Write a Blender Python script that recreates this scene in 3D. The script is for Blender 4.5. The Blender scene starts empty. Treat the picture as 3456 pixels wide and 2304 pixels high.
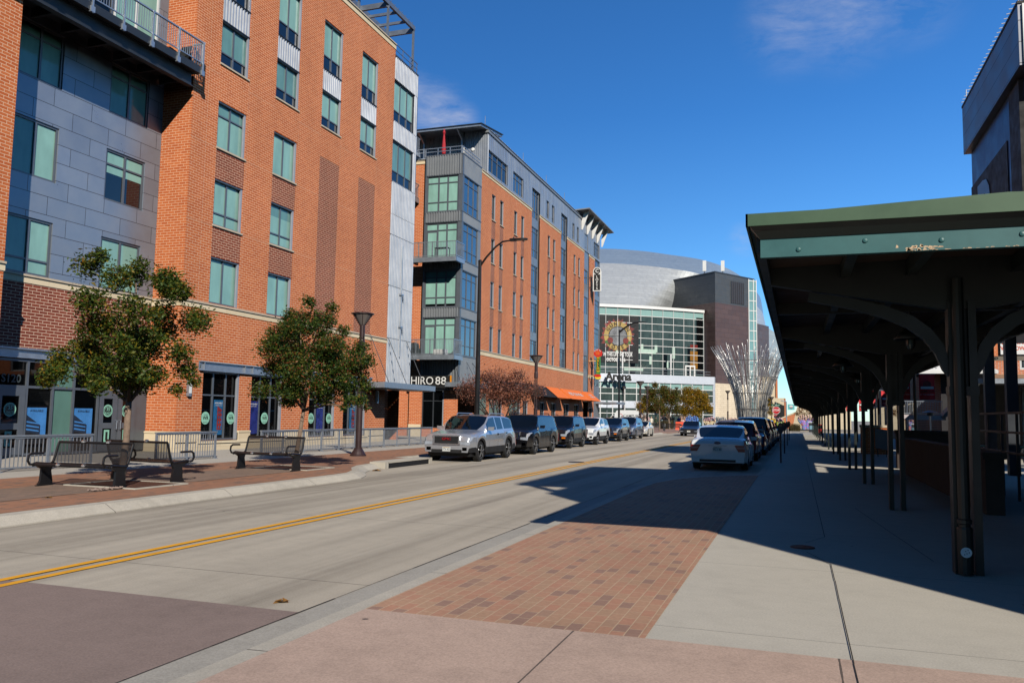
import bpy, math, random
from mathutils import Vector, Matrix
random.seed(7)
scene = bpy.context.scene
COL = scene.collection
PI = math.pi
SUN = Vector((-.6, .8, -.592)).normalized()

# ------------------------------------------------------------------ materials
def lin(c):
    return tuple((v/255/12.92 if v/255 <= .04045 else ((v/255+.055)/1.055)**2.4) for v in c)
MATS = {}
def new_mat(name):
    m = bpy.data.materials.new(name); m.use_nodes = True
    nt = m.node_tree
    return m, nt, nt.nodes['Principled BSDF'], nt.nodes['Material Output']
def N(nt, t, **kw):
    n = nt.nodes.new(t)
    for k, v in kw.items():
        if k.startswith('i_'):
            n.inputs[k[2:].replace('_', ' ')].default_value = v
        else: setattr(n, k, v)
    return n
def mixc(nt, fac, a, b, mode='MIX'):
    n = nt.nodes.new('ShaderNodeMix'); n.data_type = 'RGBA'; n.blend_type = mode
    for sock, val in ((n.inputs[0], fac), (n.inputs[6], a), (n.inputs[7], b)):
        if hasattr(val, 'is_linked') or isinstance(val, bpy.types.NodeSocket): nt.links.new(val, sock)
        elif isinstance(val, (int, float)): sock.default_value = val
        else: sock.default_value = (*val[:3], 1)
    return n.outputs[2]
def math_(nt, op, a, b=None, c=None):
    n = nt.nodes.new('ShaderNodeMath'); n.operation = op
    for i, v in enumerate((a, b, c)):
        if v is None: continue
        if isinstance(v, bpy.types.NodeSocket): nt.links.new(v, n.inputs[i])
        else: n.inputs[i].default_value = v
    return n.outputs[0]
def noise(nt, vec, scale, detail=4, rough=.55, dist=0):
    n = N(nt, 'ShaderNodeTexNoise'); n.inputs['Scale'].default_value = scale
    n.inputs['Detail'].default_value = detail; n.inputs['Roughness'].default_value = rough
    n.inputs['Distortion'].default_value = dist
    if vec is not None: nt.links.new(vec, n.inputs['Vector'])
    return n.outputs['Fac']
def ramp(nt, fac, stops):
    n = N(nt, 'ShaderNodeValToRGB'); cr = n.color_ramp
    while len(cr.elements) < len(stops): cr.elements.new(.5)
    for e, (p, c) in zip(cr.elements, stops):
        e.position = p; e.color = (*c, 1) if not isinstance(c, (int, float)) else (c, c, c, 1)
    nt.links.new(fac, n.inputs[0]); return n.outputs[0]
def pos(nt): return N(nt, 'ShaderNodeNewGeometry').outputs['Position']
def objco(nt): return N(nt, 'ShaderNodeTexCoord').outputs['Object']
def mapping(nt, vec, sc):
    n = N(nt, 'ShaderNodeMapping'); n.inputs['Scale'].default_value = sc
    nt.links.new(vec, n.inputs['Vector']); return n.outputs[0]
def bump(nt, b, h, strength=.3, dist=.01):
    n = N(nt, 'ShaderNodeBump'); n.inputs['Strength'].default_value = strength
    n.inputs['Distance'].default_value = dist
    nt.links.new(h, n.inputs['Height']); nt.links.new(n.outputs[0], b.inputs['Normal'])

def paint(name, col, rough=.5, metal=0, var=.12, scale=3, spec=.5, coat=0, bmp=0, ior=None):
    """plain surface with dirt/wear variation"""
    if name in MATS: return MATS[name]
    m, nt, b, o = new_mat(name); c = lin(col)
    p = objco(nt)
    f = noise(nt, p, scale, 5, .6)
    f2 = noise(nt, p, scale*9, 3, .5)
    ff = math_(nt, 'ADD', math_(nt, 'MULTIPLY', f, .7), math_(nt, 'MULTIPLY', f2, .3))
    dark = tuple(v*(1-var*1.6) for v in c); lite = tuple(min(1, v*(1+var*1.2)) for v in c)
    nt.links.new(ramp(nt, ff, [(.3, dark), (.7, lite)]), b.inputs['Base Color'])
    nt.links.new(ramp(nt, f, [(.3, max(.03, rough*.8)), (.75, min(1, rough*1.2))]), b.inputs['Roughness'])
    b.inputs['Metallic'].default_value = metal
    b.inputs['Specular IOR Level'].default_value = spec
    if ior: b.inputs['IOR'].default_value = ior
    if coat:
        b.inputs['Coat Weight'].default_value = coat; b.inputs['Coat Roughness'].default_value = .04
    if bmp: bump(nt, b, f2, bmp, .01)
    MATS[name] = m; return m

def wall_uv(nt):
    """(along the wall, height) from world position and the face normal"""
    g = N(nt, 'ShaderNodeNewGeometry')
    sp = N(nt, 'ShaderNodeSeparateXYZ'); nt.links.new(g.outputs['Position'], sp.inputs[0])
    sn = N(nt, 'ShaderNodeSeparateXYZ'); nt.links.new(g.outputs['True Normal'], sn.inputs[0])
    ax = math_(nt, 'GREATER_THAN', math_(nt, 'ABSOLUTE', sn.outputs[0]), .7)
    u = math_(nt, 'ADD', math_(nt, 'MULTIPLY', sp.outputs[1], ax),
              math_(nt, 'MULTIPLY', sp.outputs[0], math_(nt, 'SUBTRACT', 1, ax)))
    c = N(nt, 'ShaderNodeCombineXYZ'); nt.links.new(u, c.inputs[0]); nt.links.new(sp.outputs[2], c.inputs[1])
    return c.outputs[0], g.outputs['Position']

def brick(name, c1, c2, mortar, bw=.305, bh=.1016, ms=.0075, rough=.85, off=.5, floor=False, dirt=.25, bm=.35, third=None):
    if name in MATS: return MATS[name]
    m, nt, b, o = new_mat(name)
    if floor:
        p = pos(nt); mp = N(nt, 'ShaderNodeMapping'); mp.inputs['Rotation'].default_value = (0, 0, PI/2)
        nt.links.new(p, mp.inputs['Vector']); vec = mp.outputs[0]
    else: vec, p = wall_uv(nt)
    t = N(nt, 'ShaderNodeTexBrick'); nt.links.new(vec, t.inputs['Vector'])
    t.offset = off; t.inputs['Scale'].default_value = 1
    t.inputs['Brick Width'].default_value = bw; t.inputs['Row Height'].default_value = bh
    t.inputs['Mortar Size'].default_value = ms; t.inputs['Mortar Smooth'].default_value = .15
    t.inputs['Bias'].default_value = 0
    t.inputs['Color1'].default_value = (*lin(c1), 1); t.inputs['Color2'].default_value = (*lin(c2), 1)
    t.inputs['Mortar'].default_value = (*lin(mortar), 1)
    col = t.outputs['Color']
    if third:   # a second random tone per brick
        t2 = N(nt, 'ShaderNodeTexBrick'); nt.links.new(vec, t2.inputs['Vector']); t2.offset = off
        for k in ('Scale', 'Brick Width', 'Row Height', 'Mortar Size', 'Mortar Smooth'):
            t2.inputs[k].default_value = t.inputs[k].default_value
        t2.inputs['Color1'].default_value = (0, 0, 0, 1); t2.inputs['Color2'].default_value = (1, 1, 1, 1)
        t2.inputs['Mortar'].default_value = (0, 0, 0, 1)
        k = ramp(nt, t2.outputs['Color'], [(third[1], 0.), (third[1]+.03, 1.)])
        col = mixc(nt, math_(nt, 'MULTIPLY', k, math_(nt, 'SUBTRACT', 1, t.outputs['Fac'])), col, lin(third[0]))
    n1 = noise(nt, p, .35, 5, .6); n2 = noise(nt, p, 30, 3, .6); n4 = noise(nt, mapping(nt, p, (1.3, 1.3, .12)), 1, 4, .6)
    k = math_(nt, 'ADD', math_(nt, 'ADD', math_(nt, 'MULTIPLY', n1, .5), math_(nt, 'MULTIPLY', n4, .28)), math_(nt, 'MULTIPLY', n2, .42))
    sh = ramp(nt, k, [(.35, 1-dirt), (.8, 1+dirt*.4)])
    nt.links.new(mixc(nt, 1, col, sh, 'MULTIPLY'), b.inputs['Base Color'])
    b.inputs['Roughness'].default_value = rough; b.inputs['Specular IOR Level'].default_value = .25
    inv = math_(nt, 'SUBTRACT', 1, t.outputs['Fac'])
    bump(nt, b, math_(nt, 'ADD', inv, math_(nt, 'MULTIPLY', n2, .4)), bm, .006)
    MATS[name] = m; return m

def concrete(name, c, var=.16, streak=None, joints=None, rough=.9, spots=True, grain=.18, blot=.35):
    """streak: (axis scale) tyre-darkened lanes ; joints: (px,py) saw-cut spacing"""
    if name in MATS: return MATS[name]
    m, nt, b, o = new_mat(name); c = lin(c); p = pos(nt)
    n1 = noise(nt, p, blot, 6, .62); n2 = noise(nt, p, 60, 2, .7); n3 = noise(nt, p, 4, 5, .65)
    k = math_(nt, 'ADD', math_(nt, 'MULTIPLY', n1, .55), math_(nt, 'MULTIPLY', n3, .45))
    col = ramp(nt, k, [(.3, tuple(v*(1-var*1.5) for v in c)), (.5, c), (.72, tuple(v*(1+var) for v in c))])
    gr = ramp(nt, n2, [(.25, 1-grain), (.5, 1.), (.78, 1+grain)])
    col = mixc(nt, 1, col, gr, 'MULTIPLY')
    if streak:
        ns = noise(nt, mapping(nt, p, (1.15, .02, 1)), 1.0, 3, .5)
        nl = noise(nt, mapping(nt, p, (4.0, .12, 1)), 1.0, 4, .6)
        kk = math_(nt, 'ADD', math_(nt, 'MULTIPLY', ns, .7), math_(nt, 'MULTIPLY', nl, .3))
        col = mixc(nt, 1, col, ramp(nt, kk, [(.36, (.6, .585, .575)), (.5, (.92, .91, .9)), (.64, (1.1, 1.09, 1.07))]), 'MULTIPLY')
    if spots:
        v = N(nt, 'ShaderNodeTexVoronoi'); v.inputs['Scale'].default_value = 1.3
        nt.links.new(mapping(nt, p, (1, 1, 0)), v.inputs['Vector'])
        hs = N(nt, 'ShaderNodeSeparateColor'); nt.links.new(v.outputs['Color'], hs.inputs[0])
        rad = math_(nt, 'MULTIPLY', math_(nt, 'GREATER_THAN', hs.outputs[0], .72), math_(nt, 'MULTIPLY', hs.outputs[1], .05))
        sp = math_(nt, 'LESS_THAN', v.outputs['Distance'], rad)
        col = mixc(nt, math_(nt, 'MULTIPLY', sp, .75), col, (.03, .03, .032))
    if joints:
        s = N(nt, 'ShaderNodeSeparateXYZ'); nt.links.new(p, s.inputs[0])
        for ax, (per, ph, w) in joints.items():
            d = math_(nt, 'ABSOLUTE', math_(nt, 'SUBTRACT', math_(nt, 'FRACT', math_(nt, 'DIVIDE', math_(nt, 'SUBTRACT', s.outputs[ax], ph), per)), .5))
            wob = math_(nt, 'MULTIPLY', n3, .6)
            ln = math_(nt, 'GREATER_THAN', d, math_(nt, 'SUBTRACT', .5, math_(nt, 'MULTIPLY', wob, 2*w/per)))
            col = mixc(nt, math_(nt, 'MULTIPLY', ln, .8), col, (.035, .032, .03))
    nt.links.new(col, b.inputs['Base Color'])
    b.inputs['Roughness'].default_value = rough; b.inputs['Specular IOR Level'].default_value = .3
    bump(nt, b, n2, .25, .004)
    MATS[name] = m; return m

def panel_metal(name, c, bw, bh, metal=.55, rough=.32, gap=(25, 27, 32), ms=.008, off=.5, var=.08, blot=1.0):
    if name in MATS: return MATS[name]
    m, nt, b, o = new_mat(name); vec, p = wall_uv(nt)
    t = N(nt, 'ShaderNodeTexBrick'); nt.links.new(vec, t.inputs['Vector']); t.offset = off
    for k, v in (('Scale', 1), ('Brick Width', bw), ('Row Height', bh), ('Mortar Size', ms), ('Mortar Smooth', .1), ('Bias', 0)):
        t.inputs[k].default_value = v
    c = lin(c)
    t.inputs['Color1'].default_value = (*[v*(1-var) for v in c], 1); t.inputs['Color2'].default_value = (*[v*(1+var) for v in c], 1)
    t.inputs['Mortar'].default_value = (*lin(gap), 1)
    n = noise(nt, p, 1.2, 4, .6)
    nt.links.new(mixc(nt, 1, t.outputs['Color'], ramp(nt, n, [(.3, 1-.1*blot), (.7, 1+.06*blot)]), 'MULTIPLY'), b.inputs['Base Color'])
    b.inputs['Metallic'].default_value = metal
    nt.links.new(ramp(nt, n, [(.3, rough*.8), (.7, rough*1.25)]), b.inputs['Roughness'])
    bump(nt, b, math_(nt, 'ADD', math_(nt, 'SUBTRACT', 1, t.outputs['Fac']), math_(nt, 'MULTIPLY', n, .25*blot)), .3*blot, .01)
    MATS[name] = m; return m

def glass(name, c, rough=.04, ior=1.6, var=.25, scale=.6, spec=.5):
    """window glass over a dim room or a drawn blind"""
    if name in MATS: return MATS[name]
    m, nt, b, o = new_mat(name); p = pos(nt); c = lin(c)
    n = noise(nt, p, scale, 4, .6); n2 = noise(nt, mapping(nt, p, (1, 1, .25)), 2.2, 3, .6)
    k = math_(nt, 'ADD', math_(nt, 'MULTIPLY', n, .5), math_(nt, 'MULTIPLY', n2, .5))
    nt.links.new(ramp(nt, k, [(.3, tuple(v*(1-var) for v in c)), (.7, tuple(v*(1+var) for v in c))]), b.inputs['Base Color'])
    b.inputs['Roughness'].default_value = rough; b.inputs['IOR'].default_value = ior
    b.inputs['Specular IOR Level'].default_value = spec
    w = noise(nt, p, .45, 2, .5); bump(nt, b, w, .06, .05)
    MATS[name] = m; return m

def leaf_mat(name, stops, trans=.35):
    if name in MATS: return MATS[name]
    m, nt, b, o = new_mat(name)
    g = N(nt, 'ShaderNodeNewGeometry')
    big = noise(nt, g.outputs['Position'], 1.6, 3, .6)
    k = math_(nt, 'ADD', math_(nt, 'MULTIPLY', g.outputs['Random Per Island'], .62), math_(nt, 'MULTIPLY', big, .42))
    col = ramp(nt, k, [(p, lin(c)) for p, c in stops])
    nt.links.new(col, b.inputs['Base Color']); b.inputs['Roughness'].default_value = .55
    b.inputs['Specular IOR Level'].default_value = .35
    tr = N(nt, 'ShaderNodeBsdfTranslucent'); nt.links.new(mixc(nt, 1, col, (1., 1., .55), 'MULTIPLY'), tr.inputs[0])
    mx = N(nt, 'ShaderNodeMixShader'); mx.inputs[0].default_value = trans
    nt.links.new(b.outputs[0], mx.inputs[1]); nt.links.new(tr.outputs[0], mx.inputs[2]); nt.links.new(mx.outputs[0], o.inputs[0])
    MATS[name] = m; return m

def perforated(name, c, open_=.34):
    """steel sheet punched with holes far finer than a pixel: partly see-through"""
    if name in MATS: return MATS[name]
    m, nt, b, o = new_mat(name); b.inputs['Base Color'].default_value = (*lin(c), 1); b.inputs['Roughness'].default_value = .4
    tr = N(nt, 'ShaderNodeBsdfTransparent'); mx = N(nt, 'ShaderNodeMixShader'); mx.inputs[0].default_value = open_
    nt.links.new(b.outputs[0], mx.inputs[1]); nt.links.new(tr.outputs[0], mx.inputs[2])
    nt.links.new(mx.outputs[0], o.inputs[0]); MATS[name] = m; return m

# ------------------------------------------------------------------ geometry
OFF = {}
class MB:
    def __init__(s): s.v = []; s.f = []; s.m = []
    def face(s, pts, mi=0):
        i = len(s.v); s.v += [tuple(p) for p in pts]; s.f.append(tuple(range(i, i+len(pts)))); s.m.append(mi)
    def cells(s, c8, mi=0):
        i = len(s.v); s.v += [tuple(p) for p in c8]
        for q in ((0, 3, 2, 1), (4, 5, 6, 7), (0, 1, 5, 4), (1, 2, 6, 5), (2, 3, 7, 6), (3, 0, 4, 7)):
            s.f.append(tuple(i+k for k in q)); s.m.append(mi)
    def box(s, x0, x1, y0, y1, z0, z1, mi=0):
        s.cells([(x0, y0, z0), (x1, y0, z0), (x1, y1, z0), (x0, y1, z0), (x0, y0, z1), (x1, y0, z1), (x1, y1, z1), (x0, y1, z1)], mi)
    def pbox(s, pt, u0, u1, z0, z1, d0, d1, mi=0):
        s.cells([pt(u0, z0, d1), pt(u1, z0, d1), pt(u1, z0, d0), pt(u0, z0, d0), pt(u0, z1, d1), pt(u1, z1, d1), pt(u1, z1, d0), pt(u0, z1, d0)], mi)
    def bar(s, p, q, w, h=None, mi=0):
        h = h or w; p = Vector(p); q = Vector(q); d = (q-p).normalized()
        up = Vector((0, 0, 1)) if abs(d.z) < .95 else Vector((0, 1, 0))
        a = d.cross(up).normalized()*w/2; b = a.cross(d).normalized()*h/2
        s.cells([p-a-b, p+a-b, q+a-b, q-a-b, p-a+b, p+a+b, q+a+b, q-a+b], mi)
    def tube(s, pts, r, n=8, mi=0, cap=True):
        pts = [Vector(p) for p in pts]; rs = r if isinstance(r, (list, tuple)) else [r]*len(pts)
        base = len(s.v); prev = None
        for k, p in enumerate(pts):
            d = (pts[min(k+1, len(pts)-1)]-pts[max(k-1, 0)])
            d = d.normalized() if d.length > 1e-9 else Vector((0, 0, 1))
            if prev is None:
                up = Vector((0, 0, 1)) if abs(d.z) < .9 else Vector((1, 0, 0)); a = d.cross(up).normalized()
            else: a = (prev-d*prev.dot(d)).normalized()
            prev = a; b = d.cross(a)
            for j in range(n):
                t = 2*PI*j/n; s.v.append(tuple(p+(a*math.cos(t)+b*math.sin(t))*rs[k]))
        for k in range(len(pts)-1):
            for j in range(n):
                s.f.append((base+k*n+j, base+k*n+(j+1) % n, base+(k+1)*n+(j+1) % n, base+(k+1)*n+j)); s.m.append(mi)
        if cap:
            s.f.append(tuple(base+j for j in range(n))[::-1]); s.m.append(mi)
            s.f.append(tuple(base+(len(pts)-1)*n+j for j in range(n))); s.m.append(mi)
    def lathe(s, prof, c=(0, 0, 0), n=20, mi=0, axis='z'):
        base = len(s.v)
        for r, z in prof:
            for j in range(n):
                t = 2*PI*j/n; a, b = r*math.cos(t), r*math.sin(t)
                s.v.append((c[0]+a, c[1]+b, c[2]+z) if axis == 'z' else ((c[0]+z, c[1]+a, c[2]+b) if axis == 'x' else (c[0]+a, c[1]+z, c[2]+b)))
        for k in range(len(prof)-1):
            for j in range(n):
                s.f.append((base+k*n+j, base+k*n+(j+1) % n, base+(k+1)*n+(j+1) % n, base+(k+1)*n+j)); s.m.append(mi)
        for k, fl in ((0, True), (len(prof)-1, False)):
            if prof[k][0] > 1e-4:
                q = tuple(base+k*n+j for j in range(n)); s.f.append(q[::-1] if fl else q); s.m.append(mi)
    def prism(s, poly, f0, f1, mi=0):
        """poly: 2-D outline; f0,f1 map (a,b) to the two end faces"""
        i = len(s.v); n = len(poly); s.v += [tuple(f0(*p)) for p in poly]+[tuple(f1(*p)) for p in poly]
        s.f.append(tuple(range(i, i+n))[::-1]); s.m.append(mi); s.f.append(tuple(range(i+n, i+2*n))); s.m.append(mi)
        for k in range(n):
            s.f.append((i+k, i+(k+1) % n, i+n+(k+1) % n, i+n+k)); s.m.append(mi)
    def slab(s, poly, z0, z1, mi=0): s.prism(poly, lambda a, b: (a, b, z0), lambda a, b: (a, b, z1), mi)
    def wall(s, pt, u0, u1, z0, z1, holes=(), depth=.12, mi=0, rmi=None):
        us = sorted({u0, u1, *[h[0] for h in holes], *[h[1] for h in holes]}); zs = sorted({z0, z1, *[h[2] for h in holes], *[h[3] for h in holes]})
        us = [u for u in us if u0 <= u <= u1]; zs = [z for z in zs if z0 <= z <= z1]
        for a, b in zip(us, us[1:]):
            run = None
            for c, d in zip(zs, zs[1:]):
                mu, mz = (a+b)/2, (c+d)/2
                if any(h[0] < mu < h[1] and h[2] < mz < h[3] for h in holes): continue
                s.face([pt(a, c, 0), pt(b, c, 0), pt(b, d, 0), pt(a, d, 0)], mi)
        r = mi if rmi is None else rmi
        for a, b, c, d in [h[:4] for h in holes]:
            for q in (((a, c), (a, d)), ((b, d), (b, c)), ((b, c), (a, c)), ((a, d), (b, d))):
                (p1, q1), (p2, q2) = q
                s.face([pt(p1, q1, 0), pt(p2, q2, 0), pt(p2, q2, depth), pt(p1, q1, depth)], r)
    def corrug(s, pt, u0, u1, z0, z1, pitch=.12, dep=.03, d=0, mi=0):
        if pitch < .14: pitch *= 1.55; dep *= 1.9
        n = max(2, int(round((u1-u0)/pitch))); st = (u1-u0)/n; P = []
        for k in range(n):
            a = u0+k*st; P += [(a, 0), (a+st*.38, 0), (a+st*.5, dep), (a+st*.88, dep)]
        P.append((u1, 0))
        for (a, da), (b, db) in zip(P, P[1:]):
            s.face([pt(a, z0, d-da), pt(b, z0, d-db), pt(b, z1, d-db), pt(a, z1, d-da)], mi)
    def add(s, o, fn=lambda p: p):
        i = len(s.v); s.v += [tuple(fn(Vector(p))) for p in o.v]; s.f += [tuple(k+i for k in f) for f in o.f]; s.m += o.m
    def build(s, name, mats, parent=None, smooth=False, group=None, label=None, cat=None, kind=None, origin=None):
        if not isinstance(mats, (list, tuple)): mats = [mats]
        if parent is not None: off = OFF.get(parent.name, (0, 0, 0))
        elif origin is not None: off = origin
        else:
            xs, ys, zs = zip(*s.v); off = ((min(xs)+max(xs))/2, (min(ys)+max(ys))/2, min(zs))
        me = bpy.data.meshes.new(name)
        me.from_pydata([(x-off[0], y-off[1], z-off[2]) for x, y, z in s.v], [], s.f)
        for m in mats: me.materials.append(m)
        if len(mats) > 1: me.polygons.foreach_set('material_index', s.m)
        if smooth: me.polygons.foreach_set('use_smooth', [True]*len(s.f))
        me.update()
        o = bpy.data.objects.new(name, me); COL.objects.link(o)
        OFF[o.name] = tuple(off)
        if parent is not None: o.parent = parent
        else: o.location = off
        tag(o, label, cat, group, kind)
        return o
def tag(o, label=None, cat=None, group=None, kind=None):
    if label: o['label'] = label
    if cat: o['category'] = cat
    if group: o['group'] = group
    if kind: o['kind'] = kind
def thing(name, label, cat, loc=(0, 0, 0), group=None):
    o = bpy.data.objects.new(name, None); COL.objects.link(o); o.location = loc
    o.empty_display_size = .3
    OFF[o.name] = tuple(loc); tag(o, label, cat, group); return o
def dup(src, loc, rz=0, label=None, group=None, scale=None):
    def rec(o, par):
        c = o.copy(); COL.objects.link(c)
        if par is not None: c.parent = par
        for ch in o.children: rec(ch, c)
        return c
    r = rec(src, None); r.location = loc; r.rotation_euler = (0, 0, rz)
    if scale: r.scale = scale
    if label: r['label'] = label
    if group: r['group'] = group
    return r
def fx(X): return lambda u, z, d: (X-d, u, z)        # wall facing +X, u along +Y
def fy(Y): return lambda u, z, d: (u, Y+d, z)        # wall facing -Y, u along +X
def fp(a, b):                                         # vertical wall from a to b (plan points), outside on its right hand
    a = Vector((a[0], a[1])); b = Vector((b[0], b[1])); d = (b-a).normalized(); n = Vector((-d.y, d.x))
    return (lambda u, z, dep: (a.x+d.x*u+n.x*dep, a.y+d.y*u+n.y*dep, z)), (b-a).length
TXT = {}
def text_mb(s, size=1, xs=1, bold=0.0):
    k = (s, bold)
    if k not in TXT:
        cu = bpy.data.curves.new('t', 'FONT'); cu.body = s; cu.size = 1; cu.align_x = 'CENTER'; cu.align_y = 'CENTER'
        cu.offset = bold; cu.resolution_u = 3
        o = bpy.data.objects.new('t', cu); COL.objects.link(o)
        me = o.evaluated_get(bpy.context.evaluated_depsgraph_get()).to_mesh()
        TXT[k] = ([tuple(v.co) for v in me.vertices], [tuple(p.vertices) for p in me.polygons])
        bpy.data.objects.remove(o); bpy.data.curves.remove(cu)
    v, f = TXT[k]; m = MB(); m.v = [(x*size*xs, y*size, 0) for x, y, z in v]; m.f = list(f); m.m = [0]*len(f); return m
def text_on(mb, s, o, u, v, size, xs=1, bold=.01, mi=0, thick=0):
    """lettering flat on a surface: o centre, u reading direction, v up"""
    u = Vector(u); v = Vector(v); o = Vector(o); n = u.cross(v)
    t = text_mb(s, size, xs, bold); t.m = [mi]*len(t.f)
    if thick:
        k = len(t.v); edges = {}
        for f in t.f:
            for a, b in zip(f, f[1:]+f[:1]):
                if (b, a) in edges: del edges[(b, a)]
                else: edges[(a, b)] = 1
        t.v += [(x, y, -thick) for x, y, z in t.v[:k]]
        for a, b in edges: t.f.append((a, a+k, b+k, b)); t.m.append(mi)
    mb.add(t, lambda p: o+u*p.x+v*p.y+n*p.z)
def disc(mb, o, u, v, r, n=24, mi=0, ry=None, r0=0):
    u = Vector(u); v = Vector(v); o = Vector(o); ry = ry or r
    P = [o+u*r*math.cos(2*PI*k/n)+v*ry*math.sin(2*PI*k/n) for k in range(n)]
    if r0:
        Q = [o+u*r0*math.cos(2*PI*k/n)+v*r0*ry/r*math.sin(2*PI*k/n) for k in range(n)]
        for k in range(n): mb.face([P[k], P[(k+1) % n], Q[(k+1) % n], Q[k]], mi)
    else: mb.face(P, mi)
UX, UY, UZ = Vector((1, 0, 0)), Vector((0, 1, 0)), Vector((0, 0, 1))

# ------------------------------------------------------------------ palette
BRK = brick('orange_red_brick', (192, 98, 52), (208, 116, 66), (232, 192, 160), ms=.009)
BRKD = brick('dark_red_brick', (130, 66, 48), (148, 78, 56), (224, 188, 162), ms=.009)
BRKM = brick('maroon_brick', (128, 64, 50), (146, 76, 58), (228, 196, 172), ms=.009)
CREAM = brick('cream_stone', (222, 202, 168), (232, 214, 182), (196, 174, 142), bw=1.2, bh=.3, ms=.004, bm=.1, dirt=.1)
SILL = paint('sill_stone', (196, 180, 158), .8, var=.1)
GREYP = panel_metal('blue_grey_panel', (140, 148, 160), 1.55, .62, metal=.35, rough=.34)
GALV = paint('galvanised_ribbed_metal', (186, 190, 197), .42, .3, var=.09, scale=1.2)
GALVD = paint('grey_ribbed_metal', (138, 142, 146), .5, .3, var=.06, scale=1)
STEEL = paint('grey_painted_steel', (118, 126, 138), .45, .4, var=.1)
STEELL = paint('galvanised_steel', (160, 168, 178), .42, .6, var=.1)
DKSTEEL = paint('dark_steel', (52, 56, 62), .5, .3, var=.12)
FRAME = paint('window_frame_grey', (104, 110, 118), .45, .35, var=.05)
FRAMEL = paint('window_jamb_light_grey', (168, 172, 180), .45, .3, var=.05)
FRAMED = paint('window_frame_dark', (66, 70, 76), .45, .3, var=.05)
BLIND = glass('blind_behind_glass', (138, 180, 168), .06, 1.5, .22)
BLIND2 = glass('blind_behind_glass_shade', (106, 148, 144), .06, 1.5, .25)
DARKG = glass('dark_glass', (16, 22, 28), .02, 1.7, .5)
BLUEG = glass('blue_reflective_glass', (40, 66, 92), .03, 2.4, .3)
BLACKG = glass('black_shopfront_glass', (7, 9, 11), .02, 1.45, .5)
GREENG = glass('green_shopfront_panel', (96, 132, 122), .15, 1.5, .15)
BLACK = paint('black_metal', (20, 21, 23), .4, .2, var=.2)
BLACKM = paint('matt_black', (14, 14, 15), .7, 0, var=.2)
WHITE = paint('white_paint', (226, 226, 224), .5, var=.05)
BROWNM = paint('dark_bronze_paint', (58, 42, 42), .45, .2, var=.12)
BARK = paint('bark', (128, 108, 92), .9, var=.3, scale=12, bmp=.6)
BARKD = paint('dark_bark', (72, 54, 46), .9, var=.3, scale=12, bmp=.6)
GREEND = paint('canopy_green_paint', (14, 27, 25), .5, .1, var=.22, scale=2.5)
GREENT = paint('fascia_teal_green', (50, 96, 96), .5, 0, var=.12, scale=1.2)
GREENF = paint('flashing_green', (68, 92, 68), .45, .1, var=.08, scale=1)
WOODD = paint('dark_roof_boards', (40, 29, 21), .8, var=.3, scale=2)
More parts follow.
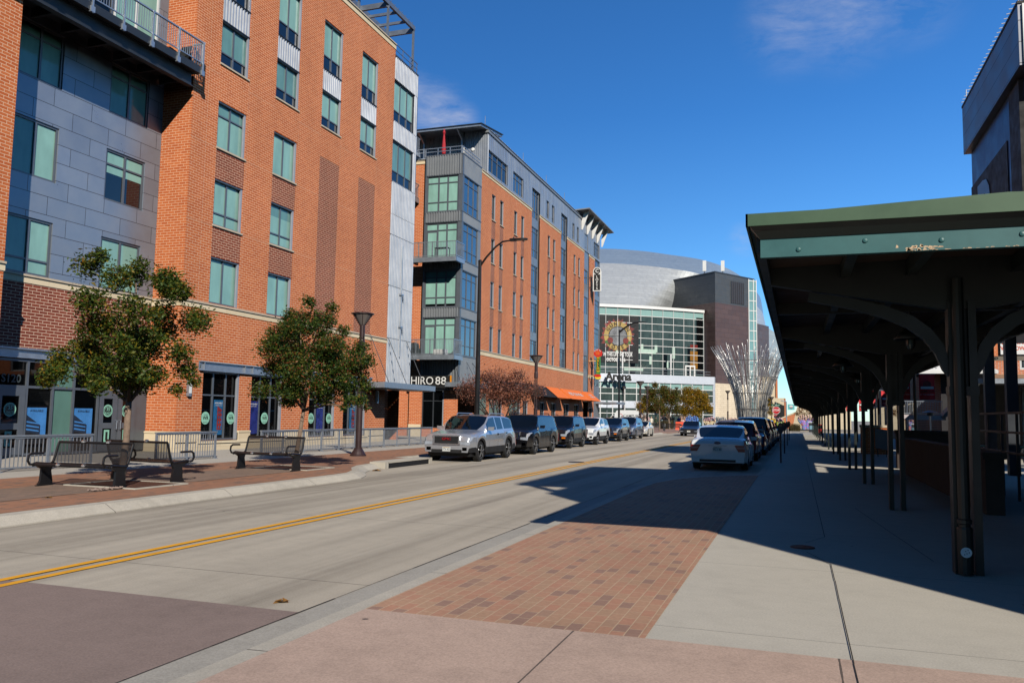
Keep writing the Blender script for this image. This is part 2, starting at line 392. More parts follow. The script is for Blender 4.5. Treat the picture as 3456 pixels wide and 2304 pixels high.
# ------------------------------------------------------------------ camera, sky, sun
def setup():
    cd = bpy.data.cameras.new('camera'); cam = bpy.data.objects.new('camera', cd); COL.objects.link(cam)
    yaw, pit, rol = .3349, .0890, .0171
    cy, sy, cp, sp = math.cos(yaw), math.sin(yaw), math.cos(pit), math.sin(pit)
    f = Vector((-sy*cp, cy*cp, sp)); r = Vector((cy, sy, 0)); u = r.cross(f)
    R = r*math.cos(rol)+u*math.sin(rol); U = u*math.cos(rol)-r*math.sin(rol)
    cam.matrix_world = Matrix(((R.x, U.x, -f.x, 0), (R.y, U.y, -f.y, 0), (R.z, U.z, -f.z, 1.75), (0, 0, 0, 1)))
    cd.sensor_width = 36; cd.lens = 36*2771/3456; cd.clip_end = 6000; cd.clip_start = .05
    scene.camera = cam
    w = bpy.data.worlds.new('World'); scene.world = w; w.use_nodes = True; nt = w.node_tree
    bg = nt.nodes['Background']
    sky = N(nt, 'ShaderNodeTexSky'); sky.sky_type = 'NISHITA'; sky.sun_disc = False
    sky.sun_elevation = math.radians(30.6); sky.sun_rotation = math.radians(216.9)
    sky.air_density = 1.0; sky.dust_density = .25; sky.ozone_density = 2.5; sky.altitude = 300
    co = N(nt, 'ShaderNodeTexCoord').outputs['Generated']
    sz = N(nt, 'ShaderNodeSeparateXYZ'); nt.links.new(co, sz.inputs[0])
    tint = ramp(nt, sz.outputs[2], [(.0, (1.25, 1.7, 2.0)), (.12, (.72, 1.35, 1.9)), (.35, (.42, 1.12, 1.85)), (.7, (.4, 1.1, 1.8))])
    col = mixc(nt, 1, sky.outputs[0], tint, 'MULTIPLY')
    # sky behind the camera is dimmed to weaken the fill light in shade
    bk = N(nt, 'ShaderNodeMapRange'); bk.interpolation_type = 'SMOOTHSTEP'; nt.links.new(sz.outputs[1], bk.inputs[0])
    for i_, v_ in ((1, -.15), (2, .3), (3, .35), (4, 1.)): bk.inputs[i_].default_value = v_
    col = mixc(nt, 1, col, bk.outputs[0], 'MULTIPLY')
    # three thin cloud wisps, each near one direction of the sky
    n1 = noise(nt, mapping(nt, co, (1, 1, 2.6)), 13, 9, .66, .5)
    tot = None
    for d, rad, amt in (((.052, .899, .436), .085, .42), ((.0, .905, .425), .07, .38), ((.115, .894, .436), .07, .34), ((-.395, .85, .35), .05, .8), ((-.372, .862, .343), .032, .75), ((-.412, .832, .37), .035, .5), ((-.057, .977, .207), .026, .5)):
        dv = Vector(d).normalized()
        dp = N(nt, 'ShaderNodeVectorMath'); dp.operation = 'DISTANCE'; nt.links.new(co, dp.inputs[0]); dp.inputs[1].default_value = dv
        mk = N(nt, 'ShaderNodeMapRange'); mk.interpolation_type = 'SMOOTHSTEP'
        nt.links.new(dp.outputs['Value'], mk.inputs[0]); mk.inputs[1].default_value = rad; mk.inputs[2].default_value = 0; mk.inputs[3].default_value = 0; mk.inputs[4].default_value = 1
        kk = math_(nt, 'MULTIPLY', math_(nt, 'MULTIPLY', mk.outputs[0], ramp(nt, n1, [(.36, 0.), (.7, 1.)])), amt)
        tot = kk if tot is None else math_(nt, 'MAXIMUM', tot, kk)
    col = mixc(nt, tot, col, (6.6, 7.0, 8.6))
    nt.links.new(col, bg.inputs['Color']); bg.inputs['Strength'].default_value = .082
    ld = bpy.data.lights.new('sun', 'SUN'); lo = bpy.data.objects.new('sun', ld); COL.objects.link(lo)
    ld.energy = 5; ld.angle = math.radians(.5); ld.color = (1, .94, .84)
    lo.rotation_euler = SUN.to_track_quat('-Z', 'Y').to_euler(); lo.location = (30, -40, 40)
    scene.view_settings.view_transform = 'Standard'; scene.view_settings.look = 'None'
    scene.view_settings.exposure = 0; scene.view_settings.gamma = 1
scene.cycles.diffuse_bounces = 0
scene.cycles.max_bounces = 8
setup()

# ------------------------------------------------------------------ setting
def sheet(name, x0, x1, y0, y1, z, m):
    b = MB(); b.face([(x0, y0, z), (x1, y0, z), (x1, y1, z), (x0, y1, z)]); return b.build(name, m, kind='structure', origin=(0, 0, 0))
M_ROAD = concrete('road_concrete', (184, 174, 158), .1, streak=True, joints={0: (3.45, -7.55, .012), 1: (4.6, 3.0, .012)}, grain=.16)
M_WALK = concrete('pavement_concrete', (190, 183, 170), .08, joints={1: (3.1, .55, .006)}, grain=.14)
M_WALKL = concrete('left_pavement_concrete', (186, 178, 166), .08, joints={0: (1.6, -.8, .012), 1: (1.7, .4, .01)}, grain=.14, spots=False)
M_CURB = concrete('curb_concrete', (184, 176, 162), .16, grain=.2, joints={1: (3.05, 1.9, .012)})
M_CROSS = concrete('dark_red_crossing_concrete', (140, 122, 114), .13, grain=.2)
M_PINK = concrete('pink_ramp_concrete', (188, 162, 146), .14, grain=.2, joints={0: (1.9, .25, .012)})
M_PAVER = brick('tumbled_brick_pavers', (184, 136, 112), (180, 147, 120), (198, 170, 142), bw=.225, bh=.115, ms=.005, floor=True, dirt=.3, third=((158, 126, 110), .84), bm=.5)
M_PAVERL = brick('red_brick_pavers', (172, 124, 98), (156, 116, 92), (150, 122, 102), bw=.2, bh=.1, ms=.003, floor=True, dirt=.3, third=((140, 112, 96), .8))
M_PAVERG = brick('grey_brick_pavers', (150, 126, 110), (132, 114, 102), (126, 108, 96), bw=.2, bh=.1, ms=.003, floor=True, dirt=.25)
M_YEL = concrete('yellow_road_paint', (236, 168, 44), .1, grain=.12, spots=False, blot=2)
M_WHT = concrete('white_road_paint', (226, 224, 220), .1, grain=.12, spots=False, blot=2)
M_LOT = concrete('far_ground_concrete', (150, 142, 130), .12, grain=.15)

sheet('ground', -2500, 2500, -300, 4000, -.06, M_LOT)
sheet('road', -13.75, -1.1, -40, 108, 0, M_ROAD)
sheet('cross_street', -140, 140, 108, 146, .004, M_ROAD)
sheet('road_crossing', -14, -4.12, 1.2, 6.35, .004, M_CROSS)
b = MB()
for x0 in (-7.66, -7.42):
    n = 24
    for k in range(n):
        y0, y1 = -20+k*5.2, -20+(k+1)*5.2
        b.face([(x0, y0, .009), (x0+.11, y0, .009), (x0+.11, y1, .009), (x0, y1, .009)])
b.build('road_marking', M_YEL, kind='structure', origin=(0, 0, 0))
b = MB()
for y in (28.0, 34.1, 41.1, 48.2, 55.4, 62.2, 70.0, 79.2):        # parking bay ticks, left
    b.face([(-11.3, y, .008), (-10.75, y, .008), (-10.75, y+.13, .008), (-11.3, y+.13, .008)])
    b.face([(-13.3, y, .008), (-11.3, y, .008), (-11.3, y+.1, .008), (-13.3, y+.1, .008)])
for y in (27.3, 34.4, 41, 47.6, 54.2, 61, 68):
    b.face([(-4.2, y, .008), (-3.7, y, .008), (-3.7, y+.14, .008), (-4.2, y+.14, .008)])
    b.face([(-3.7, y, .008), (-1.4, y, .008), (-1.4, y+.09, .008), (-3.7, y+.09, .008)])
b.build('road_marking', M_WHT, kind='structure', origin=(0, 0, 0))

def sweep(path, prof):
    """prof: (offset to the left of the path, z)"""
    b = MB(); rows = []
    for k, p in enumerate(path):
        a = Vector(path[max(k-1, 0)]); c = Vector(path[min(k+1, len(path)-1)]); d = (c-a).normalized(); n = Vector((-d.y, d.x))
        rows.append([(p[0]+n.x*o, p[1]+n.y*o, z) for o, z in prof])
    for r0, r1 in zip(rows, rows[1:]):
        for j in range(len(prof)-1): b.face([r0[j], r0[j+1], r1[j+1], r1[j]])
    return b, rows
LP = [(-10.85, -40), (-10.85, 18.6), (-10.95, 19.5), (-11.3, 20.4), (-11.85, 21.3), (-12.2, 22.2), (-12.35, 23.3), (-12.4, 26.5), (-12.75, 26.9), (-13.3, 27.0), (-13.4, 27.6), (-13.4, 90)]
b, rows = sweep(LP, [(0, -.02), (0, .02), (.22, .14), (.4, .154)])
b.build('curb', M_CURB, kind='structure', origin=(0, 0, 0))
edge = [r[3][:2] for r in rows]
def side_slab(name, poly, z0, z1, m):
    b = MB(); b.slab(poly, z0, z1); return b.build(name, m, kind='structure', origin=(0, 0, 0))
side_slab('pavement', [(p[0]+.02, p[1]) for p in edge]+[(-30, 90), (-30, -40)], -.05, .15, M_WALKL)
def strip(name, xa, xb, y0, y1, z, m):
    b = MB()
    b.face([(xa, y0, z), (xb, y0, z), (xb, y1, z), (xa, y1, z)]); return b.build(name, m, kind='structure', origin=(0, 0, 0))
# brick bands of the left pavement follow the curb
b = MB(); P = [(x, y) for x, y in edge if y < 27.5]
for (xa, ya), (xb, yb) in zip(P, P[1:]):
    b.face([(xa, ya, .156), (xb, yb, .156), (-16.6, yb, .156), (-16.6, ya, .156)])
b.face([(-16.6, P[-1][1], .156), (-13.8, P[-1][1], .156), (-13.8, 105, .156), (-16.6, 105, .156)])
b.build('brick_pavement', M_PAVERL, kind='structure', origin=(0, 0, 0))
b = MB()
b.face([(-14.55, -40, .16), (-12.62, -40, .16), (-12.62, 21.2, .16), (-14.55, 21.2, .16)])
for y in (-8, 8.2, 16.0, 25.2): pass
b.build('grey_pavement', M_PAVERG, kind='structure', origin=(0, 0, 0))
b = MB()
for y0, y1 in ((-40, 11.9), (15.1, 18.4)): b.face([(-14.55, y0, .163), (-12.62, y0, .163), (-12.62, y1, .163), (-14.55, y1, .163)])
b.build('grey_pavement', M_PAVERG, kind='structure', origin=(0, 0, 0))
# right side
RP = [(-3.66, -40), (-3.66, 19.5), (-3.6, 21), (-3.3, 22.6), (-2.7, 24), (-1.9, 25), (-1.25, 25.5), (-1.18, 26.5), (-1.18, 104), (-.5, 106.5), (1.5, 108), (60, 108)]
b, rows = sweep(RP, [(0, -.02), (0, .01), (-.03, .1), (-.22, .106)]); rb = [r[3][:2] for r in rows]
b.build('curb', M_CURB, kind='structure', origin=(0, 0, 0))
b, _ = sweep([(x-.0, y) for x, y in RP[:7]], [(.46, .006), (0, .006)]); b.build('road_gutter', concrete('gutter_concrete', (166, 160, 150), .14, grain=.2), kind='structure', origin=(0, 0, 0))
b = MB()
for k in range(40):
    y0 = -5+k*.85
    if y0 > 27: break
    w = random.uniform(.004, .011); b.face([(-4.12-w, y0, .011), (-4.12+w, y0, .011), (-4.12+w, y0+.86, .011), (-4.12-w, y0+.86, .011)])
b.build('road_joint', paint('joint_tar', (46, 42, 40), .9), kind='structure', origin=(0, 0, 0))
side_slab('pavement', rb+[(60, -40)], -.05, .1, M_WALK)
b = MB(); Q = [p for p in rb if p[1] <= 25.8 and p[0] < -1.0]; Q = [(Q[0][0], 6.3)]+[p for p in Q if p[1] > 6.3]
for (xa, ya), (xb, yb) in zip(Q, Q[1:]):
    b.face([(xa-.02, ya, .106), (-1.1, ya, .106), (-1.1, yb, .106), (xb-.02, yb, .106)])
b.build('brick_pavement', M_PAVER, kind='structure', origin=(0, 0, 0))
strip('ramp_pavement', -3.46, 30, -12, 6.3, .106, M_PINK)
b = MB()       # crooked expansion joint that runs round the manhole, and the slanting one by the post
def crack(pts, w=.0045):
    for (xa, ya), (xb, yb) in zip(pts, pts[1:]):
        d = Vector((xb-xa, yb-ya)).normalized(); n = Vector((-d.y, d.x))*w
        k = 4
        for i in range(k):
            p = Vector((xa, ya)).lerp(Vector((xb, yb)), i/k); q = Vector((xa, ya)).lerp(Vector((xb, yb)), (i+1)/k)
            j = Vector((random.uniform(-.004, .004), random.uniform(-.004, .004)))
            b.face([(p.x-n.x, p.y-n.y, .11), (p.x+n.x, p.y+n.y, .11), (q.x+n.x+j.x, q.y+n.y+j.y, .11), (q.x-n.x+j.x, q.y-n.y+j.y, .11)])
crack([(.34, 3), (.34, 6.2), (.34, 10.3), (.08, 11.1)]); crack([(.08, 11.9), (.34, 12.6), (.34, 40)])
crack([(2.25, 6.3), (1.92, 8.8)]); crack([(1.5, 11), (1.0, 17)])
b.build('pavement_joint', MATS['joint_tar'], kind='structure', origin=(0, 0, 0))
# plaza beyond the cross street
side_slab('plaza', [(-9.5, 131), (140, 131), (140, 260), (-9.5, 260)], -.05, .14, M_LOT)
side_slab('plaza', [(-140, 146), (-9.6, 146), (-9.6, 260), (-140, 260)], -.05, .13, M_LOT)
side_slab('corner_plaza', [(-60, 131), (-15, 131), (-13.2, 128), (-13.0, 110), (-13.2, 97), (-13.5, 88), (-16, 86), (-22, 96), (-60, 96)], -.04, .158, concrete('corner_plaza_paving', (158, 128, 114), .12, spots=False))

# ------------------------------------------------------------------ windows
def window(bld, pt, u0, u1, z0, z1, dep=.12, mull=(.5,), trans=(), fr=.07, mfr=FRAME, top=BLIND, low=DARKG, split=0, sill=None, name='window', shade=None, sill_out=.05):
    """frame with mullions/transoms > pane (> sill). split: share of the height, from the sill, that is bare dark glass"""
    b = MB(); d0, d1 = dep-.03, dep+.05; H = z1-z0; W = u1-u0; e = .003
    b.pbox(pt, u0+e, u0+fr, z0+e, z1-e, d0, d1); b.pbox(pt, u1-fr, u1-e, z0+e, z1-e, d0, d1)
    b.pbox(pt, u0+fr, u1-fr, z0+e, z0+fr, d0+.004, d1); b.pbox(pt, u0+fr, u1-fr, z1-fr, z1-e, d0+.004, d1)
    for m in mull: b.pbox(pt, u0+W*m-fr*.55, u0+W*m+fr*.55, z0+fr, z1-fr, d0+.006, d1)
    for t in trans: b.pbox(pt, u0+fr, u1-fr, z0+H*t-fr*.4, z0+H*t+fr*.4, d0+.009, d1)
    f = b.build(name, mfr, bld)
    if dep > .09:
        j = MB(); j.pbox(pt, u1-fr*1.5, u1-e, z0+e, z1-e, .035, d0-.001); j.pbox(pt, u0+e, u1-fr*1.5, z1-.05, z1-e, .045, d0-.002); j.build('jamb', FRAMEL, f)
    p = MB(); zs = z0+H*split
    if split > 0: p.face([pt(u0, z0, dep+.02), pt(u1, z0, dep+.02), pt(u1, zs, dep+.02), pt(u0, zs, dep+.02)], 1)
    zt = z1
    if shade: zt = z1-H*shade; p.face([pt(u0, zt, dep+.02), pt(u1, zt, dep+.02), pt(u1, z1, dep+.02), pt(u0, z1, dep+.02)], 2)
    p.face([pt(u0, zs, dep+.02), pt(u1, zs, dep+.02), pt(u1, zt, dep+.02), pt(u0, zt, dep+.02)], 0)
    p.build('pane', [top, low, BLIND2], f)
    if sill:
        s = MB(); s.pbox(pt, u0-.03, u1+.03, z0-.075, z0-.004, -sill_out, dep-.03); s.build('sill', sill, f)
    return f
def ledge(bld, pt, u0, u1, z0, z1, out=.06, name='stone_band', m=CREAM):
    b = MB(); b.pbox(pt, u0, u1, z0, z1-.07, -out*.5, .02); b.pbox(pt, u0, u1, z1-.07, z1, -out-.02, .02, 1); return b.build(name, [m, SILL], bld)

# ------------------------------------------------------------------ left apartment building
BX = -22.0
B1 = thing('brick_apartment_building', 'orange brick apartment building with blue-grey panel recess and wide balcony, nearest on the left', 'building', (-30, 25, .15))
f1 = fx(BX); fr_ = fx(-23.4)
YA, YB, YC = 25.05, 41.55, 44.62
cols = [26.55, 30.3, 34.05, 37.82]; WW = 1.8
holes = []
WIN = []
for ci, u in enumerate(cols):
    if ci < 2:
        for z0, z1 in ((5.98, 7.84), (9.14, 11.02), (12.32, 14.24)): WIN.append((u, u+WW, z0, z1, 'low', ci))
    WIN.append((u, u+WW, 15.82, 17.64, 'up', ci)); WIN.append((u, u+WW, 18.77, 21.26, 'up', ci))
SF = [(26.45, 28.72), (29.5, 31.77), (33.92, 36.27), (37.06, 39.37)]
holes = [w[:4] for w in WIN]+[(a, b, .54, 3.27) for a, b in SF]
PAN = [(u, u+WW, 17.64, 18.77) for u in cols]
DK = [(u, u+WW, 7.84, 9.14) for u in cols[:2]]+[(u, u+WW, 11.02, 12.32) for u in cols[:2]]+[(u, u+WW, 5.95, 14.27) for u in cols[2:]]
b = MB()
b.wall(f1, YA, YB, .9, 22.95, holes+PAN+DK, .18)
for h in DK: b.face([f1(h[0], h[2], .012), f1(h[1], h[2], .012), f1(h[1], h[3], .012), f1(h[0], h[3], .012)], 1)
fre = fy(YA)
b.face([fre(-23.4, .9, 0), fre(BX, .9, 0), fre(BX, 26, 0), fre(-23.4, 26, 0)])
b.face([(BX, YA, 22.95), (BX, YA+2, 22.95), (BX, YA+2, 26), (BX, YA, 26)])
b.box(-40, -24.2, YA+.1, YB-.02, .2, 22.9)
b.wall(fx(BX), 4, 17.63, .9, 26, [], .1)            # brick wing left of the recess
b.face([(-23.4, 17.63, .9), (BX, 17.63, .9), (BX, 17.63, 26), (-23.4, 17.63, 26)])
b.box(-40, -23.9, 4, 17.6, .2, 25.9)
# maroon brick under the recess
b.wall(fr_, 17.63, YA, 3.62, 5.7, [], .05, 2)
for u in (28.43, 32.16, 35.89, 39.71, 25.9):
    for z0, z1 in ((.95, 3.25), (3.66, 5.65), (5.97, 22.9)):
        if z0 < 1 and u not in (25.9, 39.71): continue
        b.face([f1(u, z0, -.003), f1(u+.014, z0, -.003), f1(u+.014, z1, -.003), f1(u, z1, -.003)], 3)
us_ = [YA, *[x for c_ in cols for x in (c_, c_+WW)], YB]
for z in (9.07, 12.27, 15.3):
    for a_, c_ in zip(us_[::2], us_[1::2]): b.face([f1(a_, z, -.003), f1(c_, z, -.003), f1(c_, z+.014, -.003), f1(a_, z+.014, -.003)], 3)
b.build('wall', [BRK, BRKD, BRKM, paint('joint_sealant', (196, 150, 122), .8)], B1)
b = MB()   # cream stone base between the shop windows
for a, c in ((YA, SF[0][0]), (SF[0][1], SF[1][0]), (SF[1][1], SF[2][0]), (SF[2][1], SF[3][0]), (SF[3][1], YB)):
    b.pbox(f1, a, c, .5, .9, -.035, .2)
    b.pbox(f1, a-.001, c+.001, .83, .905, -.06, .2)
for a, c in ((SF[0][0]-.2, SF[1][1]+.2), (SF[2][0]-.2, SF[3][1]+.2)): b.pbox(f1, a, c, .43, .52, -.09, .2)
b.pbox(f1, YA-.001, YB, .1, .45, -.05, .2); b.box(-23.42, BX+.034, YA-.036, YA+.02, .1, .9); b.box(-23.42, BX+.058, YA-.06, YA+.015, .83, .904)
b.build('stone_base', CREAM, B1)
ledge(B1, f1, YA-.06, YB, 5.67, 5.945, .05); b = MB(); b.box(-23.4, BX+.03, YA-.03, YA-.002, 5.67, 5.875); b.box(-23.4, BX+.07, YA-.07, YA-.003, 5.875, 5.944, 1); b.build('stone_band', [CREAM, SILL], B1)
ledge(B1, fr_, 17.64, YA-.08, 5.71, 5.985, .05); ledge(B1, f1, 4, 17.66, 5.71, 5.985, .05)
ledge(B1, f1, 35.3, YB+.03, 22.95, 23.28, .06, 'cornice')
b = MB(); b.box(-34, BX-.02, 33, YB-.05, 22.9, 23.0); b.build('roof', GALVD, B1)
b = MB(); b.corrug(fx(-22.6), 24, 36.0, 23.0, 27.5, .12, .03); b.corrug(fy(36.0), -27, -22.6, 23.0, 27.5, .12, .03); b.build('penthouse_wall', GALV, B1)
for u0, u1, z0, z1, kind, ci in WIN:
    if kind == 'low':
        window(B1, f1, u0, u1, z0, z1, .15, (.5,), (.28,) if z0 > 8 and z0 < 12 else ((.72,) if z0 > 12 and ci == 0 else ()), sill=SILL if z0 > 7 else None, shade=(.3 if (ci, round(z0)) in ((0, 12), (1, 9)) else 0))
    else:
        window(B1, f1, u0, u1, z0, z1, .15, (.5,), (.3,), top=BLIND2 if (ci < 2 and z0 < 18) else BLIND, split=.3, sill=SILL if z0 < 18 else None)
for u0, u1, z0, z1 in PAN:
    b = MB(); b.corrug(f1, u0, u1, z0+.04, z1-.04, .115, .03, .09); b.pbox(f1, u0, u1, z0-.03, z0+.04, .02, .1, 1); b.pbox(f1, u0, u1, z1-.04, z1+.03, .02, .1, 1); b.build('spandrel_panel', [GALV, FRAMED], B1)
# shop windows with stickers and posters
POSTB = paint('poster_blue', (36, 96, 140), .3, var=.35, scale=2); POSTR = paint('poster_brick_picture', (138, 44, 38), .35, var=.25, scale=5)
POSTN = paint('poster_night_blue', (38, 48, 120), .3, var=.5, scale=3); STK = paint('sticker_green_white', (150, 205, 180), .5, var=.03); STKD = paint('sticker_dark', (14, 22, 20), .5)
def sticker(par, pt_o, u, v, r, lines, ring=False):
    b = MB(); disc(b, pt_o, u, v, r, 28)
    n = Vector(u).cross(Vector(v)); q = Vector(pt_o)+n*.004
    if ring: disc(b, q, u, v, r*.78, 28, 1); disc(b, q+n*.003, u, v, r*.7, 28, 0); disc(b, q+n*.006, u, v, r*.64, 28, 1)
    for s, dz, sz, mi in lines: text_on(b, s, q+n*.01+Vector(v)*dz, u, v, sz, 1, .015, mi)
    return b.build('window_sticker', [STK, STKD, paint('sticker_blue', (120, 160, 215), .5)], par)
SW = []
for k, (a, c) in enumerate(SF):
    w = window(B1, f1, a, c, .54, 3.27, .16, (.34, .68), (.655,), .075, FRAME, BLACKG, BLACKG, name='shop_window'); SW.append(w)
    X = BX-.12
    sp = [.17, .85] if k in (0,) else ([.51] if k in (1, 3) else [.17, .85])
    for t in sp:
        sticker(w, (X, a+(c-a)*t, 1.42), UY, UZ, .25, [('WR', .0, .2, 1), ('WOODBURY', .13, .04, 1), ('402.413.1230', -.17, .045, 1)])
    b = MB(); p0, p1 = (a+(c-a)*.37, a+(c-a)*.62) if k != 1 else (a+.06, a+(c-a)*.3)
    zt = 2.15
    b.face([(X, p0, .75), (X, p1, .75), (X, p1, zt), (X, p0, zt)], 0 if k in (0, 3) else 2)
    if k in (0, 3):
        pm = p0+(p1-p0)*.42; b.face([(X+.004, pm, .95), (X+.004, p1-.05, .95), (X+.004, p1-.05, 1.75), (X+.004, pm, 1.9)], 1)
        for i in range(2):
            for j in range(4): b.face([(X+.008, pm+.07+i*.13, 1.0+j*.2), (X+.008, pm+.13+i*.13, 1.0+j*.2), (X+.008, pm+.13+i*.13, 1.1+j*.2), (X+.008, pm+.07+i*.13, 1.1+j*.2)], 0)
    text_on(b, 'AVAILABLE', (X+.01, (p0+p1)/2, zt-.13), UY, UZ, .095, 1, .01, 3)
    text_on(b, 'COMMERCIAL SPACE', (X+.01, (p0+p1)/2, zt-.23), UY, UZ, .045, 1, .005, 3)
    b.build('poster', [POSTB, POSTR, POSTN, WHITE], w)
# steel lintel beams over the shop windows
for a, c, ks in ((26.15, 32.0, (26.4, 28.92, 29.45, 31.9)), (33.7, 39.92, (33.85, 36.4, 37.0, 39.6))):
    b = MB(); b.pbox(f1, a, c, 3.27, 3.31, -.1, .1); b.pbox(f1, a, c, 3.6, 3.64, -.1, .1); b.pbox(f1, a, c, 3.31, 3.6, -.02, .1)
    for k in ks: b.pbox(f1, k, k+.03, 3.31, 3.6, -.095, .0)
    b.build('lintel_beam', STEELL, B1)
# ribbed metal bay at the far end
fb = fx(BX-.03)
b = MB(); bw = [(15.12, 17.58), (18.72, 21.2)]
zz = [(3.35, 6.0), (6.0, 9.02), (9.02, 12.0), (12.0, 13.2), (13.2, 15.12), (17.58, 18.72), (21.2, 22.55)]
for z0, z1 in zz:
    b.corrug(fb, YB+.03, YC-.0, z0+.012, z1-.012, .125, .035)
for z in (6.0, 9.02, 12.0, 15.12, 17.58, 18.72, 21.2): b.pbox(fb, YB+.03, YC, z-.03, z+.03, -.03, .02, 1)
b.pbox(fb, YB+.02, YC+.02, 22.55, 22.66, -.06, .5, 1)
b.pbox(fb, YC-.03, YC+.03, 3.3, 22.56, -.04, .6, 1)
for z0, z1 in bw: b.corrug(fb, YC-.42, YC-.04, z0, z1, .125, .035)
b.box(-30, BX-.2, YB+.1, YC-.01, 3.35, 22.5, 1)
b.box(-30, BX-1.5, YB+.1, YC-.01, .1, 3.35, 1)
b.build('metal_bay', [GALV, FRAMED], B1)
for z0, z1 in bw: window(B1, fb, YB+.05, YC-.42, z0+.03, z1-.03, .08, (.34, .68), (.27,), .07, FRAME, BLIND2 if z0 < 17 else BLIND, DARKG, split=.27)
b = MB()   # drain pipe with two shut-offs on the bay
b.tube([(BX+.06, 43.05, 5.0), (BX+.06, 43.05, 11.55)], .055, 8); b.tube([(BX+.06, 43.05, 11.4), (BX-.05, 43.05, 11.6)], .05, 8)
for z in (8.6, 6.7): b.box(BX, BX+.16, 42.93, 43.2, z, z+.1); b.tube([(BX+.12, 43.2, z), (BX+.12, 43.28, z-.3)], .03, 6)
b.build('downpipe', STEELL, B1)
# entrance canopy of the bay with tie rods
b = MB(); b.box(BX, -20.35, 38.35, 44.75, 3.06, 3.36); b.box(BX, -20.42, 38.42, 44.68, 3.03, 3.06, 1)
for y in (39.3, 41.4, 43.7): b.tube([(BX+.02, y+.3, 6.0), (-20.6, y, 3.36)], .02, 5, 2)
b.build('entrance_canopy', [STEELL, FRAMED, DKSTEEL], B1)
b = MB(); b.wall(fy(44.68), -25, -22.7, .1, 3.1); b.face([(-23.4, YB, .1), (-23.4, 44.6, .1), (-23.4, 44.6, 3.1), (-23.4, YB, 3.1)]); b.build('entrance_wall', BRK, B1)
b = MB(); b.pbox(fx(-23.38), 41.9, 42.95, .2, 2.4, -.03, .05); b.pbox(fx(-23.38), 42.0, 42.85, .35, 2.3, -.04, 0, 1); b.build('door', [FRAME, BLACKG], B1)
for y in (25.55, 40.45):     # wall lamps
    b = MB(); b.box(BX, BX+.12, y, y+.16, 2.25, 2.95, 0); b.box(BX+.01, BX+.135, y+.015, y+.145, 2.36, 2.84, 1); b.build('wall_lamp', [STEELL, WHITE], B1)
# roof pergola
b = MB(); z = 25.4
for y in (36.2, 40.6, 44.0):
    b.bar((-22.1, y, z-.15), (-26.5, y, z-.15), .14, .3)
for y0 in (37.3, 38.4, 39.5, 41.7, 42.9): b.bar((-22.1, y0, z-.1), (-26.5, y0, z-.1), .1, .16)
for x in (-22.1, -24, -26.3): b.bar((x, 33, z), (x, 44.1, z), .14, .28)
for y in (40.7, 44.0): b.bar((-22.1, y, 22.7), (-22.1, y, z), .12)
for y in (39.6,): b.bar((-23.4, y, 22.9), (-23.4, y, z), .12)
for k in range(22): b.bar((-22.35+.32, 34+k*.46, z+.2), (-22.1+.1, 34+k*.46, z+.2), .03, .05)
b.build('pergola', STEEL, B1)
b = MB(); b.bar((BX-.05, YB, 23.35), (BX-.05, YC, 23.35), .04); b.bar((BX-.05, YB, 23.0), (BX-.05, YC, 23.0), .03)
for k in range(4): b.bar((BX-.05, YB+.1+k*.95, 22.6), (BX-.05, YB+.1+k*.95, 23.35), .035)
b.build('roof_railing', STEEL, B1)
# panel recess
RW = []
for u0, u1 in ((18.72, 20.42), (22.44, 24.3)):
    for z0, z1 in ((5.99, 7.85), (9.2, 11.08), (12.42, 14.28)): RW.append((u0, u1, z0, z1))
b = MB(); b.wall(fr_, 17.63, YA, 5.985, 15.05, RW, .1); b.build('panel_wall', GREYP, B1)
for k, (u0, u1, z0, z1) in enumerate(RW):
    dark = (k in (1, 4, 5))
    window(B1, fr_, u0, u1, z0, z1, .07, (.5,), (.72,) if k in (4,) else ((.27,) if k in (0,) else ((.75,) if k in (2, 5) else ())), .075, FRAME, BLIND, DARKG, split=.55 if k == 4 else 0)
b = MB(); b.wall(fr_, 17.63, YA, 15.05, 26, [(18.0, 24.6, 15.2, 17.9)], .1); b.build('upper_recess_wall', GREYP, B1)
for a, c, t in ((18.0, 20.2, BLIND), (20.25, 22.4, BLACKG), (22.45, 24.6, BLIND)): window(B1, fr_, a, c, 15.2, 17.9, .08, (.5,), (), .08, WHITE if c > 24 else FRAME, t, DARKG, name='balcony_door')
# wide balcony across the recess
BF = -21.5; bal = MB()
bal.box(-23.38, BF-.02, 11.0, 24.92, 14.62, 14.76); bal.box(BF-.06, BF+.02, 11.0, 24.95, 14.58, 14.86)
bal.box(BF-.42, BF-.34, 11.0, 24.75, 14.12, 14.6); bal.box(BF-.5, BF-.26, 11.0, 24.76, 14.08, 14.12); bal.box(BF-.5, BF-.26, 11.0, 24.76, 14.58, 14.615)
for k in range(12): bal.box(-23.3, BF-.45, 12.2+k*1.13, 12.28+k*1.13, 14.3, 14.6)
BAL = bal.build('balcony', DKSTEEL, B1)
b = MB(); b.box(BF-.02, BF+.05, 11, 24.97, 15.8, 15.85); b.box(BF-.01, BF+.03, 11, 24.95, 15.0, 15.04)
for k in range(11):
    y = 24.9-k*1.31; b.box(BF+.02, BF+.07, y-.03, y+.03, 14.5, 15.85); b.box(BF-.02, BF+.08, y-.08, y+.08, 14.52, 14.72)
y = 11.1
while y < 24.9: b.box(BF, BF+.018, y-.009, y+.009, 15.03, 15.8); y += .11
x = BF
b.box(-22.0, BF, 24.92, 24.97, 15.8, 15.85); b.box(-22.0, BF, 24.93, 24.96, 15.0, 15.04)
while x > -22.05: b.box(x-.009, x+.009, 24.93, 24.95, 15.03, 15.8); x -= .11
b.build('balcony_railing', STEELL, BAL)
